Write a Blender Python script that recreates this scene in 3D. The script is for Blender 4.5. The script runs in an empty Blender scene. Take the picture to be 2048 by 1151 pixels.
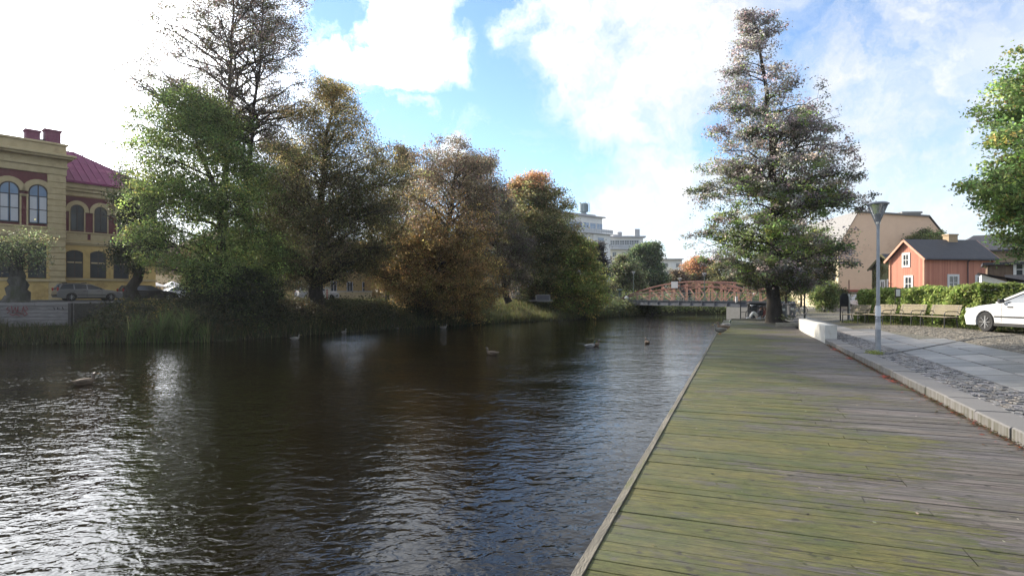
import bpy, math, random
import numpy as np
from mathutils import Vector, Matrix

SC = bpy.context.scene
COL = SC.collection
PI = math.pi
R = math.radians

# ------------------------------------------------------------------ camera
F, CX, HY, EYE = 1180.0, 1024.0, 594.0, 2.4          # focal length and horizon of the 2048 px photo, eye height over the water
cam_data = bpy.data.cameras.new("camera")
cam = bpy.data.objects.new("camera", cam_data)
COL.objects.link(cam)
cam.location = (0, 0, EYE)
cam.rotation_euler = (PI/2, 0, 0)
cam_data.sensor_width = 36.0
cam_data.lens = 36.0*F/2048
cam_data.shift_y = (HY-575.5)/2048
cam_data.clip_start = 0.05
cam_data.clip_end = 4000
SC.camera = cam

# ------------------------------------------------------------------ light
SUN_AZ, SUN_EL = -46.0, 26.0                          # degrees, azimuth from +Y towards +X
sd = Vector((math.sin(R(SUN_AZ))*math.cos(R(SUN_EL)), math.cos(R(SUN_AZ))*math.cos(R(SUN_EL)), math.sin(R(SUN_EL))))
sun_data = bpy.data.lights.new("sun", 'SUN')
sun_data.energy = 5.0
sun_data.angle = R(0.6)
sun_data.color = (1.0, 0.90, 0.76)
sun = bpy.data.objects.new("sun", sun_data)
COL.objects.link(sun)
sun.rotation_euler = sd.to_track_quat('Z', 'Y').to_euler()
sun.location = (-40, 10, 60)

SC.view_settings.view_transform = 'Standard'
SC.view_settings.look = 'None'
SC.view_settings.exposure = 0.78
SC.view_settings.gamma = 1.0
SC.render.engine = 'CYCLES'
SC.cycles.use_denoising = True
SC.cycles.max_bounces = 6
SC.cycles.diffuse_bounces = 3
SC.cycles.glossy_bounces = 3
SC.cycles.transmission_bounces = 4
SC.cycles.transparent_max_bounces = 8
SC.cycles.caustics_reflective = False
SC.cycles.caustics_refractive = False

world = bpy.data.worlds.new("World")
SC.world = world
world.use_nodes = True

def skydir(px, py):
    return Vector(((px-CX)/F, 1.0, (HY-py)/F)).normalized()

def build_sky():
    nt = world.node_tree
    nt.nodes.clear()
    N, L = nt.nodes.new, nt.links.new
    out = N('ShaderNodeOutputWorld')
    sky = N('ShaderNodeTexSky'); sky.sky_type = 'NISHITA'; sky.sun_disc = False
    sky.sun_elevation = R(SUN_EL); sky.sun_rotation = R(SUN_AZ)
    sky.air_density = 1.0; sky.dust_density = 0.1; sky.ozone_density = 3.6; sky.altitude = 600
    bg1 = N('ShaderNodeBackground'); bg1.inputs[1].default_value = 0.15
    L(sky.outputs[0], bg1.inputs[0])
    tc = N('ShaderNodeTexCoord')
    # warp of the direction so that cloud edges are ragged
    n1 = N('ShaderNodeTexNoise'); n1.inputs['Scale'].default_value = 7; n1.inputs['Detail'].default_value = 7; n1.inputs['Roughness'].default_value = .6
    L(tc.outputs['Generated'], n1.inputs['Vector'])
    sub = N('ShaderNodeVectorMath'); sub.operation = 'SUBTRACT'; L(n1.outputs['Color'], sub.inputs[0]); sub.inputs[1].default_value = (.5, .5, .5)
    scl = N('ShaderNodeVectorMath'); scl.operation = 'SCALE'; L(sub.outputs[0], scl.inputs[0]); scl.inputs['Scale'].default_value = .19
    add = N('ShaderNodeVectorMath'); add.operation = 'ADD'; L(tc.outputs['Generated'], add.inputs[0]); L(scl.outputs[0], add.inputs[1])
    warped = add.outputs[0]
    def math_(op, a, b=None, clamp=False):
        m = N('ShaderNodeMath'); m.operation = op; m.use_clamp = clamp
        for i, v in enumerate((a, b)):
            if v is None: continue
            if isinstance(v, (int, float)): m.inputs[i].default_value = v
            else: L(v, m.inputs[i])
        return m.outputs[0]
    def blob(px, py, rad, soft, sy=1.0):
        d = skydir(px, py)
        v = N('ShaderNodeVectorMath'); v.operation = 'SUBTRACT'; L(warped, v.inputs[0]); v.inputs[1].default_value = d
        s = N('ShaderNodeVectorMath'); s.operation = 'MULTIPLY'; L(v.outputs[0], s.inputs[0]); s.inputs[1].default_value = (1, 1, sy)
        ln = N('ShaderNodeVectorMath'); ln.operation = 'LENGTH'; L(s.outputs[0], ln.inputs[0])
        mr = N('ShaderNodeMapRange'); mr.interpolation_type = 'SMOOTHSTEP'
        L(ln.outputs['Value'], mr.inputs[0])
        mr.inputs[1].default_value = rad*.7/F; mr.inputs[2].default_value = (rad+soft*1.55)/F
        mr.inputs[3].default_value = 1; mr.inputs[4].default_value = 0
        return mr.outputs[0]
    # thin broken cover
    n2 = N('ShaderNodeTexNoise'); n2.inputs['Scale'].default_value = 3.2; n2.inputs['Detail'].default_value = 9; n2.inputs['Roughness'].default_value = .62
    mp = N('ShaderNodeMapping'); mp.inputs['Scale'].default_value = (1, 1, 2.2); mp.inputs['Location'].default_value = (3.1, 1.7, .4)
    L(warped, mp.inputs[0]); L(mp.outputs[0], n2.inputs['Vector'])
    mr = N('ShaderNodeMapRange'); L(n2.outputs[0], mr.inputs[0])
    mr.inputs[1].default_value = .36; mr.inputs[2].default_value = .62; mr.inputs[3].default_value = .22; mr.inputs[4].default_value = .92
    sepd = N('ShaderNodeSeparateXYZ'); L(tc.outputs['Generated'], sepd.inputs[0])
    back = N('ShaderNodeMapRange'); L(sepd.outputs[1], back.inputs[0]); back.inputs[1].default_value = -.25; back.inputs[2].default_value = .35; back.inputs[3].default_value = .85; back.inputs[4].default_value = 1
    cover = math_('MULTIPLY', mr.outputs[0], back.outputs[0])
    holes = [(640, 40, 70, 70, 1, .8), (1000, 60, 40, 50, .5, 1.0), (985, 180, 45, 60, .8, .95), (850, 250, 90, 110, 1.6, .8), (1040, 280, 90, 110, 1, .85),
             (1220, 270, 120, 120, 1.6, .8), (1090, 350, 50, 90, 1.2, .7), (1400, 270, 60, 90, 1.2, .6), (1640, 60, 30, 90, .7, .4), (1760, 40, 30, 90, .5, .4),
             (1090, 95, 18, 45, .8, .6), (740, 190, 60, 100, 2, .7), (1000, 340, 60, 90, 1, .7), (1870, 120, 20, 120, .5, .35)]
    hs = None
    for px, py, rd, so, sy, st in holes:
        b = math_('MULTIPLY', blob(px, py, rd, so, sy), st)
        hs = b if hs is None else math_('MAXIMUM', hs, b)
    cover = math_('SUBTRACT', cover, hs, True)
    clouds = [(810, 45, 45, 55, .8, .9), (760, 125, 80, 45, 1.8, .92), (900, 110, 20, 50, 1.2, .8), (1290, 60, 150, 90, .9, 1), (1060, 60, 12, 40, .5, .85), (1260, 160, 60, 70, 1, .9), (910, 285, 30, 16, 1, 1.0), (815, 215, 25, 45, 3.4, .45),
              (100, 200, 300, 170, .9, 1), (1350, 400, 80, 80, 1.2, .9), (1290, 480, 150, 60, 1.6, .95), (1180, 330, 20, 60, 1.2, .35), (1850, 330, 90, 220, .7, .8), (1560, 520, 240, 60, 2.5, .95), (1600, 250, 30, 120, .7, .6)]
    cs = None
    for px, py, rd, so, sy, st in clouds:
        b = math_('MULTIPLY', blob(px, py, rd, so, sy), st)
        cs = b if cs is None else math_('MAXIMUM', cs, b)
    n4 = N('ShaderNodeTexNoise'); n4.inputs['Scale'].default_value = 11; n4.inputs['Detail'].default_value = 10; n4.inputs['Roughness'].default_value = .68; L(warped, n4.inputs['Vector'])
    fr = N('ShaderNodeMapRange'); L(n4.outputs[0], fr.inputs[0]); fr.inputs[1].default_value = .3; fr.inputs[2].default_value = .7; fr.inputs[3].default_value = -.68; fr.inputs[4].default_value = .34
    cs = math_('MULTIPLY', math_('ADD', cs, fr.outputs[0], True), math_('MULTIPLY', cs, 1.6, True), True)
    cover = math_('MAXIMUM', cover, cs)
    # clouds are brightest round the sun
    dot = N('ShaderNodeVectorMath'); dot.operation = 'DOT_PRODUCT'; L(tc.outputs['Generated'], dot.inputs[0]); dot.inputs[1].default_value = sd
    glow = math_('POWER', math_('MAXIMUM', dot.outputs['Value'], 0.0), 9.0)
    stren = math_('MULTIPLY_ADD', glow, 4.2)
    stren.node.inputs[2].default_value = .62
    n3 = N('ShaderNodeTexNoise'); n3.inputs['Scale'].default_value = 5; n3.inputs['Detail'].default_value = 8
    L(warped, n3.inputs['Vector'])
    mr3 = N('ShaderNodeMapRange'); L(n3.outputs[0], mr3.inputs[0]); mr3.inputs[1].default_value = .3; mr3.inputs[2].default_value = .6; mr3.inputs[3].default_value = .95; mr3.inputs[4].default_value = 1.06
    # under-lit clouds low behind the viewer are a little dimmer
    bg2 = N('ShaderNodeBackground'); bg2.inputs[0].default_value = (.97, .985, 1.0, 1)
    L(math_('MULTIPLY', stren, mr3.outputs[0]), bg2.inputs[1])
    mix = N('ShaderNodeMixShader')
    L(cover, mix.inputs[0]); L(bg1.outputs[0], mix.inputs[1]); L(bg2.outputs[0], mix.inputs[2])
    L(mix.outputs[0], out.inputs[0])
build_sky()

# ------------------------------------------------------------------ where things are
def W(px, Z): return (px-CX)/F*Z
def H(py, Z): return EYE+(HY-py)*Z/F
def Zg(py, z): return (EYE-z)*F/(py-HY)
def at(px, Z, z=0.0): return (W(px, Z), Z, z)
AX = math.atan2(451, F)                               # the boardwalk runs 20.9 degrees right of straight ahead
SA, CA = math.sin(AX), math.cos(AX)
def uv(u, v, z=0.0): return (u*SA+v*CA, u*CA-v*SA, z)
def to_uv(x, y): return (x*SA+y*CA, x*CA-y*SA)
DECK, KERB = EYE-1.55, EYE-1.40
LEFT = 2.0                                            # street level on the far bank
def sm(t): t = max(0, min(1, t)); return t*t*(3-2*t)
def street(x, y):                                     # the square on the near bank rises gently towards the hedge
    u, v = to_uv(x, y)
    return KERB-.03+.20*sm((v-3.2)/4.0)-.06*sm((u-30)/20)*sm((v-3.2)/4.0)

# ------------------------------------------------------------------ materials
_mats = {}
def nodes_mat(name):
    m = bpy.data.materials.new(name); m.use_nodes = True
    nt = m.node_tree; b = nt.nodes['Principled BSDF']
    return m, nt, b
def S(b, **kw):
    for k, v in kw.items():
        k = k.replace('_', ' ')
        if k in b.inputs: b.inputs[k].default_value = v
def rgb(c): return (c[0], c[1], c[2], 1)

def pm(name, c1, c2=None, scale=4.0, rough=.8, bump=0.0, bscale=None, stretch=(1, 1, 1), metal=0.0, spec=.5, c3=None, s3=.7, coat=0.0, t3=(.55, .7), detail=6):
    """a mottled paint, stone or metal: two colours mixed by noise, a third one in larger stains, fine bump"""
    if name in _mats: return _mats[name]
    m, nt, b = nodes_mat(name)
    N, L = nt.nodes.new, nt.links.new
    S(b, Roughness=rough, Metallic=metal, Specular_IOR_Level=spec, Coat_Weight=coat)
    c2 = c2 or tuple(x*.8 for x in c1)
    tc = N('ShaderNodeTexCoord'); mp = N('ShaderNodeMapping'); mp.inputs['Scale'].default_value = stretch
    L(tc.outputs['Object'], mp.inputs[0])
    n = N('ShaderNodeTexNoise'); n.inputs['Scale'].default_value = scale; n.inputs['Detail'].default_value = detail; n.inputs['Roughness'].default_value = .65
    L(mp.outputs[0], n.inputs['Vector'])
    mr = N('ShaderNodeMapRange'); L(n.outputs[0], mr.inputs[0]); mr.inputs[1].default_value = .33; mr.inputs[2].default_value = .67
    mx = N('ShaderNodeMix'); mx.data_type = 'RGBA'; L(mr.outputs[0], mx.inputs[0]); mx.inputs[6].default_value = rgb(c1); mx.inputs[7].default_value = rgb(c2)
    col = mx.outputs[2]
    if c3:
        n3 = N('ShaderNodeTexNoise'); n3.inputs['Scale'].default_value = s3; n3.inputs['Detail'].default_value = 8; n3.inputs['Roughness'].default_value = .7
        L(mp.outputs[0], n3.inputs['Vector'])
        m3 = N('ShaderNodeMapRange'); L(n3.outputs[0], m3.inputs[0]); m3.inputs[1].default_value = t3[0]; m3.inputs[2].default_value = t3[1]
        x3 = N('ShaderNodeMix'); x3.data_type = 'RGBA'; L(m3.outputs[0], x3.inputs[0]); L(col, x3.inputs[6]); x3.inputs[7].default_value = rgb(c3)
        col = x3.outputs[2]
    L(col, b.inputs['Base Color'])
    if bump:
        nb = N('ShaderNodeTexNoise'); nb.inputs['Scale'].default_value = bscale or scale*4; nb.inputs['Detail'].default_value = 5
        L(mp.outputs[0], nb.inputs['Vector'])
        bp = N('ShaderNodeBump'); bp.inputs['Strength'].default_value = bump; bp.inputs['Distance'].default_value = .03
        L(nb.outputs[0], bp.inputs['Height']); L(bp.outputs[0], b.inputs['Normal'])
    _mats[name] = m
    return m

def leaf_mat(name, trans=.5, rough=.55):
    """leaves carry their own colour in the attribute 'leaf'"""
    if name in _mats: return _mats[name]
    m, nt, b = nodes_mat(name)
    N, L = nt.nodes.new, nt.links.new
    a = N('ShaderNodeAttribute'); a.attribute_name = 'leaf'
    L(a.outputs['Color'], b.inputs['Base Color'])
    S(b, Roughness=rough, Specular_IOR_Level=.4)
    tr = N('ShaderNodeBsdfTranslucent')
    hsv = N('ShaderNodeHueSaturation'); hsv.inputs['Saturation'].default_value = .92; hsv.inputs['Value'].default_value = 2.1
    L(a.outputs['Color'], hsv.inputs['Color']); L(hsv.outputs[0], tr.inputs[0])
    mx = N('ShaderNodeMixShader'); mx.inputs[0].default_value = trans
    L(b.outputs[0], mx.inputs[1]); L(tr.outputs[0], mx.inputs[2])
    L(mx.outputs[0], nt.nodes['Material Output'].inputs[0])
    _mats[name] = m
    return m

def bark_mat(name, c1, c2, moss=None):
    return pm(name, c1, c2, scale=5, rough=.95, bump=.9, bscale=9, stretch=(1, 1, .25), spec=.15, c3=moss, s3=1.3)

def glass_mat(name, tint=(.03, .035, .04), rough=.06):
    if name in _mats: return _mats[name]
    m, nt, b = nodes_mat(name)
    N, L = nt.nodes.new, nt.links.new
    S(b, Roughness=rough, Specular_IOR_Level=.9)
    tc = N('ShaderNodeTexCoord'); n = N('ShaderNodeTexNoise'); n.inputs['Scale'].default_value = 1.1; n.inputs['Detail'].default_value = 3
    L(tc.outputs['Object'], n.inputs['Vector'])
    mx = N('ShaderNodeMix'); mx.data_type = 'RGBA'; L(n.outputs[0], mx.inputs[0]); mx.inputs[6].default_value = rgb(tint); mx.inputs[7].default_value = rgb(tuple(x*2.2 for x in tint))
    L(mx.outputs[2], b.inputs['Base Color'])
    bp = N('ShaderNodeBump'); bp.inputs['Strength'].default_value = .12; bp.inputs['Distance'].default_value = .05
    L(n.outputs[0], bp.inputs['Height']); L(bp.outputs[0], b.inputs['Normal'])
    _mats[name] = m
    return m

def attr_mat(name, attr, rough=.8, bump=.3, bscale=30, stretch=(1, 1, 1), vary=.25, vscale=6, spec=.3):
    """base colour from a face attribute, varied by fine noise"""
    if name in _mats: return _mats[name]
    m, nt, b = nodes_mat(name)
    N, L = nt.nodes.new, nt.links.new
    S(b, Roughness=rough, Specular_IOR_Level=spec)
    a = N('ShaderNodeAttribute'); a.attribute_name = attr
    tc = N('ShaderNodeTexCoord'); mp = N('ShaderNodeMapping'); mp.inputs['Scale'].default_value = stretch
    L(tc.outputs['Object'], mp.inputs[0])
    n = N('ShaderNodeTexNoise'); n.inputs['Scale'].default_value = vscale; n.inputs['Detail'].default_value = 8; n.inputs['Roughness'].default_value = .7
    L(mp.outputs[0], n.inputs['Vector'])
    mr = N('ShaderNodeMapRange'); L(n.outputs[0], mr.inputs[0]); mr.inputs[1].default_value = .3; mr.inputs[2].default_value = .7; mr.inputs[3].default_value = 1-vary; mr.inputs[4].default_value = 1+vary
    vm = N('ShaderNodeVectorMath'); vm.operation = 'SCALE'; L(a.outputs['Color'], vm.inputs[0]); L(mr.outputs[0], vm.inputs['Scale'])
    L(vm.outputs[0], b.inputs['Base Color'])
    nb = N('ShaderNodeTexNoise'); nb.inputs['Scale'].default_value = bscale; nb.inputs['Detail'].default_value = 4
    L(mp.outputs[0], nb.inputs['Vector'])
    bp = N('ShaderNodeBump'); bp.inputs['Strength'].default_value = bump; bp.inputs['Distance'].default_value = .01
    L(nb.outputs[0], bp.inputs['Height']); L(bp.outputs[0], b.inputs['Normal'])
    _mats[name] = m
    return m

# ------------------------------------------------------------------ objects
def tag(o, label=None, cat=None, group=None, kind=None):
    if label: o['label'] = label
    if cat: o['category'] = cat
    if group: o['group'] = group
    if kind: o['kind'] = kind
    return o
def thing(name, label, cat, loc=(0, 0, 0), rz=0.0, group=None):
    o = bpy.data.objects.new(name, None); COL.objects.link(o)
    o.location = loc; o.rotation_euler = (0, 0, rz); o.empty_display_size = .3
    return tag(o, label, cat, group)
def link(name, me, mat=None, parent=None, smooth=False):
    o = bpy.data.objects.new(name, me); COL.objects.link(o)
    if mat is not None:
        for m_ in (mat if isinstance(mat, (list, tuple)) else [mat]): me.materials.append(m_)
    if parent is not None: o.parent = parent
    if smooth and len(me.polygons): me.polygons.foreach_set('use_smooth', [True]*len(me.polygons))
    return o
def copy_tree(o, parent=None):
    c = o.copy(); COL.objects.link(c)
    if parent is not None: c.parent = parent
    for ch in list(o.children): copy_tree(ch, c)
    return c

class MB:
    """collects shapes and links them as one mesh object"""
    def __init__(s): s.v = []; s.f = []; s.mi = []
    def add(s, vs, fs, mi=0):
        k = len(s.v); s.v += [tuple(p) for p in vs]; s.f += [tuple(k+i for i in f) for f in fs]; s.mi += [mi]*len(fs)
    def box(s, c, d, rz=0, mi=0, rx=0, ry=0):
        hx, hy, hz = d[0]/2, d[1]/2, d[2]/2
        vs = [Vector((x, y, z)) for z in (-hz, hz) for x, y in ((-hx, -hy), (hx, -hy), (hx, hy), (-hx, hy))]
        if rz or rx or ry:
            M = Matrix.Rotation(rz, 3, 'Z') @ Matrix.Rotation(ry, 3, 'Y') @ Matrix.Rotation(rx, 3, 'X')
            vs = [M @ p for p in vs]
        s.add([p+Vector(c) for p in vs], [(3, 2, 1, 0), (4, 5, 6, 7), (0, 1, 5, 4), (1, 2, 6, 5), (2, 3, 7, 6), (3, 0, 4, 7)], mi)
    def b2(s, x0, x1, y0, y1, z0, z1, mi=0): s.box(((x0+x1)/2, (y0+y1)/2, (z0+z1)/2), (x1-x0, y1-y0, z1-z0), mi=mi)
    def beam(s, p, q, w, h=None, mi=0):
        """a square bar from p to q"""
        h = h or w; p, q = Vector(p), Vector(q); d = (q-p); L_ = d.length
        if L_ < 1e-6: return
        d /= L_; up = Vector((0, 0, 1)) if abs(d.z) < .95 else Vector((0, 1, 0))
        a = d.cross(up).normalized()*w/2; b_ = a.cross(d).normalized()*h/2
        vs = [p-a-b_, p+a-b_, p+a+b_, p-a+b_, q-a-b_, q+a-b_, q+a+b_, q-a+b_]
        s.add(vs, [(0, 1, 2, 3), (7, 6, 5, 4), (0, 4, 5, 1), (1, 5, 6, 2), (2, 6, 7, 3), (3, 7, 4, 0)], mi)
    def tube(s, pts, rad, n=8, mi=0, cap=True, closed=False):
        pts = [Vector(p) for p in pts]
        if not isinstance(rad, (list, tuple, np.ndarray)): rad = [rad]*len(pts)
        k = len(s.v); m_ = len(pts); pa = None
        for i, p in enumerate(pts):
            if closed: d = pts[(i+1) % m_]-pts[i-1]
            else: d = pts[min(i+1, m_-1)]-pts[max(i-1, 0)]
            d = d.normalized() if d.length > 1e-9 else Vector((0, 0, 1))
            if pa is None:
                ref = Vector((0, 0, 1)) if abs(d.z) < .9 else Vector((1, 0, 0))
                pa = d.cross(ref).normalized()
            else:
                pa = (pa-d*pa.dot(d))
                pa = pa.normalized() if pa.length > 1e-6 else d.orthogonal().normalized()
            pb = d.cross(pa)
            for j in range(n):
                t = 2*PI*j/n
                s.v.append(tuple(p+(pa*math.cos(t)+pb*math.sin(t))*rad[i]))
        rng_ = range(m_) if closed else range(m_-1)
        for i in rng_:
            i2 = (i+1) % m_
            for j in range(n):
                s.f.append((k+i*n+j, k+i*n+(j+1) % n, k+i2*n+(j+1) % n, k+i2*n+j)); s.mi.append(mi)
        if cap and not closed:
            s.f.append(tuple(k+j for j in reversed(range(n)))); s.mi.append(mi)
            s.f.append(tuple(k+(m_-1)*n+j for j in range(n))); s.mi.append(mi)
    def lathe(s, prof, n=16, c=(0, 0, 0), mi=0, axis='z'):
        """profile of (radius, height)"""
        k = len(s.v)
        for r, z in prof:
            for j in range(n):
                t = 2*PI*j/n; x, y = r*math.cos(t), r*math.sin(t)
                p = (x, y, z) if axis == 'z' else ((x, z, y) if axis == 'y' else (z, x, y))
                s.v.append((p[0]+c[0], p[1]+c[1], p[2]+c[2]))
        for i in range(len(prof)-1):
            for j in range(n):
                s.f.append((k+i*n+j, k+i*n+(j+1) % n, k+(i+1)*n+(j+1) % n, k+(i+1)*n+j)); s.mi.append(mi)
        s.f.append(tuple(k+j for j in range(n))); s.mi.append(mi)
        s.f.append(tuple(k+(len(prof)-1)*n+j for j in range(n))); s.mi.append(mi)
    def ball(s, c, r, n=10, mi=0):
        rx, ry, rz = (r, r, r) if isinstance(r, (int, float)) else r
        k = len(s.v); m_ = max(4, n//2+1)
        s.v.append((c[0], c[1], c[2]-rz))
        for i in range(1, m_):
            a = PI*i/m_
            for j in range(n):
                t = 2*PI*j/n
                s.v.append((c[0]+rx*math.sin(a)*math.cos(t), c[1]+ry*math.sin(a)*math.sin(t), c[2]-rz*math.cos(a)))
        s.v.append((c[0], c[1], c[2]+rz)); top = len(s.v)-1
        for j in range(n):
            s.f.append((k, k+1+(j+1) % n, k+1+j)); s.mi.append(mi)
            s.f.append((top, k+1+(m_-2)*n+j, k+1+(m_-2)*n+(j+1) % n)); s.mi.append(mi)
        for i in range(m_-2):
            for j in range(n):
                a = k+1+i*n
                s.f.append((a+j, a+(j+1) % n, a+n+(j+1) % n, a+n+j)); s.mi.append(mi)
    def prism(s, poly, y0, y1, mi=0, plane='xz'):
        """outline in a plane, with thickness along the third axis"""
        n = len(poly)
        def P(p, t): return (p[0], t, p[1]) if plane == 'xz' else ((p[0], p[1], t) if plane == 'xy' else (t, p[0], p[1]))
        vs = [P(p, y0) for p in poly]+[P(p, y1) for p in poly]
        fs = [tuple(range(n)), tuple(range(2*n-1, n-1, -1))]+[(i, i+n, (i+1) % n+n, (i+1) % n) for i in range(n)]
        s.add(vs, fs, mi)
    def obj(s, name, mat=None, parent=None, smooth=False, bevel=0.0, seg=1):
        me = bpy.data.meshes.new(name); me.from_pydata(s.v, [], s.f)
        if any(s.mi): me.polygons.foreach_set('material_index', s.mi)
        me.update()
        o = link(name, me, mat, parent, smooth)
        if bevel:
            b = o.modifiers.new('bevel', 'BEVEL'); b.width = bevel; b.segments = seg; b.limit_method = 'ANGLE'; b.angle_limit = R(40)
        return o
def face_colors(o, cols, attr):
    a = o.data.attributes.new(attr, 'FLOAT_COLOR', 'FACE')
    c = np.ones((len(o.data.polygons), 4), dtype=np.float32); c[:, :3] = cols
    a.data.foreach_set('color', c.ravel())
def np_mesh(name, V, nq, k=4):
    """mesh of nq faces with k corners each, the corners in order"""
    me = bpy.data.meshes.new(name)
    me.vertices.add(len(V)); me.vertices.foreach_set('co', V.astype(np.float32).ravel())
    me.loops.add(nq*k); me.loops.foreach_set('vertex_index', np.arange(nq*k, dtype=np.int32))
    me.polygons.add(nq); me.polygons.foreach_set('loop_start', np.arange(0, nq*k, k, dtype=np.int32)); me.polygons.foreach_set('loop_total', np.full(nq, k, dtype=np.int32))
    me.update(calc_edges=True)
    return me

# ------------------------------------------------------------------ ground, water, boardwalk
random.seed(5)
RNG = np.random.default_rng(11)
# waterline of the far bank, from left to right, going away
WL = [(-300, -20), (-90, 16), (-60, 22.5), (-40, 27.4), (-30, 29.6), (-23, 30.5), (-16.5, 31.6), (-13.4, 36), (-9.6, 42.8), (-5.1, 49), (0, 55.3), (6.2, 62.4), (11.5, 69.5), (16, 76), (20, 80.5), (26, 83.2), (34, 84.6), (46, 85.4), (70, 86), (400, 90)]
def resample(pl, step):
    out = []
    for (a, b) in zip(pl[:-1], pl[1:]):
        n = max(1, int(min(math.dist(a, b), 120)/step))
        for i in range(n): out.append((a[0]+(b[0]-a[0])*i/n, a[1]+(b[1]-a[1])*i/n))
    out.append(pl[-1]); return out
def bank_profile(d):                                  # height over the water against distance inland
    pts = [(-3, -.9), (-.6, -.25), (0, .02), (.5, .28), (1.6, .62), (3.2, 1.15), (5, 1.72), (6.4, 1.95), (8, 2.0), (2000, 2.0)]
    for a, b in zip(pts[:-1], pts[1:]):
        if d <= b[0]: return a[1]+(b[1]-a[1])*(d-a[0])/(b[0]-a[0])
    return 2.0
def far_bank():
    pl = resample(WL, 1.2); n = len(pl)
    nor = []
    for i in range(n):
        a, b = pl[max(0, i-4)], pl[min(n-1, i+4)]
        d = (b[0]-a[0], b[1]-a[1]); l = math.hypot(*d); nor.append((-d[1]/l, d[0]/l))
    ds = [-3, -.6, 0, .5, 1.0, 1.6, 2.4, 3.2, 4, 5, 6.4, 8, 14]
    mb = MB(); rnd = random.Random(3)
    for i in range(n):
        for d in ds:
            j = (rnd.uniform(-.10, .10) if 0 < d < 8 else 0)
            mb.v.append((pl[i][0]+nor[i][0]*(d+j), pl[i][1]+nor[i][1]*(d+j), bank_profile(d)+(rnd.uniform(-.07, .07) if .4 < d < 7 else 0)))
    m = len(ds)
    for i in range(n-1):
        for k in range(m-1): mb.f.append((i*m+k, (i+1)*m+k, (i+1)*m+k+1, i*m+k+1)); mb.mi.append(0)
    # out to the horizon
    k0 = len(mb.v)
    for i in range(n):
        x, y = mb.v[i*m+m-1][:2]; mb.v.append((x*1.0+nor[i][0]*0, y, 1.999))
    for i in range(n):
        x, y = pl[i]; l = math.hypot(x, y); mb.v.append((x/l*3000, y/l*3000, 1.99))
    for i in range(n-1): mb.f.append((k0+i, k0+i+1, k0+n+i+1, k0+n+i)); mb.mi.append(0)
    g = pm('bank_earth', (.030, .032, .014), (.022, .019, .012), scale=1.2, rough=1, bump=1, bscale=12, spec=.1, c3=(.035, .05, .015), s3=.5)
    return tag(mb.obj('far_bank_ground', g, smooth=True), kind='structure')
far_bank()

def water():
    m, nt, b = nodes_mat('river_water')
    N, L = nt.nodes.new, nt.links.new
    S(b, Base_Color=(.0055, .0040, .0016, 1), Roughness=.012, IOR=1.333, Specular_IOR_Level=.36)
    tc = N('ShaderNodeTexCoord')
    def ns(scale, st, rot, detail, rough=.5, dist=0):
        mp = N('ShaderNodeMapping'); mp.inputs['Scale'].default_value = st; mp.inputs['Rotation'].default_value = (0, 0, rot)
        L(tc.outputs['Object'], mp.inputs[0])
        n = N('ShaderNodeTexNoise'); n.inputs['Scale'].default_value = scale; n.inputs['Detail'].default_value = detail; n.inputs['Roughness'].default_value = rough; n.inputs['Distortion'].default_value = dist
        L(mp.outputs[0], n.inputs['Vector']); return n.outputs[0]
    a = ns(2.6, (1, 1.45, 1), R(14), 3, .5, .5)
    c = ns(7.5, (1, 1.3, 1), R(-14), 2, .5, .3)
    d = ns(.33, (1, 1.6, 1), R(30), 2)
    # calmer and rougher patches, as wind leaves them
    mr = N('ShaderNodeMapRange'); L(d, mr.inputs[0]); mr.inputs[1].default_value = .35; mr.inputs[2].default_value = .65; mr.inputs[3].default_value = .55; mr.inputs[4].default_value = 1.15
    mu = N('ShaderNodeMath'); mu.operation = 'MULTIPLY'; L(c, mu.inputs[0]); mu.inputs[1].default_value = .36
    ad = N('ShaderNodeMath'); ad.operation = 'ADD'; L(a, ad.inputs[0]); L(mu.outputs[0], ad.inputs[1])
    m2 = N('ShaderNodeMath'); m2.operation = 'MULTIPLY'; L(ad.outputs[0], m2.inputs[0]); L(mr.outputs[0], m2.inputs[1])
    bp = N('ShaderNodeBump'); bp.inputs['Strength'].default_value = 1.0; bp.inputs['Distance'].default_value = .026
    L(m2.outputs[0], bp.inputs['Height']); L(bp.outputs[0], b.inputs['Normal'])
    mb = MB(); mb.add([(-500, -300, 0), (700, -300, 0), (700, 120, 0), (-500, 120, 0)], [(0, 1, 2, 3)])
    return tag(mb.obj('river_water', m), kind='structure')
water()

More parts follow.
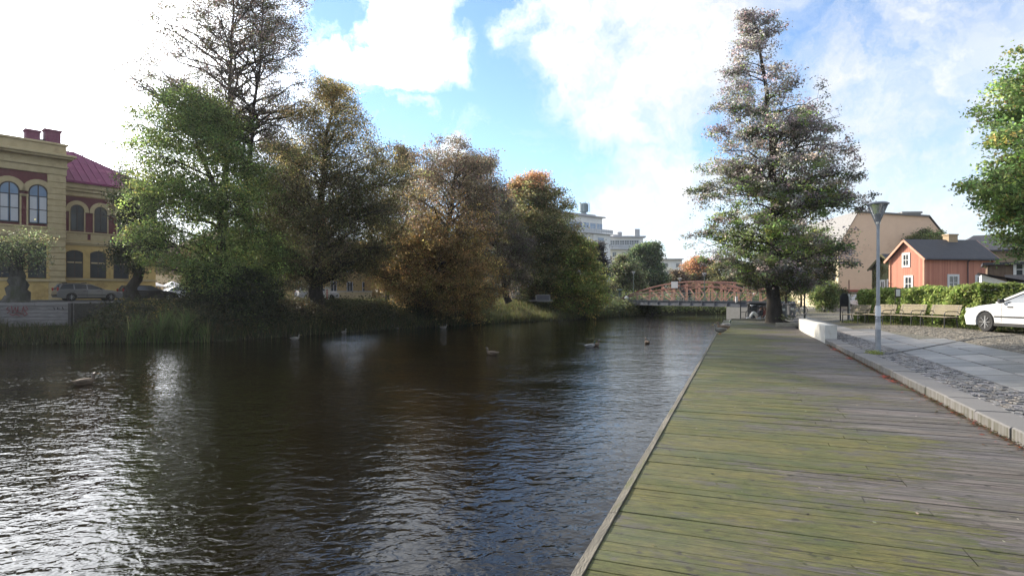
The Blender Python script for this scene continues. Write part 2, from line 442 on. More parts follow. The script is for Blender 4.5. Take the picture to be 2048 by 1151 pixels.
# near bank: quay wall under the boardwalk, earth out to the horizon
UEND = 42.6
def near_bank():
    mb = MB()
    A = [uv(-200, -.45), uv(44, -.45), uv(52, .9), uv(60, 2.4), uv(70, 4.2), uv(74, 12), uv(76, 60)]
    n = len(A)
    mb.v += [(x, y, -1.2) for x, y, _ in A]+[(x, y, DECK-.32) for x, y, _ in A]
    for i in range(n-1): mb.f.append((i, i+1, n+i+1, n+i)); mb.mi.append(0)
    tag(mb.obj('quay_wall', pm('old_concrete', (.12, .11, .09), (.07, .065, .055), scale=2, bump=.5, c3=(.03, .035, .02))), kind='structure')
    # street sheet in rows along the boardwalk axis
    us = [-60, -20, -8]+[x*1.0 for x in range(-5, 60, 1)]+[62, 66, 70, 80, 100, 140, 220, 500, 3000]
    vs = [2.80, 3.2, 3.6, 4.2, 5, 5.8, 6.6, 7.4, 8.5, 10, 14, 20, 40, 120, 3000]
    mb = MB()
    for u in us:
        for v in vs:
            x, y, _ = uv(u, v)
            mb.v.append((x, y, street(x, y)-.01))
    m_ = len(vs)
    for i in range(len(us)-1):
        for j in range(m_-1): mb.f.append((i*m_+j, i*m_+j+1, (i+1)*m_+j+1, (i+1)*m_+j)); mb.mi.append(0)
    setts = setts_mat('stone_setts', 8.5, (.19, .17, .14), (.11, .10, .08), (.10, .11, .045))
    tag(mb.obj('square_ground', setts, smooth=True), kind='structure')
    # earth between the end of the boardwalk and the bridge
    mb = MB()
    us = [UEND+.15, 44, 47, 50, 54, 58, 62, 66, 70, 76]
    for i, u in enumerate(us):
        e = np.interp(u, [40, 44, 52, 60, 70, 74, 90], [-.45, -.45, .9, 2.4, 4.2, 6, 10])
        for t in (0, .04, .3, 1):
            v = e+(2.80-e)*t if e < 2.7 else e+t*2
            x, y, _ = uv(u, v)
            zz = DECK-.34 if t == 0 else DECK-.02+(.12)*t+.4*sm((u-52)/14)
            mb.v.append((x, y, zz))
    for i in range(len(us)-1):
        for j in range(3): mb.f.append((i*4+j, i*4+j+1, (i+1)*4+j+1, (i+1)*4+j)); mb.mi.append(0)
    tag(mb.obj('quay_ground', pm('quay_earth', (.075, .066, .055), (.05, .045, .036), scale=1.5, rough=1, bump=.6, c3=(.05, .06, .025))), kind='structure')

def setts_mat(name, scale, c1, c2, moss, gap=.05):
    m, nt, b = nodes_mat(name)
    N, L = nt.nodes.new, nt.links.new
    S(b, Roughness=.62, Specular_IOR_Level=.4)
    tc = N('ShaderNodeTexCoord')
    mp = N('ShaderNodeMapping'); mp.inputs['Rotation'].default_value = (0, 0, AX); L(tc.outputs['Object'], mp.inputs[0])
    v1 = N('ShaderNodeTexVoronoi'); v1.feature = 'DISTANCE_TO_EDGE'; v1.inputs['Scale'].default_value = scale; v1.inputs['Randomness'].default_value = .75; L(mp.outputs[0], v1.inputs['Vector'])
    v2 = N('ShaderNodeTexVoronoi'); v2.inputs['Scale'].default_value = scale; v2.inputs['Randomness'].default_value = .75; L(mp.outputs[0], v2.inputs['Vector'])
    mx = N('ShaderNodeMix'); mx.data_type = 'RGBA'; L(v2.outputs['Color'], mx.inputs[0]); mx.inputs[6].default_value = rgb(c1); mx.inputs[7].default_value = rgb(c2)
    sep = N('ShaderNodeSeparateColor'); L(v2.outputs['Color'], sep.inputs[0]); L(sep.outputs[0], mx.inputs[0])
    e = N('ShaderNodeMapRange'); L(v1.outputs['Distance'], e.inputs[0]); e.inputs[1].default_value = .02; e.inputs[2].default_value = .14
    jn = N('ShaderNodeTexNoise'); jn.inputs['Scale'].default_value = .8; jn.inputs['Detail'].default_value = 6; L(tc.outputs['Object'], jn.inputs['Vector'])
    jr = N('ShaderNodeMapRange'); L(jn.outputs[0], jr.inputs[0]); jr.inputs[1].default_value = .4; jr.inputs[2].default_value = .62
    jc = N('ShaderNodeMix'); jc.data_type = 'RGBA'; L(jr.outputs[0], jc.inputs[0]); jc.inputs[6].default_value = (.07, .06, .045, 1); jc.inputs[7].default_value = rgb(moss)
    m2 = N('ShaderNodeMix'); m2.data_type = 'RGBA'; L(e.outputs[0], m2.inputs[0]); L(jc.outputs[2], m2.inputs[6]); L(mx.outputs[2], m2.inputs[7])
    # sand and grass swallow the stones in places
    sn = N('ShaderNodeTexNoise'); sn.inputs['Scale'].default_value = .55; sn.inputs['Detail'].default_value = 7; sn.inputs['Roughness'].default_value = .7; L(tc.outputs['Object'], sn.inputs['Vector'])
    sr = N('ShaderNodeMapRange'); L(sn.outputs[0], sr.inputs[0]); sr.inputs[1].default_value = .5; sr.inputs[2].default_value = .66; sr.inputs[4].default_value = .75
    s2 = N('ShaderNodeMix'); s2.data_type = 'RGBA'; L(sr.outputs[0], s2.inputs[0]); L(m2.outputs[2], s2.inputs[6]); s2.inputs[7].default_value = (.17, .145, .10, 1)
    L(s2.outputs[2], b.inputs['Base Color'])
    bp = N('ShaderNodeBump'); bp.inputs['Strength'].default_value = .9; bp.inputs['Distance'].default_value = .02; L(e.outputs[0], bp.inputs['Height']); L(bp.outputs[0], b.inputs['Normal'])
    return m
near_bank()

def stones(name, u0, u1, va, vb, pu, pv, hgt, mat, cols, jit=.12, gap=.012, dz=0.012, stagger=True):
    """real setts or slabs laid in courses, one mesh"""
    V = []; C = []; rnd = random.Random(hash(name) % 1000 if False else len(name)*7)
    v = 0; row = 0
    quads = []
    vmax = max(vb(u0), vb(u1), vb((u0+u1)/2)); vmin = min(va(u0), va(u1))
    nv = int((vmax-vmin)/pv)+1
    for j in range(nv):
        v0 = vmin+j*pv
        u = u0-(rnd.uniform(0, pu) if stagger else 0)
        while u < u1:
            du = pu*(1+rnd.uniform(-jit, jit))
            uc = u+du/2
            if v0 >= va(uc)-1e-6 and v0+pv <= vb(uc)+.02:
                h = hgt+rnd.uniform(-dz, dz)
                g = gap*(1+rnd.uniform(0, .8)); b = min(min(pv, du)*.10, .012)
                jj = pv*jit*.35
                def j_(): return rnd.uniform(-jj, jj)
                o = [(u+g+j_(), v0+g+j_()), (u+du-g+j_(), v0+g+j_()), (u+du-g+j_(), v0+pv-g+j_()), (u+g+j_(), v0+pv-g+j_())]
                cu, cv = u+du/2, v0+pv/2
                i_ = [(p[0]+(cu-p[0])*b/du*2, p[1]+(cv-p[1])*b/pv*2) for p in o]
                def sz(p): q_ = uv(p[0], p[1]); return street(q_[0], q_[1])
                tl = [rnd.uniform(-dz, dz)*.4 for _ in range(4)]
                O = [uv(p[0], p[1], sz(p)-.02) for p in o]; I = [uv(p[0], p[1], sz(p)+h+tl[q]) for q, p in enumerate(i_)]
                M_ = [uv(p[0], p[1], sz(p)+h*.55) for p in o]
                c = np.array(rnd.choice(cols))*(1+rnd.uniform(-.18, .18))
                quads.append(I); C.append(c)
                for q in range(4):
                    q2 = (q+1) % 4
                    quads.append([M_[q], M_[q2], I[q2], I[q]]); C.append(c)
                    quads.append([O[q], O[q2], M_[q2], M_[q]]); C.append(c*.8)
            u += du
    A = np.array(quads).reshape(-1, 3)
    me = np_mesh(name, A, len(quads))
    o = link(name, me, mat); face_colors(o, np.array(C), 'stone')
    return tag(o, kind='structure')
def path_v1(u): return 6.0-1.15*sm((u-20)/14)
gran = [(.14, .135, .13), (.10, .095, .095), (.18, .17, .16), (.08, .078, .08), (.135, .12, .105), (.16, .15, .155)]
stones('cobble_strip', 3, 44, lambda u: 3.14, lambda u: 3.94, .115, .1, .014, attr_mat('granite_sett', 'stone', rough=.5, bump=.5, bscale=50, vscale=14, spec=.5), gran, jit=.25, gap=.008, dz=.009)
slab = [(.185, .178, .172), (.155, .148, .144), (.215, .20, .19), (.13, .127, .124)]
stones('slab_path', 2, 46, lambda u: 3.95, path_v1, .70, .675, .012, attr_mat('paving_slab', 'stone', rough=.42, bump=.25, bscale=60, vscale=3, vary=.28, spec=.5), slab, jit=.02, gap=.011, dz=.003)
far_s = [(.165, .15, .125), (.21, .185, .15), (.125, .115, .095)]
stones('sett_verge', 6, 30, lambda u: path_v1(u)+.02, lambda u: path_v1(u)+2.9, .14, .125, .008, attr_mat('brown_sett', 'stone', rough=.7, bump=.6, bscale=40, vscale=9), far_s, jit=.3, gap=.014, dz=.007)
# a drain line runs askew over the path
mb = MB()
a, b_ = Vector((9.25, 14.7, 0)), Vector((17.2, 19.7, 0))
for i in range(24):
    p, q = a.lerp(b_, i/24), a.lerp(b_, (i+1)/24)
    p.z = street(p.x, p.y)+.016; q.z = street(q.x, q.y)+.016
    mb.beam(p, q, .07, .016)
tag(mb.obj('drain_line', pm('drain_iron', (.04, .038, .035), (.06, .055, .05), rough=.6)), kind='structure')

# kerb of long stones
def kerb():
    mb = MB(); u = -3.0; C = []; rnd = random.Random(8)
    while u < 22.3:
        L_ = 1.0+rnd.uniform(-.06, .06)
        x0, x1 = u+.008, u+L_-.008; dz = rnd.uniform(-.008, .006); dv = rnd.uniform(-.010, .008)
        P = [uv(x0, 2.76+dv), uv(x1, 2.76+dv), uv(x1, 3.13), uv(x0, 3.13)]
        t = .018; T = [uv(x0+t*.4, 2.76+dv+t), uv(x1-t*.4, 2.76+dv+t), uv(x1-t*.4, 3.13-.005), uv(x0+t*.4, 3.13-.005)]
        mb.add([(p[0], p[1], DECK-.30) for p in P]+[(p[0], p[1], KERB-.015+dz) for p in P]+[(p[0], p[1], KERB+dz) for p in T],
               [(0, 1, 5, 4), (1, 2, 6, 5), (2, 3, 7, 6), (3, 0, 4, 7), (4, 5, 9, 8), (5, 6, 10, 9), (6, 7, 11, 10), (7, 4, 8, 11), (8, 9, 10, 11)])
        u += L_
    m, nt, b = nodes_mat('kerb_concrete')
    N, L = nt.nodes.new, nt.links.new
    S(b, Roughness=.7, Specular_IOR_Level=.4)
    tc = N('ShaderNodeTexCoord'); geo = N('ShaderNodeNewGeometry')
    n = N('ShaderNodeTexNoise'); n.inputs['Scale'].default_value = 3; n.inputs['Detail'].default_value = 8; n.inputs['Roughness'].default_value = .7; L(tc.outputs['Object'], n.inputs['Vector'])
    mx = N('ShaderNodeMix'); mx.data_type = 'RGBA'; L(n.outputs[0], mx.inputs[0]); mx.inputs[6].default_value = (.115, .11, .108, 1); mx.inputs[7].default_value = (.185, .176, .165, 1)
    # dark streaks running down the face, and algae near the boards
    mp = N('ShaderNodeMapping'); mp.inputs['Scale'].default_value = (9, 9, .8); L(tc.outputs['Object'], mp.inputs[0])
    n2 = N('ShaderNodeTexNoise'); n2.inputs['Scale'].default_value = 1.6; n2.inputs['Detail'].default_value = 6; L(mp.outputs[0], n2.inputs['Vector'])
    mr = N('ShaderNodeMapRange'); L(n2.outputs[0], mr.inputs[0]); mr.inputs[1].default_value = .44; mr.inputs[2].default_value = .64
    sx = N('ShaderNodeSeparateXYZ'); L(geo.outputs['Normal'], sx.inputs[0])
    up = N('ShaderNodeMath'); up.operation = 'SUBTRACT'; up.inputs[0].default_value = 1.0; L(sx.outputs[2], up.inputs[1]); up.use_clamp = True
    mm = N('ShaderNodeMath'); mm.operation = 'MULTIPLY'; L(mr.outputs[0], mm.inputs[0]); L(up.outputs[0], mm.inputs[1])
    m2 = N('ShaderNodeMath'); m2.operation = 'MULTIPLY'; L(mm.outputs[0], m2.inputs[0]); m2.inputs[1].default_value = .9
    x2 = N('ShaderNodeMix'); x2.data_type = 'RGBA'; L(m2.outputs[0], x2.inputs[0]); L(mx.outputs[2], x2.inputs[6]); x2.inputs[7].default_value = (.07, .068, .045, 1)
    L(x2.outputs[2], b.inputs['Base Color'])
    nb = N('ShaderNodeTexNoise'); nb.inputs['Scale'].default_value = 45; nb.inputs['Detail'].default_value = 4; L(tc.outputs['Object'], nb.inputs['Vector'])
    bp = N('ShaderNodeBump'); bp.inputs['Strength'].default_value = .5; bp.inputs['Distance'].default_value = .008; L(nb.outputs[0], bp.inputs['Height']); L(bp.outputs[0], b.inputs['Normal'])
    tag(mb.obj('stone_kerb', m), kind='structure')
kerb()

def deck():
    m, nt, b = nodes_mat('mossy_planks')
    N, L = nt.nodes.new, nt.links.new
    tc = N('ShaderNodeTexCoord')
    at_ = N('ShaderNodeAttribute'); at_.attribute_name = 'plank'
    def mapn(sc, loc=(0, 0, 0)):
        mp = N('ShaderNodeMapping'); mp.inputs['Scale'].default_value = sc; mp.inputs['Location'].default_value = loc; L(tc.outputs['Object'], mp.inputs[0]); return mp.outputs[0]
    def noise(vec, s, d=6, r=.6, dist=0):
        n = N('ShaderNodeTexNoise'); n.inputs['Scale'].default_value = s; n.inputs['Detail'].default_value = d; n.inputs['Roughness'].default_value = r; n.inputs['Distortion'].default_value = dist; L(vec, n.inputs['Vector']); return n.outputs[0]
    def rng_(v, a, b_, c=0, d=1):
        r = N('ShaderNodeMapRange'); L(v, r.inputs[0]); r.inputs[1].default_value = a; r.inputs[2].default_value = b_; r.inputs[3].default_value = c; r.inputs[4].default_value = d; return r.outputs[0]
    def mix(f, a, b_):
        x = N('ShaderNodeMix'); x.data_type = 'RGBA'
        L(f, x.inputs[0])
        for i, q in ((6, a), (7, b_)):
            if isinstance(q, tuple): x.inputs[i].default_value = rgb(q)
            else: L(q, x.inputs[i])
        return x.outputs[2]
    def mul(a, b_):
        x = N('ShaderNodeMath'); x.operation = 'MULTIPLY'; x.use_clamp = True
        for i, q in enumerate((a, b_)):
            if isinstance(q, (int, float)): x.inputs[i].default_value = q
            else: L(q, x.inputs[i])
        return x.outputs[0]
    # local x across the boards' length (v), local y along the deck (u)
    grain = noise(mapn((.9, 17, 1)), 1.7, 12, .78, .5)
    base = mix(rng_(grain, .42, .58), (.040, .034, .031), (.150, .132, .118))
    pl = N('ShaderNodeVectorMath'); pl.operation = 'MULTIPLY'; L(base, pl.inputs[0]); L(at_.outputs['Color'], pl.inputs[1])
    # moss: large drifts, thick along the water's edge, broken up by the grain
    big = noise(mapn((.55, .8, 1)), .9, 5, .6)
    fine = noise(mapn((1.7, 9, 1)), 2.2, 12, .78, .6)
    sep = N('ShaderNodeSeparateXYZ'); L(tc.outputs['Object'], sep.inputs[0])
    edge = rng_(sep.outputs[0], -.83, 2.6, .22, -.16)
    s1 = N('ShaderNodeMath'); s1.operation = 'ADD'; L(big, s1.inputs[0]); L(edge, s1.inputs[1])
    f2 = N('ShaderNodeMath'); f2.operation = 'MULTIPLY_ADD'; L(fine, f2.inputs[0]); f2.inputs[1].default_value = .95; L(s1.outputs[0], f2.inputs[2])
    tex = noise(mapn((2.6, 14, 1), (5, 5, 0)), 2.4, 9, .82)
    moss_f = rng_(f2.outputs[0], .91, .985, 0, .93)
    mosscol = mix(rng_(noise(mapn((1, 1.5, 1), (4, 2, 0)), 1.4, 6, .7), .4, .65), (.096, .088, .021), (.046, .061, .010))
    ms = N('ShaderNodeVectorMath'); ms.operation = 'SCALE'; L(mosscol, ms.inputs[0]); L(rng_(tex, .36, .64, .35, 1.75), ms.inputs['Scale'])
    c = mix(moss_f, pl.outputs[0], ms.outputs[0])
    # bare dark worn patches
    worn = rng_(noise(mapn((.9, 1.6, 1), (7, 3, 1)), 1.3, 8, .75), .55, .60)
    c = mix(mul(worn, .8), c, (.075, .068, .058))
    # pale scuffs at plank arrises
    sc_ = rng_(noise(mapn((5, 60, 1), (1, 9, 0)), 1.5, 5, .8), .66, .74)
    c = mix(mul(sc_, .5), c, (.34, .32, .26))
    kn = N('ShaderNodeTexVoronoi'); kn.voronoi_dimensions = '2D'; kn.inputs['Scale'].default_value = 2.3; L(mapn((1, 1.25, 1), (3, 8, 0)), kn.inputs['Vector'])
    kd = N('ShaderNodeMath'); kd.operation = 'MULTIPLY_ADD'; L(noise(mapn((1, 1, 1)), 14, 4, .7), kd.inputs[0]); kd.inputs[1].default_value = .42; L(kn.outputs['Distance'], kd.inputs[2])
    c = mix(mul(rng_(kd.outputs[0], .235, .275, 1, 0), .85), c, (.030, .027, .018))
    L(c, b.inputs['Base Color'])
    rg = rng_(noise(mapn((.6, 2.5, 1), (2, 5, 0)), 1.0, 6, .6), .4, .62, .80, .46)
    L(rg, b.inputs['Roughness']); S(b, Specular_IOR_Level=.42)
    bn = N('ShaderNodeMath'); bn.operation = 'MULTIPLY_ADD'; L(grain, bn.inputs[0]); bn.inputs[1].default_value = .8
    mf = N('ShaderNodeMath'); mf.operation = 'MULTIPLY'; L(moss_f, mf.inputs[0]); L(noise(mapn((14, 24, 1)), 3, 4, .8), mf.inputs[1])
    L(mf.outputs[0], bn.inputs[2])
    bp = N('ShaderNodeBump'); bp.inputs['Strength'].default_value = .85; bp.inputs['Distance'].default_value = .012; L(bn.outputs[0], bp.inputs['Height']); L(bp.outputs[0], b.inputs['Normal'])
    # planks in the deck's own frame: x = v, y = u
    rnd = random.Random(2)
    quads = []; C = []
    u = -3.0
    while u < UEND:
        w = .138; g = rnd.choice((.0006, .0006, .0008, .001, .002, .004))+rnd.uniform(0, .001)
        joints = [-.80]+([rnd.choice((.9, 1.1, 1.3))] if rnd.random() < .5 else [])+[2.752]
        z = DECK+rnd.uniform(-.002, .002)
        sk = rnd.uniform(-.003, .003)
        for a, b_ in zip(joints[:-1], joints[1:]):
            a2 = a+(.003 if a > -.5 else 0); b2 = b_-(.003 if b_ < 2.6 else 0)
            t = rnd.uniform(.8, 1.15); col = (t*rnd.uniform(.97, 1.05), t, t*rnd.uniform(.93, 1.05))
            dz1, dz2 = rnd.uniform(-.003, .003), rnd.uniform(-.003, .003)
            n = 6; r = .003
            ys = [(u+g, z-.04), (u+g, z-r), (u+g+r, z), (u+w-g-r, z), (u+w-g, z-r), (u+w-g, z-.04)]
            xs = [a2+(b2-a2)*i/n for i in range(n+1)]
            cup = rnd.uniform(-.002, .002)
            def P(i, k): return (xs[i], ys[k][0]+sk*(i/n-.5), ys[k][1]+dz1*(1-i/n)+dz2*i/n)
            for i in range(n):
                for k in range(5):
                    quads.append([P(i, k), P(i+1, k), P(i+1, k+1), P(i, k+1)]); C.append(col)
            quads.append([P(0, 0), P(0, 1), P(0, 4), P(0, 5)]); C.append(col)
        u += w+.002
    A = np.array(quads).reshape(-1, 3)
    # fold the sides outward-facing
    me = np_mesh('boardwalk', A, len(quads))
    o = link('boardwalk', me, m); face_colors(o, np.array(C), 'plank')
    o.rotation_euler = (0, 0, -AX)
    tag(o, kind='structure')
    # edge board along the water
    mb = MB(); u = -3.0; rnd = random.Random(4)
    while u < UEND:
        L_ = min(3.6, UEND-u)
        n = 8
        for i in range(n):
            a = u+L_*i/n+(.003 if i == 0 else 0); b_ = u+L_*(i+1)/n-(.003 if i == n-1 else 0)
            d0 = .004*math.sin(a*3.1)+.003*math.sin(a*9); d1 = .004*math.sin(b_*3.1)+.003*math.sin(b_*9)
            mb.add([(-.862+d0, a, DECK-.2), (-.862+d1, b_, DECK-.2), (-.806, b_, DECK-.2), (-.806, a, DECK-.2),
                    (-.862+d0, a, DECK+.010+d0*.6), (-.862+d1, b_, DECK+.010+d1*.6), (-.806, b_, DECK+.014+d1*.4), (-.806, a, DECK+.014+d0*.4)],
                   [(3, 2, 1, 0), (4, 5, 6, 7), (0, 1, 5, 4), (2, 3, 7, 6)]+([(3, 0, 4, 7)] if i == 0 else [])+([(1, 2, 6, 5)] if i == n-1 else []))
        u += L_
    e = mb.obj('boardwalk_edge_beam', pm('grey_timber', (.20, .18, .14), (.11, .10, .08), scale=3, rough=.85, bump=.8, bscale=30, stretch=(4, .6, 4), c3=(.12, .13, .04), s3=1.5))
    e.rotation_euler = (0, 0, -AX); tag(e, kind='structure')
    # joists and piles below
    mb = MB()
    for k in range(0, 12):
        uu = 1+k*3.8
        mb.tube([(-.6, uu, -.9), (-.6, uu, DECK-.06)], .11, 8)
        mb.b2(-.79, -.45, uu-.06, uu+.06, DECK-.24, DECK-.045)
    e = mb.obj('boardwalk_piles', pm('wet_pile', (.05, .04, .03), (.03, .03, .02), rough=.7)); e.rotation_euler = (0, 0, -AX); tag(e, kind='structure')
    # timber step that ends the boardwalk
    mb = MB()
    for i in range(2):
        mb.box((*uv(UEND+.10, -.40+1.6*.5+i*1.6)[:2], DECK-.02), (1.59, .2, .26), rz=-AX)
    mb.box((*uv(33.8, 2.62)[:2], DECK+.11), (1.5, .22, .22), rz=-AX)
    tag(mb.obj('timber_step', pm('step_timber', (.30, .27, .21), (.2, .18, .13), scale=3, bump=.5, stretch=(.6, 4, 4)), bevel=.01), kind='structure')
deck()

# ------------------------------------------------------------------ trees
LEAF = leaf_mat('leaf_blade')
MORE = 1.3
def nrm(a): return a/np.maximum(np.linalg.norm(a, axis=-1, keepdims=True), 1e-9)
def leaves_obj(name, P, size, cols, rng, parent, flat=.35, aspect=.62, mat=None, hang=0.0):
    """P: leaf places (n,3); a folded lozenge each, as one mesh"""
    n = len(P)
    if n == 0: return
    d = nrm(rng.normal(size=(n, 3))); d[:, 2] = d[:, 2]*(1-flat)-hang; d = nrm(d)
    up = rng.normal(size=(n, 3)); up[:, 2] += flat*2
    side = nrm(np.cross(d, up)); nn = nrm(np.cross(side, d))
    s = size*rng.uniform(.6, 1.25, size=(n, 1))
    a = P-d*s*.5; c = P+d*s*.5
    w = side*s*aspect*.5; fold = nn*s*.10
    V = np.stack([a, P+w+fold, c, P-w+fold], axis=1).reshape(-1, 3)
    me = np_mesh(name, V, n)
    o = link(name, me, mat or LEAF, parent)
    face_colors(o, cols, 'leaf')
    return o
def jitcol(base, rng, v=.22, h=.10):
    """vary brightness and hue of an (n,3) colour array"""
    n = len(base)
    c = base*np.exp(rng.normal(0, v, size=(n, 1)))*np.exp(rng.normal(0, h, size=(n, 3)))
    return np.clip(c, .002, .9)
def bez(a, b, c, t):
    t = np.asarray(t)[:, None]
    return (1-t)**2*a+2*t*(1-t)*b+t*t*c

def tree(name, label, cat, px, Z, z0, outline, trunk, trunk_r, cols, seed, limbs=40, subs=7, twigs=4, leaf=.15, per=14, spread=.4, flatc=.6,
         rise=.35, depth=.85, droop=0.0, bark=None, group=None, part_leaf='crown', core=None, dens=None, rin=.15, flat=.35, stems=None, hang=0.0, branch_r=1.0, zbias=1.0, leafmat=None, lobes=None, bare=0.0):
    """outline: (py, pxL, pxR) rows of the crown as seen from the path, turned into real radii at the tree's distance; trunk: (px, py) points"""
    rng = np.random.default_rng(seed)
    base = np.array([W(px, Z), Z, z0])
    k = Z/F
    o = np.array([((HY-r[0])*k+EYE-z0, (r[1]-px-(r[2]-r[1])*.035)*k, (r[2]-px+(r[2]-r[1])*.035)*k) for r in outline]); o = o[o[:, 0].argsort()]
    root = thing(name, label, cat, tuple(base), 0, group)
    stems = stems or [trunk]
    ST = []
    wood = MB()
    for si, st in enumerate(stems):
        tp = np.array([((p[0]-px)*k, p[2] if len(p) > 2 else 0.0, (HY-p[1])*k+EYE-z0) for p in st])
        tp = tp[tp[:, 2].argsort()]
        if si == 0: tp[0, 2] = -.15
        tt = np.linspace(tp[0, 2], tp[-1, 2], 16)
        pts = np.stack([np.interp(tt, tp[:, 2], tp[:, i]) for i in range(3)], 1)
        pts[1:-1, :2] += rng.normal(0, min(.18*trunk_r, .25*(tt[1]-tt[0])), size=(14, 2))
        rr = trunk_r*(1-.93*np.linspace(0, 1, 16)**.9)*(1 if si == 0 else .75)
        if si == 0: rr[0] *= 1.35; rr[1] *= 1.08
        wood.tube(pts, rr, 10, cap=False)
        ST.append((pts, rr))
    zlo, zhi = o[0, 0], o[-1, 0]
    clumps = []
    def prof(z): return np.interp(z, o[:, 0], o[:, 1]), np.interp(z, o[:, 0], o[:, 2])
    # heights weighted by width
    zz = np.linspace(zlo, zhi, 200); wl, wr = prof(zz); wt = np.maximum(wr-wl, .05)**zbias; wt /= wt.sum()
    for li in range(limbs):
        zt = rng.choice(zz, p=wt); xl, xr = prof(zt); cx, rx = (xl+xr)/2, (xr-xl)/2
        ph = (li*2.39996+rng.normal(0, .4)); rho = rng.uniform(.72, 1.0) if rng.random() < .8 else rng.uniform(.3, .7)
        tgt = np.array([cx+rx*math.cos(ph)*rho, rx*depth*math.sin(ph)*rho, zt])
        pts, rr = ST[rng.integers(len(ST))] if len(ST) > 1 else ST[0]
        hor = math.hypot(tgt[0]-np.interp(zt, pts[:, 2], pts[:, 0]), tgt[1])
        zs = np.clip(zt-rise*hor*rng.uniform(.7, 1.3), max(zlo*.5, pts[1, 2]), pts[-1, 2]*.97)
        st = np.array([np.interp(zs, pts[:, 2], pts[:, 0]), np.interp(zs, pts[:, 2], pts[:, 1]), zs])
        r0 = np.interp(zs, pts[:, 2], rr)
        L_ = np.linalg.norm(tgt-st)
        mid = (st+tgt)/2+np.array([0, 0, (.12*L_ if rise > 0 else .2*L_)])+rng.normal(0, .06*L_, 3)
        t = np.linspace(0, 1, 7); lp = bez(st, mid, tgt, t); lp[1:-1] += rng.normal(0, .025*L_, size=(5, 3))
        rl = min(r0*.55, .008+.014*L_)*branch_r
        wood.tube(lp, rl*(1-.85*t), 5, cap=False)
        for s_ in range(subs):
            ti = rng.uniform(rin, 1.0); a = np.array([np.interp(ti, t, lp[:, i]) for i in range(3)])
            dr = nrm(tgt-st); lat = rng.normal(size=3); lat[2] = lat[2]*.6+.15-droop
            dd = nrm(dr*.6+nrm(lat)*.95)
            ls = (.36*L_*(1.15-ti)+.55)*rng.uniform(.6, 1.3)
            e = a+dd*ls; m_ = (a+e)/2+rng.normal(0, .1*ls, 3)+np.array([0, 0, .08*ls])
            # keep inside the outline
            xl2, xr2 = prof(e[2])
            if e[0] < xl2-.3 or e[0] > xr2+.3 or e[2] > zhi+.3: e = a+(e-a)*.45
            sp = bez(a, m_, e, [0, .5, 1]); rs = max(.006, rl*(1-.8*ti)*.5)
            wood.tube(sp, [rs, rs*.7, rs*.3], 4, cap=False)
            if rng.random() < .9: clumps.append(e)
            for w_ in range(twigs):
                tj = rng.uniform(.3, 1); b_ = sp[0]*(1-tj)+sp[2]*tj
                e2 = b_+nrm(rng.normal(size=3)+dd*.6-np.array([0, 0, droop]))*rng.uniform(.3, .75)*max(.5, ls*.5)
                wood.tube([b_, (b_+e2)/2+rng.normal(0, .04, 3), e2], [rs*.45+.003, .006, .003], 3, cap=False)
                if rng.random() > bare: clumps.append(e2)
        clumps.append(tgt)
    wood.obj('trunk', bark or BARK, root, smooth=True)
    Cc = np.array(clumps)
    if core:                                          # fill a dense crown from within
        n = int(len(Cc)*core)
        K = max(10, int(n/22)); z = rng.choice(zz, p=wt, size=K); xl, xr = prof(z); ph = rng.uniform(0, 2*PI, K); rho = rng.uniform(.1, 1, K)**.5*.93
        R_ = np.clip((xr-xl)*.14, .45, 1.5)*rng.uniform(.7, 1.25, K)
        Q0 = np.stack([(xl+xr)/2+((xr-xl)/2-R_*.6)*np.cos(ph)*rho, (xr-xl)/2*depth*np.sin(ph)*rho, z], 1)
        i = rng.integers(K, size=n); dd = nrm(rng.normal(size=(n, 3))); dd[:, 2] = np.where(rng.random(n) < .6, np.abs(dd[:, 2]), dd[:, 2])
        Q = Q0[i]+dd*(R_[i]*rng.uniform(.35, 1, n)**.4)[:, None]*np.array([1, 1, .62])
        Cc = np.concatenate([Cc, Q])
    zf = (Cc[:, 2]-zlo)/(zhi-zlo)
    xl, xr = prof(Cc[:, 2])
    rf = np.hypot((Cc[:, 0]-(xl+xr)/2)/np.maximum((xr-xl)/2, .1), Cc[:, 1]/np.maximum((xr-xl)/2*depth, .1))
    keep = np.ones(len(Cc), bool)
    per = per*MORE*(1.35 if Z < 62 else 1); leaf = leaf*(.83 if Z < 62 else 1)
    num = np.full(len(Cc), per, float)
    if dens is not None: num = per*dens(zf, rf, Cc, rng)
    num = np.maximum(0, rng.poisson(np.maximum(num, 0)))
    cc = cols(zf, rf, Cc, rng)
    cc = jitcol(cc, rng, .38, .07)
    idx = np.repeat(np.arange(len(Cc)), num)
    off = rng.normal(size=(len(idx), 3))*np.array([spread, spread, spread*flatc])*.78
    P = Cc[idx]+off
    leaves_obj(part_leaf, P, leaf, jitcol(cc[idx], rng, .24, .08), rng, root, flat=flat, hang=hang, mat=leafmat)
    return root

BARK = bark_mat('grey_bark', (.060, .052, .044), (.030, .026, .022))
BARKG = bark_mat('mossy_bark', (.055, .050, .035), (.030, .028, .02), moss=(.05, .06, .02))
def mixc(w, a, b): return np.asarray(a)[None, :]*(1-w[:, None])+np.asarray(b)[None, :]*w[:, None]
def pick(r, table):
    """table of (share, colour)"""
    sh = np.cumsum([t[0] for t in table]); sh = sh/sh[-1]
    return np.array([t[1] for t in table])[np.searchsorted(sh, r)]

GREEN, DKGREEN, YGREEN = (.085, .125, .028), (.035, .055, .018), (.16, .19, .035)
BROWN, RUST, GOLD, PURPLE = (.10, .075, .045), (.20, .095, .03), (.24, .16, .04), (.105, .090, .082)

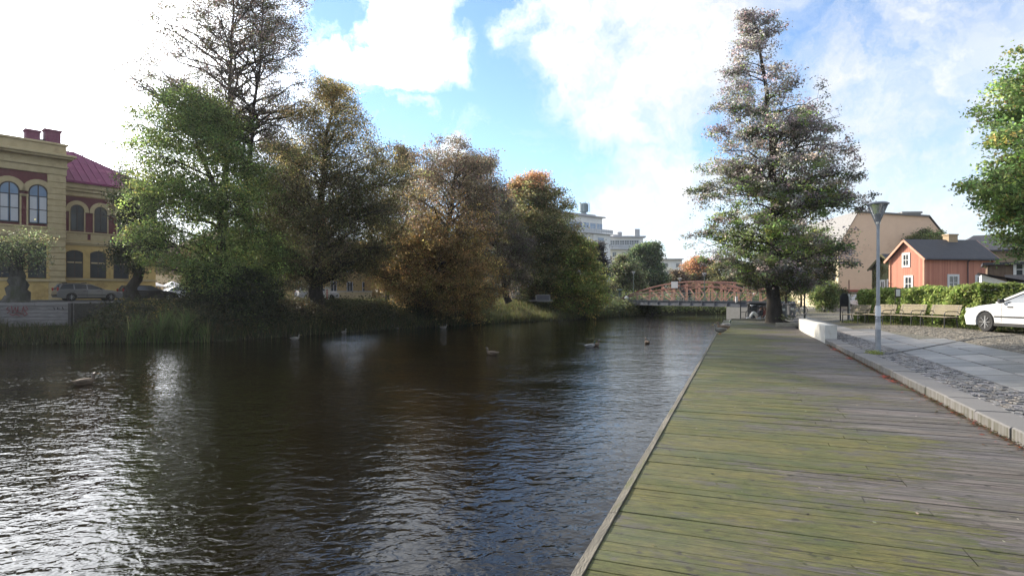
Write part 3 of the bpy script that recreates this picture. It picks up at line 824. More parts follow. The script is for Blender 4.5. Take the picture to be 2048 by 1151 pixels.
# the tall alder that stands through the end of the boardwalk
def c_alder(zf, rf, C, rng):
    n = len(zf); r = rng.random(n)
    c = pick(r, [(5, (.215, .19, .185)), (3, (.16, .15, .13)), (1.5, (.28, .25, .235))])
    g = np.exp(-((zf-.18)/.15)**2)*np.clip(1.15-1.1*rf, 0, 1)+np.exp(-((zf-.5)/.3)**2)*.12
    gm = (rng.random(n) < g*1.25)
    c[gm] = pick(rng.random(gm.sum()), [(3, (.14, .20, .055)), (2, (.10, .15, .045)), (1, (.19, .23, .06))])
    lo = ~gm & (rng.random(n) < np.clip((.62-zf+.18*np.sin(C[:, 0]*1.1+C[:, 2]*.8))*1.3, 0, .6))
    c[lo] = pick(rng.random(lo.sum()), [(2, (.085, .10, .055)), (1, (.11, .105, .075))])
    return c
ALD = [(12, 1493, 1520), (30, 1485, 1535), (75, 1458, 1565), (110, 1475, 1573), (150, 1445, 1595), (170, 1433, 1603), (200, 1433, 1631), (250, 1420, 1677), (290, 1415, 1693), (340, 1391, 1705), (360, 1387, 1713), (400, 1391, 1725), (440, 1395, 1729), (480, 1391, 1717), (515, 1397, 1695), (535, 1445, 1680), (565, 1475, 1645), (578, 1495, 1605)]
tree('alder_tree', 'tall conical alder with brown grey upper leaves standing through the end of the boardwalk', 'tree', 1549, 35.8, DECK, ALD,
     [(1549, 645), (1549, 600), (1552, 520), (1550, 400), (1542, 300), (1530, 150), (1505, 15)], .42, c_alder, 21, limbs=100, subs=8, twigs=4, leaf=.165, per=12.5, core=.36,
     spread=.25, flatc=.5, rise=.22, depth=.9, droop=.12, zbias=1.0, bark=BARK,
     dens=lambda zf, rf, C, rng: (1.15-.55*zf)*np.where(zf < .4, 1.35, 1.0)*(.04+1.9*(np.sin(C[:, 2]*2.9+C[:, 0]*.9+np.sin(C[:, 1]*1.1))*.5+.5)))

# ---- far bank, from left to right
tree('pollard_tree', 'short pollard with a thick gnarled trunk and pale leafy top above the timber wall', 'tree', 36, 33.5, 2.0,
     [(458, 20, 55), (475, 5, 78), (495, -15, 100), (512, -25, 106), (528, -10, 104)], [(36, 604), (34, 560), (38, 520), (36, 480)], .72,
     lambda zf, rf, C, rng: pick(rng.random(len(zf)), [(3, (.12, .15, .06)), (2, (.08, .10, .04)), (1.5, (.17, .18, .09))]), 5, limbs=20, subs=6, twigs=4, leaf=.13, per=4, spread=.34, rise=.6, branch_r=1.6,
     bark=bark_mat('ivy_bark', (.10, .095, .085), (.045, .042, .035), moss=(.05, .06, .03)))
tree('leaning_tree', 'dark tree with a thick leaning trunk in front of the yellow building corner', 'tree', 262, 41.0, 2.0,
     [(330, 255, 290), (360, 235, 310), (400, 232, 320), (440, 228, 330), (480, 228, 335), (520, 232, 330), (545, 258, 318)], [(262, 602), (270, 560), (288, 500), (285, 430), (275, 350)], .42,
     lambda zf, rf, C, rng: pick(rng.random(len(zf)), [(3, (.022, .032, .012)), (1, (.035, .042, .018))]), 6, limbs=34, subs=7, twigs=4, leaf=.17, per=12, spread=.35, rise=.5, droop=.2)
def c_green(zf, rf, C, rng):
    n = len(zf)
    return pick(np.clip(rng.random(n)*.75+.25*(np.sin(C[:, 0]*1.3)*np.sin(C[:, 2]*1.5)*.5+.5), 0, 1), [(2, (.06, .095, .028)), (4, (.12, .165, .045)), (2.5, (.18, .22, .055)), (1, (.25, .25, .055))])
tree('green_riverside_tree', 'broad bright green leafy tree hanging over the far bank beside the yellow building', 'tree', 395, 38.0, 1.9,
     [(196, 320, 440), (212, 285, 480), (260, 255, 500), (320, 245, 545), (400, 262, 565), (470, 265, 575), (520, 290, 585), (555, 340, 580), (585, 385, 560)],
     [(430, 615), (440, 520), (440, 400), (400, 300), (370, 215)], .40, c_green, 31, limbs=70, subs=8, twigs=5, leaf=.17, per=11, spread=.36, rise=.4, depth=.8, droop=.15, core=.9)
tree('twin_stem_alder', 'very tall sparse alder with two bare dark stems rising above the green tree', 'tree', 470, 41.5, 2.0,
     [(-90, 440, 560), (-50, 380, 600), (0, 360, 605), (60, 325, 600), (100, 280, 612), (150, 270, 636), (200, 285, 615), (250, 350, 575), (300, 420, 560)], None, .34,
     lambda zf, rf, C, rng: pick(rng.random(len(zf)), [(4, (.13, .105, .085)), (2, (.10, .085, .065)), (.8, (.12, .14, .05))]), 41, limbs=120, subs=8, twigs=5, leaf=.15, per=6.5, core=.2, spread=.3, rise=.5, depth=.85, bare=.05,
     stems=[[(455, 606), (452, 500), (450, 380), (457, 250), (462, 100), (468, -20), (470, -62)], [(470, 606), (490, 500), (494, 380), (505, 250), (520, 120), (528, 20), (530, -50)]], branch_r=1.25)
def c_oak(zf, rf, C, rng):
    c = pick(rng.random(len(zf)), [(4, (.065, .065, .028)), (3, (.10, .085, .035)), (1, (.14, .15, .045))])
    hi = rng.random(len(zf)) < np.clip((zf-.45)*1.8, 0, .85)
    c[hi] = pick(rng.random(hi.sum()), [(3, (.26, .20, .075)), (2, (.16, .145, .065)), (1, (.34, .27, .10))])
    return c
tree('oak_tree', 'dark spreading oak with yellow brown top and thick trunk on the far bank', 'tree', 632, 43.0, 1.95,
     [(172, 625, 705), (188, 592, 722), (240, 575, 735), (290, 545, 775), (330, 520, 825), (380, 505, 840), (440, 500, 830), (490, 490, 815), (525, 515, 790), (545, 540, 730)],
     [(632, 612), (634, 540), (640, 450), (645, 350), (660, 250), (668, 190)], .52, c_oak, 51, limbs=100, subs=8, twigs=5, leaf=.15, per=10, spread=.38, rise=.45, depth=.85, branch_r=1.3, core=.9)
tree('understorey_bush', 'dark overgrown bush below the green tree at the water', 'bush', 470, 37.0, 1.2,
     [(548, 430, 510), (570, 400, 545), (605, 385, 565), (640, 390, 580), (655, 400, 575)], [(470, 640), (475, 600), (470, 540)], .12,
     lambda zf, rf, C, rng: pick(rng.random(len(zf)), [(3, (.022, .028, .012)), (2, (.035, .042, .016)), (.5, (.08, .10, .03))]), 61, limbs=34, subs=7, twigs=4, leaf=.17, per=13, spread=.36, core=.6, part_leaf='foliage')
tree('scrub_bush', 'low brown green scrub at the foot of the oak beside the water', 'bush', 590, 40.5, 1.4,
     [(606, 560, 600), (618, 530, 640), (638, 520, 690), (652, 530, 690)], [(590, 645), (598, 628), (595, 612)], .08,
     lambda zf, rf, C, rng: pick(rng.random(len(zf)), [(3, (.035, .032, .016)), (2, (.05, .045, .02)), (.6, (.12, .09, .03))]), 62, limbs=26, subs=6, twigs=4, leaf=.15, per=10, spread=.34, core=.5, part_leaf='foliage')
def c_chest(zf, rf, C, rng):
    c = pick(rng.random(len(zf)), [(3, (.20, .125, .038)), (3, (.14, .095, .032)), (2.2, (.28, .20, .06)), (1, (.11, .105, .035))])
    hi = rng.random(len(zf)) < np.clip((zf-.42)*3, 0, 1)
    c[hi] = pick(rng.random(hi.sum()), [(3, (.145, .115, .08)), (2, (.12, .105, .075)), (1, (.20, .14, .07))])
    return c
tree('rusty_chestnut_tree', 'horse chestnut with rust brown lower leaves hanging to the water and thin grey top', 'tree', 872, 50.0, 1.8,
     [(288, 860, 960), (303, 830, 990), (350, 808, 1005), (420, 790, 1010), (470, 765, 1010), (520, 745, 1005), (570, 750, 1000), (610, 780, 985), (635, 820, 975), (645, 850, 960)],
     [(872, 610), (880, 560), (890, 480), (905, 400), (915, 300)], .48, c_chest, 71, limbs=95, subs=8, twigs=5, leaf=.19, per=10, spread=.36, rise=.5, depth=.8, droop=.2, hang=.5, core=.8, branch_r=1.2,
     dens=lambda zf, rf, C, rng: np.where(zf > .5, .6, 1.3), bare=.1)
tree('ochre_tree', 'small golden green tree between the oak and the rusty chestnut', 'tree', 770, 52.0, 2.0,
     [(395, 760, 800), (430, 735, 830), (480, 715, 840), (530, 720, 840), (570, 735, 830)], [(775, 606), (775, 520), (778, 420)], .2,
     lambda zf, rf, C, rng: pick(rng.random(len(zf)), [(2, (.12, .10, .03)), (2, (.08, .09, .025)), (1.5, (.17, .12, .03))]), 72, limbs=36, subs=7, twigs=4, leaf=.17, per=9, spread=.36, core=.3)
tree('bare_top_tree', 'grey brown tree with twiggy half bare crown behind the rusty chestnut', 'tree', 1000, 60.0, 2.0,
     [(320, 930, 980), (345, 900, 1010), (390, 890, 1030), (450, 900, 1060), (510, 940, 1070), (560, 970, 1060), (590, 990, 1050)],
     [(1018, 608), (1010, 585), (1000, 500), (975, 420), (955, 335)], .3,
     lambda zf, rf, C, rng: pick(rng.random(len(zf)), [(3, (.12, .10, .085)), (2, (.09, .085, .055)), (1, (.11, .12, .05))]), 73, limbs=80, subs=8, twigs=5, leaf=.17, per=9, spread=.34, rise=.55, branch_r=1.2, bare=.1, core=.5)
def c_gold(zf, rf, C, rng):
    c = pick(rng.random(len(zf)), [(3, (.15, .145, .06)), (2.5, (.11, .12, .045)), (2, (.21, .17, .07))])
    hi = rng.random(len(zf)) < np.clip((zf-.8)*5, 0, 1)
    c[hi] = pick(rng.random(hi.sum()), [(3, (.38, .21, .10)), (2, (.30, .20, .09))])
    return c
tree('orange_top_tree', 'rounded tree with an orange cap before the white apartment blocks', 'tree', 1065, 66.0, 2.0,
     [(352, 1040, 1100), (375, 1020, 1115), (395, 1000, 1140), (430, 985, 1152), (480, 980, 1150), (530, 1000, 1145), (570, 1020, 1130), (592, 1030, 1100)],
     [(1070, 606), (1070, 540), (1068, 450), (1068, 360)], .35, c_gold, 74, limbs=90, subs=8, twigs=5, leaf=.21, per=11, spread=.42, rise=.45, core=.9)
def c_yg(zf, rf, C, rng):
    return pick(rng.random(len(zf)), [(3, (.18, .20, .05)), (3, (.12, .16, .04)), (2, (.27, .25, .07)), (1, (.32, .24, .07))])
tree('yellow_green_chestnut_tree', 'yellow green chestnut whose low branches dip to the river left of the bridge', 'tree', 1152, 66.0, 1.6,
     [(470, 1120, 1175), (500, 1090, 1195), (540, 1085, 1205), (580, 1095, 1212), (610, 1105, 1210), (632, 1120, 1190)],
     [(1135, 612), (1142, 580), (1150, 520), (1148, 480)], .28, c_yg, 75, limbs=60, subs=7, twigs=5, leaf=.22, per=13, spread=.4, rise=.3, droop=.3, core=.5, hang=.3)
tree('copper_tree', 'dark purple leaved tree at the left end of the bridge', 'tree', 1190, 84.0, 2.0,
     [(490, 1175, 1200), (520, 1165, 1212), (560, 1165, 1222), (590, 1180, 1220)], [(1192, 605), (1190, 550), (1188, 500)], .25,
     lambda zf, rf, C, rng: pick(rng.random(len(zf)), [(3, (.035, .03, .032)), (1, (.05, .05, .04))]), 76, limbs=30, subs=6, twigs=4, leaf=.28, per=10, spread=.5, core=.4)

G0 = 'second row of trees behind the far bank'
def c_back(a, b): return lambda zf, rf, C, rng: pick(rng.random(len(zf)), [(3, a), (2, b), (1, tuple(x*1.5 for x in a))])
tree('background_tree', 'dark brown green tree filling the gap between the green tree and the oak', 'tree', 560, 54.0, 2.0,
     [(268, 530, 585), (300, 505, 615), (360, 490, 630), (430, 485, 640), (510, 490, 640), (575, 510, 620)], [(560, 606), (560, 500), (558, 290)], .3, c_back((.06, .058, .028), (.045, .05, .02)), 77, limbs=60, subs=7, twigs=4, leaf=.2, per=10, spread=.42, core=.7, group=G0)
tree('background_tree', 'rust and green tree between the oak and the rusty chestnut, behind both', 'tree', 812, 62.0, 2.0,
     [(298, 800, 850), (330, 770, 880), (390, 750, 890), (460, 745, 890), (540, 750, 890), (585, 770, 880)], [(812, 606), (812, 500), (815, 320)], .3, c_back((.085, .062, .03), (.06, .06, .026)), 78, limbs=60, subs=7, twigs=4, leaf=.22, per=9, spread=.42, core=.6, group=G0)
tree('background_tree', 'dull green tree behind the twiggy half bare tree', 'tree', 975, 72.0, 2.0,
     [(380, 950, 1010), (410, 925, 1035), (470, 915, 1050), (540, 930, 1045), (590, 950, 1030)], [(975, 606), (975, 500), (975, 400)], .3, c_back((.085, .09, .04), (.11, .09, .045)), 79, limbs=50, subs=7, twigs=4, leaf=.26, per=9, spread=.5, core=.7, group=G0)

# ------------------------------------------------------------------ buildings
def arc_poly(w, h, rise, n=10, x0=0, z0=0):
    """window outline: w wide, h high in all, top arched by rise"""
    if rise <= 0: return [(x0-w/2, z0), (x0+w/2, z0), (x0+w/2, z0+h), (x0-w/2, z0+h)]
    r = (w*w/4+rise*rise)/(2*rise); zc = z0+h-r
    a0 = math.asin(min(1, w/2/r)); pts = [(x0-w/2, z0), (x0+w/2, z0)]
    if rise >= w/2-.001: a0 = PI/2
    for i in range(n+1):
        a = a0-2*a0*i/n; pts.append((x0+r*math.sin(a), zc+r*math.cos(a)))
    return pts
def arch_ring(mb, w, h, rise, t, x, z, y0, y1, n=12, legs=None):
    """surround of an arched window: from the spring down by legs"""
    def arc(ww, rr):
        r = (ww*ww/4+rr*rr)/(2*rr); zc = z+h-rise+rr-r
        a0 = PI/2 if rr >= ww/2-.001 else math.asin(min(1, ww/2/r))
        return [(x+r*math.sin(a0-2*a0*i/n), zc+r*math.cos(a0-2*a0*i/n)) for i in range(n+1)]
    inn = arc(w, rise); out = arc(w+2*t, rise+t*(1 if rise >= w/2-.01 else .8))
    legs = h-rise if legs is None else legs
    zb = z+h-rise-legs
    inn = [(x+w/2, zb)]+inn+[(x-w/2, zb)]; out = [(x+w/2+t, zb)]+out+[(x-w/2-t, zb)]
    for i in range(len(inn)-1):
        q = [inn[i], inn[i+1], out[i+1], out[i]]
        mb.prism(q, y0, y1)
def window(parent, x, z, w, h, y, rise=0, glass=None, frame=None, cols=2, rows=(.33, .66), fw=.06, depth=.05, surround=None, st=.12, sill=True, curtain=None, sd=.10, face=-1):
    """a window on a wall in the local xz plane; face is the side that is outdoors along local y"""
    s = face
    g = MB(); g.prism(arc_poly(w, h, rise, 12, x, z), y+s*.012, y+s*.03)
    f = MB()
    P = arc_poly(w, h, rise, 12, x, z)
    c = (x, z+h/2)
    Q = [(c[0]+(p[0]-c[0])*(1-2*fw/w), c[1]+(p[1]-c[1])*(1-2*fw/h)) for p in P]
    for i in range(len(P)):
        j = (i+1) % len(P); f.prism([P[i], P[j], Q[j], Q[i]], y+s*.01, y+s*depth*1.4)
    for k in range(1, cols):
        xx = x-w/2+w*k/cols; top = h-(.01 if rise == 0 or k*2 == cols else rise*.5)
        f.b2(xx-fw*.45, xx+fw*.45, min(y+s*.012, y+s*depth*1.2), max(y+s*.012, y+s*depth*1.2), z+.01, z+top-.01)
    for r in rows:
        f.b2(x-w/2+.01, x+w/2-.01, min(y+s*.012, y+s*depth*1.1), max(y+s*.012, y+s*depth*1.1), z+h*r-fw*.4, z+h*r+fw*.4)
    wn = f.obj('window', frame, parent)
    g.obj('pane', glass, wn)
    if curtain:
        cu = MB()
        for k in range(cols):
            xx = x-w/2+w*(k+.5)/cols; ww = w/cols-fw*2.2
            cu.b2(xx-ww/2, xx+ww/2, y+s*.034-.003, y+s*.034+.003, z+h*.04, z+h*(rows[-1] if rows else .8)-fw*.6)
        cu.obj('blind', curtain, wn)
    if surround:
        t = MB()
        if rise > 0: arch_ring(t, w+.02, h+.01, rise, st, x, z, y+s*.005, y+s*sd, legs=0 if rise > .5 else h-rise)
        else:
            a, b = min(y+s*.005, y+s*sd), max(y+s*.005, y+s*sd)
            t.b2(x-w/2-st, x-w/2, a, b, z-st, z+h+st); t.b2(x+w/2, x+w/2+st, a, b, z-st, z+h+st)
            t.b2(x-w/2, x+w/2, a, b, z+h, z+h+st); t.b2(x-w/2, x+w/2, a, b, z-st, z)
        t.obj('surround', surround, wn)
    return wn

GL = glass_mat('window_glass'); GLB = glass_mat('sky_glass', (.12, .17, .24))
YEL = pm('yellow_render', (.58, .42, .17), (.49, .345, .13), scale=1.5, rough=.9, bump=.15, bscale=20, c3=(.30, .20, .08), s3=.4, spec=.2)
CRM = pm('cream_stone', (.50, .40, .23), (.42, .33, .18), scale=2, rough=.85, bump=.15, c3=(.33, .25, .14), s3=.8, spec=.2)
DRED = pm('dark_red_brick', (.15, .042, .045), (.10, .03, .035), scale=9, rough=.9, bump=.4, bscale=25, c3=(.11, .05, .05), s3=.9, spec=.2)
PROOF = pm('plum_metal_roof', (.20, .036, .10), (.155, .028, .08), scale=2, rough=.75, spec=.2, c3=(.30, .09, .15), s3=.7)
DKF = pm('dark_frame', (.035, .025, .022), rough=.5)
BLIND = pm('white_blind', (.55, .55, .55), (.48, .49, .50), rough=.9)

def school():
    s40, c40 = math.sin(R(40)), math.cos(R(40))
    d = (s40, c40); n = (-c40, s40)
    O = (n[0]*66+d[0]*9.5, n[1]*66+d[1]*9.5)
    s0 = 9.5
    root = thing('school_building', 'grand yellow and dark red building with plum roof and arched windows on the far bank', 'building', (O[0], O[1], LEFT), R(50))
    def loc(px, py, nd):
        k = (px-CX)/F; Z = nd/(n[0]*k+n[1]); P = (k*Z, Z)
        return P[0]*d[0]+P[1]*d[1]-s0, H(py, Z)-LEFT
    yw = 64.2-66                                       # face of the left wing, local y
    xj = loc(129, 500, 64.2)[0]                        # its right corner
    xe = loc(262, 500, 66)[0]+2.2                      # right end of the recessed wing
    xl = xj-24
    # walls
    w = MB(); w.b2(xl, xj, yw, 12, -.3, 11.2); w.obj('wall', YEL, root)
    w = MB(); w.b2(xj, xe, 0, 12, -.3, 9.75); w.obj('wall', YEL, root)
    # dark red field of the upper floor
    w = MB(); w.b2(xl, xj-1.25, yw-.03, yw+.01, 6.55, 11.16); w.b2(xl, xj-1.25, yw-.02, yw+.01, 5.9+.25, 6.5); w.obj('brick_field', DRED, root)
    w = MB(); w.b2(xj+.02, xe-.02, -.03, .01, 5.75, 9.7); w.obj('brick_field', DRED, root)
    # cornices, bands and pilasters
    t = MB()
    t.b2(xl, xj+.14, yw-.16, 12.2, 11.16, 11.75); t.b2(xl, xj+.22, yw-.30, 12.2, 11.75, 11.95); t.b2(xl, xj+.18, yw-.12, 12.1, 11.95, 12.55)
    t.b2(xl, xj+.55, yw-.62, 12.4, 12.55, 12.72); t.b2(xl, xj+.72, yw-.80, 12.5, 12.72, 12.92); t.b2(xl, xj+.12, yw-.10, 12.0, 12.92, 13.75); t.b2(xl, xj+.22, yw-.22, 12.1, 13.75, 13.95)
    t.obj('cornice', CRM, root, bevel=.03)
    t = MB()
    t.b2(xj+.0, xe+.12, -.14, .0, 9.75, 10.15); t.b2(xj, xe+.3, -.34, .0, 10.15, 10.42); t.b2(xj, xe+.45, -.5, .0, 10.42, 11.0)
    t.obj('cornice', CRM, root, bevel=.03)
    t = MB()
    for (a, b, yy, z0, z1, pr) in [(xl, xj+.10, yw, 5.62, 5.95, .16), (xl, xj+.10, yw, 5.45, 5.6, .08), (xl, xj-1.27, yw, 6.38, 6.55, .12), (xl, xj+.08, yw, 1.75, 1.98, .12),
                                   (xj+.1, xe+.1, 0, 5.35, 5.62, .15), (xj+.1, xe+.1, 0, 5.2, 5.33, .08), (xj+.02, xe, 0, 6.32, 6.46, .11), (xj+.1, xe+.1, 0, 1.95, 2.15, .12),
                                   (xj+.1, xe, 0, 3.55, 3.68, .05), (xl, xj-.05, yw, 3.8, 3.92, .05)]:
        t.b2(a, b, yy-pr, yy-.0, z0, z1)
    t.obj('string_course', CRM, root, bevel=.02)
    t = MB(); t.b2(xj-1.22, xj+.06, yw-.10, yw, 5.95, 11.16); t.b2(xj-1.30, xj+.10, yw-.16, yw, 5.97, 6.3)
    for i in range(9): t.b2(xj-1.24, xj+.08, yw-.14, yw, 6.35+i*.52, 6.81+i*.52)
    t.obj('pilaster', CRM, root, bevel=.02); t = MB()
    t.b2(xj-1.1, xj+.02, yw-.05, yw, .1, 5.42)
    for i in range(10):
        z0 = .15+i*.52
        if z0+.44 > 5.4: break
        if z0 < 1.75 < z0+.46 or z0 < 1.98 < z0+.4: continue
        t.b2(xj-1.15, xj+.07, yw-.12, yw, z0, z0+.42)
    t.obj('pilaster', CRM, root, bevel=.02)
    # cream panels in the red band under the upper windows
    t = MB()
    for px in (76, 18, -38): 
        x = loc(px, 450, 64.2)[0]; t = MB(); t.b2(x-.95, x+.95, yw-.05, yw, 5.97, 6.36); t.obj('apron_panel', CRM, root)
    for px in (154, 201, 246):
        x = loc(px, 470, 66)[0]; t = MB(); t.b2(x-.8, x+.8, -.05, 0, 5.66, 6.3); t.obj('apron_panel', CRM, root)
    # upper windows
    for px in (76, 18, -42, -104):
        x = loc(px, 420, 64.2)[0]
        window(root, x, 6.72, 1.34, 3.40, yw-.03, rise=.67, glass=GLB, frame=DKF, cols=2, rows=(.36, .70), fw=.09, surround=CRM, st=.44, curtain=BLIND, sd=.12)
    t = MB()
    for px in (76, 18, -42, -104):
        x = loc(px, 420, 64.2)[0]
        for sgn in (-1, 1):
            t = MB(); t.b2(x+sgn*.74-.06, x+sgn*.74+.06, yw-.10, yw, 6.57, 9.0); a_, b_ = sorted((x+sgn*1.14, x+sgn*.68)); t.b2(a_, b_, yw-.15, yw, 9.0, 9.2); t.obj('window_jamb', CRM, root)
    for px in (154, 201, 247):
        x = loc(px, 430, 66)[0]
        window(root, x, 6.55, 1.04, 2.40, -.03, rise=.52, glass=GL, frame=DKF, cols=2, rows=(.66,), fw=.08, surround=CRM, st=.36, sd=.12)
    t = MB()
    for px in (154, 201, 247):
        x = loc(px, 430, 66)[0]
        for sgn in (-1, 1):
            t = MB(); t.b2(x+sgn*.575-.05, x+sgn*.575+.05, -.10, 0, 6.47, 8.3); a_, b_ = sorted((x+sgn*.90, x+sgn*.53)); t.b2(a_, b_, -.15, 0, 8.28, 8.45); t.obj('window_jamb', CRM, root)
    # ground floor
    for px in (74, 3, -60):
        x = loc(px, 520, 64.2)[0]
        window(root, x, 2.05, 1.25, 3.05, yw, rise=.28, glass=GL, frame=DKF, cols=2, rows=(.7,), fw=.08, surround=YEL, st=.28, sd=.07)
    for px in (149, 196, 242):
        x = loc(px, 530, 66)[0]
        window(root, x, 2.2, 1.28, 2.55, 0, rise=.24, glass=GL, frame=DKF, cols=2, rows=(.7,), fw=.08, surround=YEL, st=.28, sd=.07)
    # roofs
    r = MB(); y0, y1, zr, ze = -.6, 11, 14.9, 10.98
    ym = 5.5; xr = xe-5.5
    r.add([(xj+.05, y0, ze), (xe+.5, y0, ze), (xe+.5, y1, ze), (xj+.05, y1, ze), (xj+.05, ym, zr), (xr, ym, zr)], [(0, 1, 5, 4), (1, 2, 5), (2, 3, 4, 5), (3, 0, 4), (0, 3, 2, 1)])
    r.b2(xj+.05, xe+.55, y0-.12, y0, ze-.12, ze+.06)
    for i in range(14):
        xx = xj+.5+i*.62
        if xx < xe: 
            t_ = min(1.0, (xe+.5-xx)/6.0); r.beam((xx, y0+.02, ze+.05), (xx, y0+(ym-y0)*t_, ze+(zr-ze)*t_+.03), .04, .05)
    r.obj('roof', PROOF, root)
    r = MB(); r.add([(xl, yw+.6, 13.9), (xj-.1, yw+.6, 13.9), (xj-.1, 11.6, 13.9), (xl, 11.6, 13.9), (xl, 4.6, 15.3), (xj-2.2, 4.6, 15.3)], [(0, 1, 5, 4), (1, 2, 5), (2, 3, 4, 5), (3, 0, 4)])
    rf = r.obj('roof', PROOF, root)
    for px, w_, nd in ((67, 1.0, 66.5), (107, 1.15, 66.5)):
        x, z = loc(px, 262, nd)
        c = MB(); c.b2(x-w_/2, x+w_/2, .6, 1.5, 13.9, z); c.b2(x-w_/2-.08, x+w_/2+.08, .52, 1.58, z-.02, z+.14)
        c.obj('chimney', pm('plum_brick', (.20, .055, .10), (.14, .04, .07), scale=8, bump=.3), rf)
    x, z = loc(88, 280, 66.5); c = MB(); c.tube([(x, 1, 13.9), (x, 1, z)], .12, 8); c.tube([(x, 1, z), (x, 1, z+.12)], .2, 8); c.obj('vent', DKF, rf)
    # ladder rail along the ridge and rain pipe
    t = MB()
    for i in range(6): t.tube([(xe-6+i*1.2, 5.4, 14.0), (xe-6+i*1.2, 5.4, 15.5)], .03, 5)
    t.tube([(xe-6.3, 5.4, 15.45), (xe+.6, 5.4, 15.45)], .03, 5); t.obj('roof_rail', DKF, root)
    t = MB(); t.tube([(xj+.28, -.12, 0), (xj+.28, -.12, 10.2)], .06, 6); t.obj('drain_pipe', pm('brown_pipe', (.10, .05, .045), rough=.5), root)
    t = MB(); t.b2(xj+7.0, xj+7.35, -.03, -.001, 1.05, 1.4); t.obj('notice_plate', BLIND, root)
school()

def plain_house(name, label, px0, px1, Z0, Z1, ztop, base, wall, roofm, nx, nz, group=None, depth=12, winw=1.0, winh=1.5, frame=None, roof=2.5, zbase=.9, rowh=None, glass=None, balconies=(), penthouse=None, cat='building', surround=None, flat=False):
    """a block whose front runs from (px0, Z0) to (px1, Z1); ztop is the eave height over the ground"""
    A, B = Vector((W(px0, Z0), Z0, 0)), Vector((W(px1, Z1), Z1, 0))
    L_ = (B-A).length; rz = math.atan2(B.y-A.y, B.x-A.x)
    root = thing(name, label, cat, (A.x, A.y, base), rz, group)
    w = MB(); w.b2(0, L_, 0, depth, -.3, ztop); w.obj('wall', wall, root)
    r = MB()
    if flat: r.b2(-.25, L_+.25, -.3, depth+.25, ztop, ztop+.3)
    else:
        e = .5; r.add([(-e, -e, ztop), (L_+e, -e, ztop), (L_+e, depth+e, ztop), (-e, depth+e, ztop), (min(3, L_/3), depth/2, ztop+roof), (L_-min(3, L_/3), depth/2, ztop+roof)],
                      [(0, 1, 5, 4), (1, 2, 5), (2, 3, 4, 5), (3, 0, 4), (3, 2, 1, 0)])
        r.b2(-e, L_+e, -e-.1, -e+.02, ztop-.15, ztop+.05)
    r.obj('roof', roofm, root)
    rowh = rowh or (ztop-zbase)/nz
    for j in range(nz):
        for i in range(nx):
            x = L_*(i+.5)/nx
            window(root, x, zbase+j*rowh, winw, winh, 0, 0, glass or GL, frame or BLIND, cols=2, rows=(), fw=.07, surround=surround, st=.1, sd=.06)
    for (x0, x1, j) in balconies:
        b = MB(); b.b2(L_*x0, L_*x1, -1.3, 0, zbase+j*rowh-.75, zbase+j*rowh-.6); b.b2(L_*x0, L_*x1, -1.3, -1.24, zbase+j*rowh-.6, zbase+j*rowh+.35)
        b.b2(L_*x0, L_*x0+.06, -1.24, 0, zbase+j*rowh-.6, zbase+j*rowh+.35); b.b2(L_*x1-.06, L_*x1, -1.24, 0, zbase+j*rowh-.6, zbase+j*rowh+.35)
        b.obj('balcony', pm('balcony_panel', (.52, .53, .54), (.45, .46, .47), rough=.7), root)
    return root, L_

CW = pm('pale_render', (.80, .78, .74), (.74, .72, .68), scale=.6, rough=.9, spec=.2, c3=(.68, .67, .64), s3=.15)
CW2 = pm('cream_render', (.82, .78, .66), (.76, .72, .58), scale=.6, rough=.9, spec=.2)
FLATR = pm('flat_roof_edge', (.42, .42, .43), (.35, .35, .36), rough=.7)
SLATE = pm('slate_roof', (.055, .055, .062), (.04, .04, .046), scale=3, rough=.6, bump=.4, c3=(.075, .07, .065), s3=.6)
BROWNR = pm('tile_roof', (.14, .06, .045), (.10, .045, .035), scale=4, rough=.9, bump=.3)

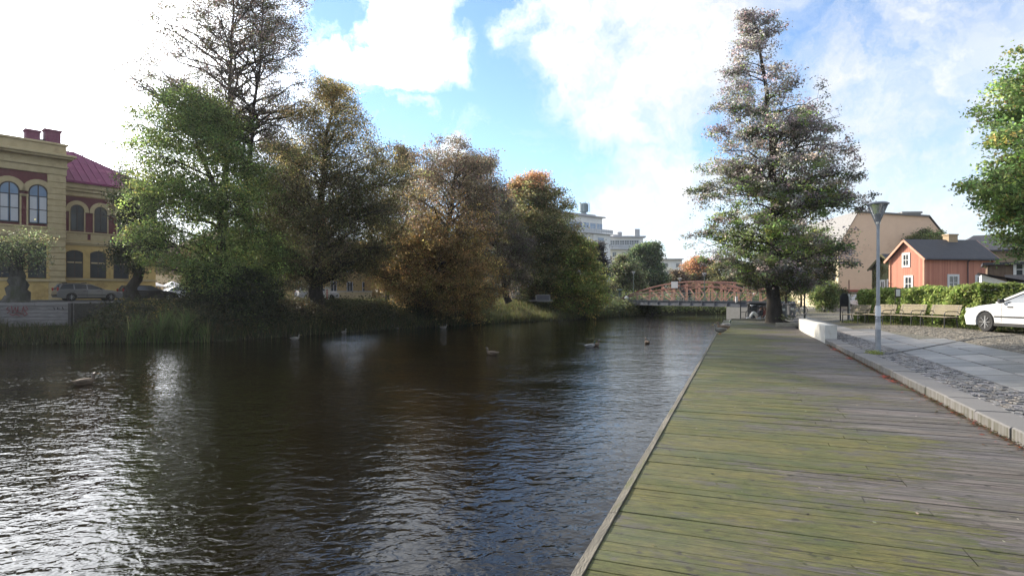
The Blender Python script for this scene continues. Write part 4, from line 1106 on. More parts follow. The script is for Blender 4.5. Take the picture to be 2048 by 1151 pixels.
def apartments():
    # the tall block: stepped back penthouse with a glazed front, roof plant
    Z0 = 175
    A = (1100, 182, 1219, 170)
    root, L_ = plain_house('apartment_block', 'tallest white apartment block with blue glazed penthouse and rooftop tank behind the orange topped tree', 1100, 1219, 170, 184, 0, 2.0, CW, FLATR, 0, 1, depth=14, flat=True)
    for ch in list(root.children): bpy.data.objects.remove(ch)
    top = H(470, 184)-2; pt = H(436, 184)-2
    w = MB(); w.b2(0, L_, 0, 14, -.3, top); w.b2(L_*.70, L_+.02, -.35, 0, -.3, top-.05); w.obj('wall', CW, root)
    t = MB(); t.b2(-.3, L_+.5, -1.2, 14.3, top, top+.25)
    for i in range(24): t.b2(L_*i/23.5, L_*i/23.5+.1, -1.19, -1.12, top+.25, top+1.5)
    t.b2(-.2, L_+.45, -1.12, -1.06, top+.35, top+1.4); t.obj('parapet', pm('parapet_panel', (.55, .56, .57), (.47, .48, .49), rough=.7), root)
    w = MB(); w.b2(.5, L_-1.6, 1.6, 12, top+.2, pt); w.obj('penthouse', CW, root)
    r = MB(); r.b2(0, L_-.8, .8, 13, pt, pt+.35); r.b2(1, L_-4, 2, 9, pt+.35, pt+.9); r.obj('roof', FLATR, root)
    for i in range(8):
        x = 1.6+i*(L_-4.4)/7
        window(root, x, top+1.1, (L_-4.4)/7*.86, 2.4, 1.6, 0, GLB, BLIND, cols=2, rows=(.5,), fw=.09)
    tank = MB(); x, zz = L_*.70, pt+.9
    tank.lathe([(.9, zz-.4), (.9, zz+.8), (1.35, zz+.9), (1.35, zz+3.2), (1.1, zz+3.5)], 12, (x, 4, 0))
    for k in range(5): tank.beam((x-1.2+k*.6, 2.6, zz+.8), (x-1.2+k*.6, 2.6, zz+3.6+.3*(k % 2)), .12)
    tank.obj('roof_tank', pm('blue_grey_metal', (.20, .27, .30), (.14, .18, .2), rough=.5), root)
    rowh = 19.6*184/1180
    for j in range(7):
        z = top-2.9-j*rowh
        for fx, ww, gm, yy in ((.55, 1.6, GL, 0), (.36, 1.6, GL, 0), (.17, 1.6, GL, 0), (.83, 2.6, GLB, -.35)):
            window(root, L_*fx, z, ww, 1.9, yy, 0, gm, BLIND, cols=2 if ww < 2 else 3, rows=(), fw=.12)
    for j in range(7):
        z = top-3.6-j*rowh; b = MB(); b.b2(L_*.08, L_*.28, -1.4, 0, z-.2, z); b.b2(L_*.08, L_*.28, -1.4, -1.3, z, z+1.0); b.obj('balcony', FLATR, root)
    # second block
    root, L_ = plain_house('apartment_block', 'middle white apartment block with a long glazed top storey and cream balconies', 1219, 1294, 206, 206, 0, 2.0, CW2, FLATR, 0, 1, depth=14, flat=True)
    for ch in list(root.children): bpy.data.objects.remove(ch)
    top = H(497, 206)-2; pt = H(474, 206)-2
    w = MB(); w.b2(0, L_, 0, 14, -.3, top); w.obj('wall', CW2, root)
    t = MB(); t.b2(-.3, L_+.3, -1.2, 14.3, top-.3, top)
    for i in range(18): t.b2(L_*i/17.5, L_*i/17.5+.12, -1.19, -1.1, top, top+1.4)
    t.b2(-.2, L_+.2, -1.1, -1.05, top+.1, top+1.3); t.obj('parapet', pm('parapet_panel', (.5, .5, .5)), root)
    w = MB(); w.b2(0, L_-1, 1.6, 12, top, pt); w.obj('penthouse', CW, root)
    r = MB(); r.b2(-.4, L_-.2, .6, 13, pt, pt+.5)
    r.b2(2, 5, 4, 7, pt+.5, pt+1.3); r.lathe([(.8, pt+.5), (1.0, pt+2.2), (.6, pt+2.4)], 8, (4.4, 5, 0)); r.b2(L_*.72, L_*.72+1.8, 3, 5, pt+.5, pt+3.2); r.obj('roof', FLATR, root)
    for i in range(6): window(root, 1.3+i*(L_-3)/6*1.0, top+1.2, 1.7, 1.9, 1.6, 0, GL, BLIND, cols=2, rows=(.5,), fw=.12)
    for j in range(7):
        z = top-2.9-j*3.3
        for fx in (.13, .38, .62, .86): window(root, L_*fx, z, 1.35, 1.7, 0, 0, GL, BLIND, cols=2, rows=(), fw=.12)
        b = MB(); b.b2(L_*.30, L_*.56, -1.4, 0, z-.95, z-.8); b.b2(L_*.30, L_*.56, -1.4, -1.3, z-.8, z+.15); b.obj('balcony', CW2, root)
        b = MB(); b.b2(-1.2, .6, -1.0, 0, z-.95, z-.8); b.b2(-1.2, .6, -1.0, -.9, z-.8, z+.15); b.obj('balcony', pm('brown_balcony', (.25, .20, .15)), root)
    # third, low block
    root, L_ = plain_house('apartment_block', 'lowest and farthest white apartment block with stacked balconies above the bridge', 1310, 1364, 240, 240, 0, 2.0, CW, FLATR, 0, 1, depth=14, flat=True)
    for ch in list(root.children): bpy.data.objects.remove(ch)
    top = H(519, 240)-2
    w = MB(); w.b2(0, L_, 0, 14, -.3, top); w.obj('wall', CW, root)
    r = MB(); r.b2(-.2, L_+.3, -1.6, 14.3, top, top+.35); r.obj('roof', FLATR, root)
    for j in range(5):
        z = top-3.2-j*3.6
        for fx in (.15, .4, .85): window(root, L_*fx, z, 1.6, 1.8, 0, 0, GL, BLIND, cols=2, rows=(), fw=.15)
        b = MB(); b.b2(0, L_*.62, -1.5, 0, z-1.1, z-.9); b.b2(0, L_*.62, -1.5, -1.4, z-.9, z+.15); b.obj('balcony', CW2, root)
apartments()

# houses glimpsed between the trees of the far bank
plain_house('cream_house', 'sunlit cream house with a row of tall narrow windows seen beneath the leaning tree', 276, 412, 96, 104, 7.4, 2.0, pm('sunlit_cream', (.72, .62, .42), (.64, .54, .36), rough=.9), BROWNR, 9, 2, winw=.9, winh=2.0, frame=CRM, depth=10, zbase=.9)
plain_house('ochre_house', 'long ochre house half hidden behind the trees of the far bank', 450, 800, 72, 96, 7.2, 2.0, pm('ochre_render', (.42, .30, .12), (.35, .24, .10), rough=.9, c3=(.3, .22, .1)), BROWNR, 10, 2, winw=1.1, winh=1.7, frame=BLIND, depth=11, zbase=1.0)
plain_house('brown_house', 'brown yellow house behind the rusty chestnut', 800, 1006, 84, 100, 6.2, 2.0, pm('brown_render', (.30, .185, .06), (.25, .15, .05), rough=.9), BROWNR, 6, 2, winw=1.1, winh=1.4, frame=BLIND, depth=11, zbase=.9)
plain_house('grey_house', 'dark grey house with a white corner right of the brown house', 1008, 1160, 106, 118, 6.5, 2.0, pm('grey_render', (.16, .16, .165), (.12, .12, .125), rough=.9), SLATE, 5, 2, winw=1.3, winh=1.5, frame=BLIND, depth=11, zbase=.9)

# ---- near bank: the big peach gable, the red cottage, the ivy cottage, the low shed
def outline_house(name, label, root_at, rz): return thing(name, label, 'building', root_at, rz)
PEACH = pm('peach_render', (.86, .60, .42), (.80, .55, .38), scale=1.2, rough=.95, bump=.15, bscale=14, c3=(.66, .42, .28), s3=.35, t3=(.58, .72), spec=.15)
def peach():
    Z = 74; k = Z/F; g = KERB
    x0 = W(1679, Z); root = thing('gable_house', 'large building with a blank peach gable wall and cream street front', 'building', (x0, Z, g), R(-4))
    def q(px, py): return ((px-1679)*k, (HY-py)*k+EYE-g)
    P = [(0, q(0, 579)[1]), (q(1885, 0)[0], q(0, 579)[1]), (q(1885, 0)[0], q(0, 482)[1]), q(1848, 434), q(1716, 424), (0, q(0, 490)[1])]
    w = MB(); w.prism(P, 0, 15); w.obj('wall', PEACH, root)
    # right slope in the dark tone of its roof
    r = MB(); a, b = P[2], P[3]
    r.add([(a[0]+.15, -.2, a[1]), (b[0]+.1, -.2, b[1]+.12), (b[0]+.1, 15, b[1]+.12), (a[0]+.15, 15, a[1])], [(0, 1, 2, 3)])
    r.add([(b[0]+.1, -.2, b[1]+.12), (P[4][0]-.1, -.2, P[4][1]+.12), (P[4][0]-.1, 15, P[4][1]+.12), (b[0]+.1, 15, b[1]+.12)], [(0, 1, 2, 3)])
    r.add([(P[4][0]-.1, -.2, P[4][1]+.12), (-.15, -.2, P[5][1]), (-.15, 15, P[5][1]), (P[4][0]-.1, 15, P[4][1]+.12)], [(0, 1, 2, 3)])
    r.prism([(b[0]+.1, b[1]+.12), (P[4][0]-.1, P[4][1]+.12), (P[4][0]-.1, P[4][1]-.08), (b[0]+.1, b[1]-.08)], -.25, -.01)
    rf = r.obj('roof', pm('dull_metal_roof', (.20, .19, .18), (.15, .14, .13), rough=.6), root)
    c = MB(); xx, zz = q(1836, 427); c.b2(xx-1.1, xx+1.1, 2, 3.2, zz-1, zz+.2); c.b2(xx-1.25, xx+1.25, 1.9, 3.3, zz+.2, zz+.45); c.obj('chimney', pm('chimney_grey', (.3, .29, .27)), rf)
    c = MB(); xx, zz = q(1786, 400); c.tube([(xx, 4, zz-3), (xx, 4, zz)], .04, 5); c.tube([(xx-.5, 4, zz-.2), (xx+.5, 4, zz-.2)], .025, 4); c.obj('antenna', FLATR, rf)
    # ground floor: red band, pale eave board, dark recess under it
    t = MB(); zb = q(0, 579)[1]; xr = q(1800, 0)[0]
    t.b2(-.1, xr, -.35, 0, zb-.25, zb-.02); t.obj('eave_band', pm('faded_red', (.42, .12, .08), (.34, .1, .07), rough=.8), root)
    t = MB(); t.b2(0, xr, .2, 14.9, -.3, zb-.25); t.b2(-.08, xr, -.3, 0, zb-1.0, zb-.6); t.obj('ground_floor', pm('pale_plaster', (.62, .57, .46), (.55, .50, .4), rough=.9), root)
    # lit street front with window columns
    t = MB(); t.b2(-.14, -.002, .02, 14.98, .0, P[5][1]-.05)
    for yy in (2.4, 5.2, 8, 11): t.b2(-.30, -.14, yy-.15, yy+.15, 3.2, P[5][1]-.1)
    t.b2(-.4, -.14, 0, 15, 2.9, 3.2); t.b2(-.5, -.14, 0, 15, P[5][1]-.4, P[5][1]-.05)
    t.obj('street_front', pm('cream_front', (.70, .60, .42), (.62, .53, .36), rough=.85), root)
    for yy in (1.2, 3.8, 6.6, 9.5):
        for zz in (3.6,):
            f = MB(); f.b2(-.19, -.15, yy-.5, yy+.5, zz, zz+1.7); wn = f.obj('window', DKF, root)
            f = MB(); f.b2(-.21, -.192, yy-.42, yy-.04, zz+.08, zz+1.62); f.b2(-.21, -.192, yy+.04, yy+.42, zz+.08, zz+1.62); f.obj('pane', GL, wn)
    # continuing row of the street, stepped
    r2, L_ = plain_house('cream_street_house', 'pale street house beyond the peach gable at the end of the path', 1640, 1668, 112, 100, 8.5, KERB, pm('cream_front2', (.66, .58, .44), (.6, .52, .38)), SLATE, 3, 3, winw=.9, winh=1.5, frame=CRM, depth=8, zbase=1.0)
peach()

REDW = None
def board_mat(name, c1, c2, sc=7.5, ax=0):
    m, nt, b = nodes_mat(name)
    N, L = nt.nodes.new, nt.links.new
    S(b, Roughness=.85, Specular_IOR_Level=.2)
    tc = N('ShaderNodeTexCoord'); sp = N('ShaderNodeSeparateXYZ'); L(tc.outputs['Object'], sp.inputs[0])
    ad = N('ShaderNodeMath'); ad.operation = 'ADD'; L(sp.outputs[0], ad.inputs[0]); L(sp.outputs[1], ad.inputs[1])
    mu = N('ShaderNodeMath'); mu.operation = 'MULTIPLY'; L(ad.outputs[0], mu.inputs[0]); mu.inputs[1].default_value = sc
    fr = N('ShaderNodeMath'); fr.operation = 'FRACT'; L(mu.outputs[0], fr.inputs[0])
    gap = N('ShaderNodeMapRange'); L(fr.outputs[0], gap.inputs[0]); gap.inputs[1].default_value = .0; gap.inputs[2].default_value = .14
    fl = N('ShaderNodeMath'); fl.operation = 'FLOOR'; L(mu.outputs[0], fl.inputs[0])
    wn = N('ShaderNodeTexWhiteNoise'); wn.noise_dimensions = '1D'; L(fl.outputs[0], wn.inputs['W'])
    mp = N('ShaderNodeMapping'); mp.inputs['Scale'].default_value = (6, 6, .7); L(tc.outputs['Object'], mp.inputs[0])
    n = N('ShaderNodeTexNoise'); n.inputs['Scale'].default_value = 2; n.inputs['Detail'].default_value = 7; L(mp.outputs[0], n.inputs['Vector'])
    av = N('ShaderNodeMath'); av.operation = 'ADD'; L(wn.outputs[0], av.inputs[0]); L(n.outputs[0], av.inputs[1])
    mr = N('ShaderNodeMapRange'); L(av.outputs[0], mr.inputs[0]); mr.inputs[1].default_value = .4; mr.inputs[2].default_value = 1.5
    mx = N('ShaderNodeMix'); mx.data_type = 'RGBA'; L(mr.outputs[0], mx.inputs[0]); mx.inputs[6].default_value = rgb(c1); mx.inputs[7].default_value = rgb(c2)
    L(mx.outputs[2], b.inputs['Base Color'])
    bp = N('ShaderNodeBump'); bp.inputs['Strength'].default_value = 1; bp.inputs['Distance'].default_value = .025; L(gap.outputs[0], bp.inputs['Height']); L(bp.outputs[0], b.inputs['Normal'])
    return m

def cottage(name, label, px_c, Z, wl, ll, eave, apex, wall, roofm, trim, rz, side_windows, gable_windows, chimney=None, z0=None, trimm=None):
    """a gabled cottage; the local origin is its near corner, the gable runs along +y (away), the long side along +x; outside is -x and -y"""
    z0 = KERB+.12 if z0 is None else z0
    root = thing(name, label, 'house', (W(px_c, Z), Z, z0), rz)
    w = MB(); w.prism([(0, -.3), (wl, -.3), (wl, eave), (wl/2, apex), (0, eave)], 0, ll, plane='yz')
    w.obj('wall', wall, root)
    r = MB(); e = .42; o = .32
    sl = (apex-eave)/(wl/2)
    for sgn, ya, yb in ((1, -e, wl/2), (-1, wl+e, wl/2)):
        za = eave-sl*e+.06; zb = apex+.06
        vs = [(-o, ya, za), (ll+o, ya, za), (ll+o, yb, zb), (-o, yb, zb)]
        vs += [(p[0], p[1], p[2]+.10) for p in vs]
        r.add(vs, [(0, 3, 2, 1), (4, 5, 6, 7), (0, 1, 5, 4), (1, 2, 6, 5), (2, 3, 7, 6), (3, 0, 4, 7)] if sgn > 0 else [(0, 1, 2, 3), (7, 6, 5, 4), (4, 5, 1, 0), (5, 6, 2, 1), (6, 7, 3, 2), (7, 4, 0, 3)])
    rf = r.obj('roof', roofm, root)
    # barge boards, corner boards, gutter
    t = MB()
    for (ya, yb) in ((-e, wl/2), (wl+e, wl/2)):
        za, zb = eave-sl*e+.02, apex+.02
        for xx in (-o-.03, ll+o+.03): t = MB(); t.beam((xx, ya, za), (xx, yb, zb), .06, .2); t.obj('barge_board', trim, root)
    for xx, yy in ((-.03, .0), (-.03, wl), (ll, -.03)): t = MB(); t.box((xx, yy, eave/2), (.14, .14, eave-.02)); t.obj('corner_board', trim, root)
    t = MB(); t.tube([(-o, -e-.08, eave-sl*e+.06), (ll+o, -e-.08, eave-sl*e+.04)], .07, 6); t.tube([(ll*.62, -.1, eave-.4), (ll*.62, -.1, .1)], .045, 6); t.tube([(ll*.62, -e-.05, eave-.2), (ll*.62, -.1, eave-.45)], .045, 6)
    t.obj('gutter', trimm or SLATE, root)
    for (x, z, ww, hh) in side_windows: window(root, x, z, ww, hh, 0, 0, GL, WHT, cols=2, rows=(.5,), fw=.07, surround=WHT, st=.13, sd=.06)
    for (y, z, ww, hh) in gable_windows:
        # built flat, then turned onto the gable
        wn = window(root, 0, 0, ww, hh, 0, 0, GL, WHT, cols=2, rows=(.5,), fw=.07, surround=WHT, st=.13, sd=.06, face=-1)
        wn.location = (0, y, z); wn.rotation_euler = (0, 0, -PI/2)
    if chimney:
        cx_, w_, top = chimney; c = MB(); c.b2(cx_-w_/2, cx_+w_/2, wl/2-.35, wl/2+.35, apex-.5, top); c.b2(cx_-w_/2-.06, cx_+w_/2+.06, wl/2-.41, wl/2+.41, top, top+.14)
        c.obj('chimney', pm('buff_brick', (.45, .33, .20), (.36, .26, .15), scale=9, bump=.3), rf)
    return root
WHT = pm('white_paint', (.74, .73, .70), (.68, .67, .64), rough=.6)
REDW = board_mat('falu_red_boards', (.62, .29, .20), (.48, .20, .14))
REDT = pm('red_board_trim', (.66, .36, .24), (.60, .30, .20), rough=.8)
k55 = 55/F
cottage('red_cottage', 'red timber cottage with white windows and dark roof behind the hedge', 1849, 55, 4.3, 7.0, 81*k55+EYE-KERB-.12, 117*k55+EYE-KERB-.12, REDW, SLATE, REDT, R(6),
        [(2.9, 2.0, .95, 1.3), (5.75, 1.95, .95, 1.3)], [(1.9, 1.9, .85, 1.35), (2.2, 4.3, .75, 1.15)], chimney=(4.6, .95, 126*k55+EYE-KERB))
IVYW = pm('ivy_wall', (.17, .17, .08), (.10, .11, .045), scale=3, rough=1, bump=1, bscale=14, c3=(.30, .27, .19), s3=1.0)
k60 = 60/F
iv = cottage('ivy_cottage', 'small mossy grey green cottage grown with ivy left of the red cottage', 1792, 60, 3.4, 5.4, 62*k60+EYE-KERB, 86*k60+EYE-KERB, IVYW, SLATE, pm('mossy_board', (.13, .12, .06), (.09, .08, .04), rough=1), R(4),
        [], [(.75, 1.7, .8, 1.45), (1.9, 1.7, .55, 1.4)], z0=KERB)
# rambling ivy on its gable
def ivy(root, w, h, n, seed, x=-.06):
    rng = np.random.default_rng(seed)
    P = np.stack([np.full(n, x)+rng.normal(0, .05, n), rng.uniform(-.1, w+.1, n), rng.uniform(.2, h, n)], 1)
    f = np.sin(P[:, 1]*3.1)+np.sin(P[:, 2]*2.3+P[:, 1]*2)+np.sin(P[:, 2]*5)
    P = P[(f > -.2) & ~((P[:, 1] > .25) & (P[:, 1] < 2.3) & (P[:, 2] > 1.6) & (P[:, 2] < 3.2))]
    P = P[P[:, 2] < 4.0+2.4*(1-np.abs(P[:, 1]-w/2)/(w/2))*.9]
    leaves_obj('ivy', P, .16, jitcol(pick(rng.random(len(P)), [(3, (.11, .13, .04)), (2, (.17, .16, .06)), (1, (.2, .14, .06))]), rng), rng, root)
ivy(iv, 3.4, 6.0, 3500, 91)

# low outbuilding right of the cottage
def shed():
    Z = 42; root = thing('outbuilding', 'low outbuilding with white gable and dark lean-to roof between red cottage and chestnut', 'building', (W(1963, Z), Z, KERB+.1), R(-37))
    k = Z/F
    w = MB(); w.prism([(0, 0), (3.0, 0), (3.0, 39*k+1), (1.6, 39*k+.9), (0, 55*k+.95)], 0, 5); w.obj('wall', pm('white_wash', (.78, .77, .74), (.72, .71, .68), rough=.9), root)
    r = MB(); r.add([(-.2, -.25, 56*k+1.05), (3.2, -.25, 35*k+1.0), (3.2, 5, 35*k+1.0), (-.2, 5, 56*k+1.05)], [(0, 1, 2, 3), (3, 2, 1, 0)])
    r.add([(1.4, -.3, 38*k+1.0), (9, -.3, 36*k+1.0), (9, 3.2, 50*k+1.1), (1.4, 3.2, 52*k+1.1)], [(0, 1, 2, 3), (3, 2, 1, 0)])
    r.obj('roof', SLATE, root)
    w = MB(); w.b2(3.0, 9, .1, 5, 0, 35*k+.95); w.b2(1.4, 9, -.25, .08, 34*k+.9, 38*k+.95); w.obj('side_wall', FLATR, root)
    w = MB(); w.b2(.5, 11, 5.2, 9, 0, 78*k+1.0); w.obj('back_wall', board_mat('brown_boards', (.22, .16, .11), (.16, .11, .08)), root)
    for x in (2.6, 8.0): window(root, x, 56*k+.9, .9, 1.0, 5.2, 0, GL, WHT, cols=2, rows=(.5,), surround=WHT, st=.12, sd=.06)
    r = MB(); r.b2(.2, 11.4, 4.9, 9.3, 78*k+1.0, 78*k+1.2); r.obj('back_roof', SLATE, root)
    c = MB(); c.tube([(5.0, -.9, 0), (5.0, -.9, 46*k+1)], .05, 6); c.ball((5.0, -.9, 46*k+1.05), .13, 8); c.obj('yard_light_post', FLATR, root)
shed()
plain_house('far_roof_house', 'house with grey dormer roof behind the chestnut branches', 1915, 2100, 80, 76, 7.6, KERB, pm('brown_render2', (.33, .25, .16), (.28, .2, .13)), SLATE, 6, 2, winw=1, winh=1.5, frame=WHT, depth=10, zbase=1)

# ------------------------------------------------------------------ the bridge
def bridge():
    A = Vector((W(1204, 82), 82, 0)); B = Vector((W(1512, 63), 63, 0))
    L_ = (B-A).length; rz = math.atan2(B.y-A.y, B.x-A.x)
    root = thing('truss_bridge', 'rust orange arched truss footbridge with grey deck across the river', 'bridge', (A.x, A.y, 0), rz)
    d = (B-A)/L_; nrm_ = Vector((-d.y, d.x, 0))       # local y is away from us
    def X(px, off=0):                                  # local x of a sight line at local y = off
        k = (px-CX)/F; P0 = A+nrm_*off
        # (P0 + d t).x = k (P0 + d t).y
        return (k*P0.y-P0.x)/(d.x-k*d.y)
    def z_at(px, py, off=0):
        t = X(px, off); P = A+nrm_*off+d*t; return H(py, P.y)
    zd0, zd1 = z_at(1215, 601), z_at(1505, 605)
    def zd(x): return zd0+(zd1-zd0)*x/L_
    G = pm('grey_steel', (.13, .14, .165), (.09, .10, .12), scale=2, rough=.5, c3=(.15, .12, .09), s3=1.2)
    OR = pm('rust_orange_paint', (.26, .105, .075), (.20, .08, .06), scale=3, rough=.6, c3=(.15, .07, .05), s3=1.5)
    OP = pm('sunlit_orange_paint', (.52, .27, .19), (.44, .21, .14), scale=3, rough=.6, c3=(.30, .14, .10), s3=1.5)  # paler copy of the truss orange: sunlight on posts and diagonals, painted in
    wd = 5.0
    m = MB()
    n = 16
    for i in range(n):
        x0, x1 = -1.5+(L_+3)*i/n, -1.5+(L_+3)*(i+1)/n
        vs = [(x0, 0, zd(x0)-.30), (x1, 0, zd(x1)-.30), (x1, wd, zd(x1)-.30), (x0, wd, zd(x0)-.30), (x0, 0, zd(x0)-.02), (x1, 0, zd(x1)-.02), (x1, wd, zd(x1)-.02), (x0, wd, zd(x0)-.02)]
        m.add(vs, [(3, 2, 1, 0), (4, 5, 6, 7), (0, 1, 5, 4), (2, 3, 7, 6)])
    m.obj('deck', pm('bridge_asphalt', (.06, .06, .06), rough=.9), root)
    for yy in (-.06, wd+.06):
        g = MB()
        for i in range(n):
            x0, x1 = -1.5+(L_+3)*i/n, -1.5+(L_+3)*(i+1)/n
            s = -1 if yy < 0 else 1
            for (h0, h1, t) in ((-.46, .10, .05), (-.50, -.44, .16), (.08, .14, .14)):
                vs = [(x0, yy, zd(x0)+h0), (x1-.0, yy, zd(x1)+h0), (x1, yy+s*t, zd(x1)+h0), (x0, yy+s*t, zd(x0)+h0), (x0, yy, zd(x0)+h1), (x1, yy, zd(x1)+h1), (x1, yy+s*t, zd(x1)+h1), (x0, yy+s*t, zd(x0)+h1)]
                g.add(vs, [(3, 2, 1, 0), (4, 5, 6, 7), (0, 1, 5, 4), (1, 2, 6, 5), (2, 3, 7, 6), (3, 0, 4, 7)])
            g.box((x0, yy+s*.07, zd(x0)-.18), (.06, .10, .5))
        g.obj('girder', G, root)
    # railings
    for yy in (-.02, wd+.02):
        g = MB(); k = 0; x = -1
        while x < L_+1:
            g.beam((x, yy, zd(x)), (x, yy, zd(x)+1.05), .05); x += 1.5
        for hh in (1.05, .75, .45, .2): g.tube([(-1, yy, zd(-1)+hh), (L_+1, yy, zd(L_+1)+hh)], .018, 4)
        g.obj('railing', pm('green_grey_steel', (.12, .16, .14), (.09, .12, .11), rough=.5), root)
    # the two trusses
    posts = [1271, 1296, 1321, 1345, 1370, 1395, 1421, 1447, 1473, 1498]
    xs = [X(p) for p in posts]
    x_s, x_e = X(1232), X(1500)
    top_px = [(1232, 600), (1250, 592), (1271, 583.5), (1296, 575.5), (1321, 569.5), (1345, 565.5), (1370, 563), (1395, 562.3), (1421, 564), (1447, 568), (1473, 574.5), (1498, 583)]
    tp = [(X(p), z_at(p, y)) for p, y in top_px]
    def zt(x): return float(np.interp(x, [p[0] for p in tp], [p[1] for p in tp]))
    for yy in (.35, wd-.35):
        g = MB()
        for a, b in zip(tp[:-1], tp[1:]):
            g.beam((a[0], yy, a[1]), (b[0], yy, b[1]), .20, .16)
            if a[0] > x_s+1: g.beam((a[0], yy, a[1]-.55*min(1, (a[1]-zd(a[0]))/2)), (b[0], yy, b[1]-.55*min(1, (b[1]-zd(b[0]))/2)), .16, .12)
        g.obj('arch_chord', OR, root)
        for a in xs+[X(1251)]:
            g = MB(); w_ = .075
            if zt(a)-zd(a) > .6:
                g.beam((a-.085, yy, zd(a)), (a-.085, yy, zt(a)), w_); g.beam((a+.085, yy, zd(a)), (a+.085, yy, zt(a)), w_)
                nb_ = int((zt(a)-zd(a))/.35)
                for q in range(1, nb_): z_ = zd(a)+(zt(a)-zd(a))*q/nb_; g.box((a, yy-.0, z_), (.20, .05, .05))
            else: g.beam((a, yy, zd(a)), (a, yy, zt(a)), .10)
            g.obj('truss_post', OP, root)
        for i in range(len(xs)-1):
            a, b = xs[i], xs[i+1]; g = MB()
            if posts[i] < 1370: g.beam((a, yy, zt(a)-.1), (b, yy, zd(b)+.05), .11)
            elif posts[i] < 1395: g.beam((a+.5, yy, zt(a)-.9), (b, yy, zd(b)+.05), .11)
            else: g.beam((a, yy, zd(a)+.05), (b, yy, zt(b)-.1), .11)
            g.obj('truss_diagonal', OP, root)
    # abutments
    g = MB(); g.b2(-5, .8, -.4, wd+.6, -1, zd0-.5); g.obj('abutment', pm('dark_stone', (.07, .065, .06), (.05, .045, .04), scale=1.5, bump=.6), root)
    g = MB(); g.b2(L_-3.4, L_+8, -.3, wd+.5, -1, zd1-.52); g.obj('abutment', pm('pale_concrete', (.34, .33, .31), (.26, .25, .23), scale=1.2, bump=.2, c3=(.16, .15, .13), s3=.8), root)
    # plate hung in the middle of the arch
    g = MB(); xm = X(1396, wd-.35); g.b2(xm-.50, xm+.50, .12, .16, zt(X(1395))-.75, zt(X(1395))+.05)
    g.obj('sign_plate', pm('grey_plate', (.42, .43, .46), (.36, .37, .4), rough=.5), root)
    # street leading onto the bridge
    return root, X, zd, A, d, nrm_, L_, wd
BR = bridge()
_, bX, bzd, bA, bd, bn, bL, bw = BR
def on_bridge(px, off):
    t = bX(px, off); P = bA+bn*off+bd*t; return (P.x, P.y, bzd(t))

# far lamps with cone heads, the same kind as on the square
LAMPG = pm('galvanised_steel', (.30, .31, .33), (.23, .24, .26), scale=6, rough=.45, metal=.6, c3=(.30, .30, .30), s3=3)
LAMPD = pm('dark_green_steel', (.05, .055, .05), (.035, .04, .035), rough=.5)
def opal():
    m, nt, b = nodes_mat('clear_lamp_shade')
    S(b, Base_Color=(.72, .73, .74, 1), Roughness=.12, Transmission_Weight=.85, IOR=1.2)
    return m
SHADE = opal()
def cone_lamp(label, loc, h, mat, group, r=.056, head=.25, hh=.56, lean=0):
    root = thing('street_lamp', label, 'street lamp', loc, 0, group)
    p = MB(); zb = h-hh
    p.tube([(0, 0, -.1), (0, 0, .9), (0, 0, .92), (lean, 0, zb-.12)], [r*1.15, r*1.12, r*.86, r*.62], 14)
    p.lathe([(r*1.25, .0), (r*1.25, .05), (r*1.12, .07)], 14)
    p.obj('pole', mat, root, smooth=False)
    c = MB(); c.lathe([(r*.62, zb-.12), (r*.75, zb-.02), (r*.6, zb+.02)], 12, (lean, 0, 0))
    for k in range(3):
        a = 2*PI*k/3+.5; c.tube([(lean+r*.6*math.cos(a), r*.6*math.sin(a), zb-.03), (lean+head*.93*math.cos(a), head*.93*math.sin(a), h-.045)], .011, 5)
    c.obj('lamp_bracket', mat, root)
    s = MB(); s.lathe([(r*.55, zb), (head*.9, h-.06)], 20, (lean, 0, 0)); 
    s.obj('lamp_shade', SHADE, root, smooth=True)
    b = MB(); b.lathe([(.055, zb+.01), (.06, zb+.24), (.04, zb+.26)], 10, (lean, 0, 0)); b.obj('bulb', pm('frosted_bulb', (.8, .76, .66)), root)
    c = MB(); c.lathe([(head*.9, h-.065), (head, h-.055), (head*1.02, h-.03), (head*.8, h+.0), (.02, h+.02)], 24, (lean, 0, 0)); c.obj('lamp_cap', mat, root, smooth=True)
    return root
GL_ = 'cone headed street lamps'
l1x, l1y, _ = uv(17.45, 3.36)
cone_lamp('nearest grey street lamp with glass cone head standing by the kerb, stickers on its pole', (l1x, l1y, street(l1x, l1y)-.01), 3.86, LAMPG, GL_)
st = MB(); 
lamp1 = [o for o in bpy.data.objects if o.name == 'street_lamp'][0]
st.lathe([(.0665, .955), (.062, 1.22)], 14); st.obj('sticker', pm('white_sticker', (.66, .67, .68), (.55, .56, .58), rough=.5), lamp1)
st = MB(); st.lathe([(.0645, .62), (.0645, .80)], 14); st.obj('sticker', pm('worn_sticker', (.5, .5, .5), (.3, .3, .32), rough=.5, scale=12), lamp1)
cone_lamp('dark cone headed street lamp between the alder and the peach building', (W(1609, 35.6), 35.6, KERB+.02), 3.88, LAMPD, GL_)
for px, py, off, lab in ((1267, 543, bw-.5, 'lamp post rising behind the left half of the bridge'), (1360, 556, bw-.5, 'lamp post behind the middle of the bridge beside the cyclist'), (1409, 546, .0, 'lamp post with white head in front of the right half of the bridge')):
    x, y, z = on_bridge(px, off)
    h = H(py, y)-z
    root = thing('bridge_lamp', lab, 'street lamp', (x, y, z), 0, 'lamps on the bridge')
    p = MB(); p.tube([(0, 0, 0), (0, 0, h-.3)], [.06, .04], 8); p.obj('pole', pm('lamp_green', (.10, .14, .12), rough=.5), root)
    p = MB(); p.lathe([(.05, h-.35), (.26, h-.05), (.27, h), (.05, h+.03)], 12); p.obj('lamp_shade', BLIND, root)
x, y, z = on_bridge(1239, -.3); h = H(577, y)-z
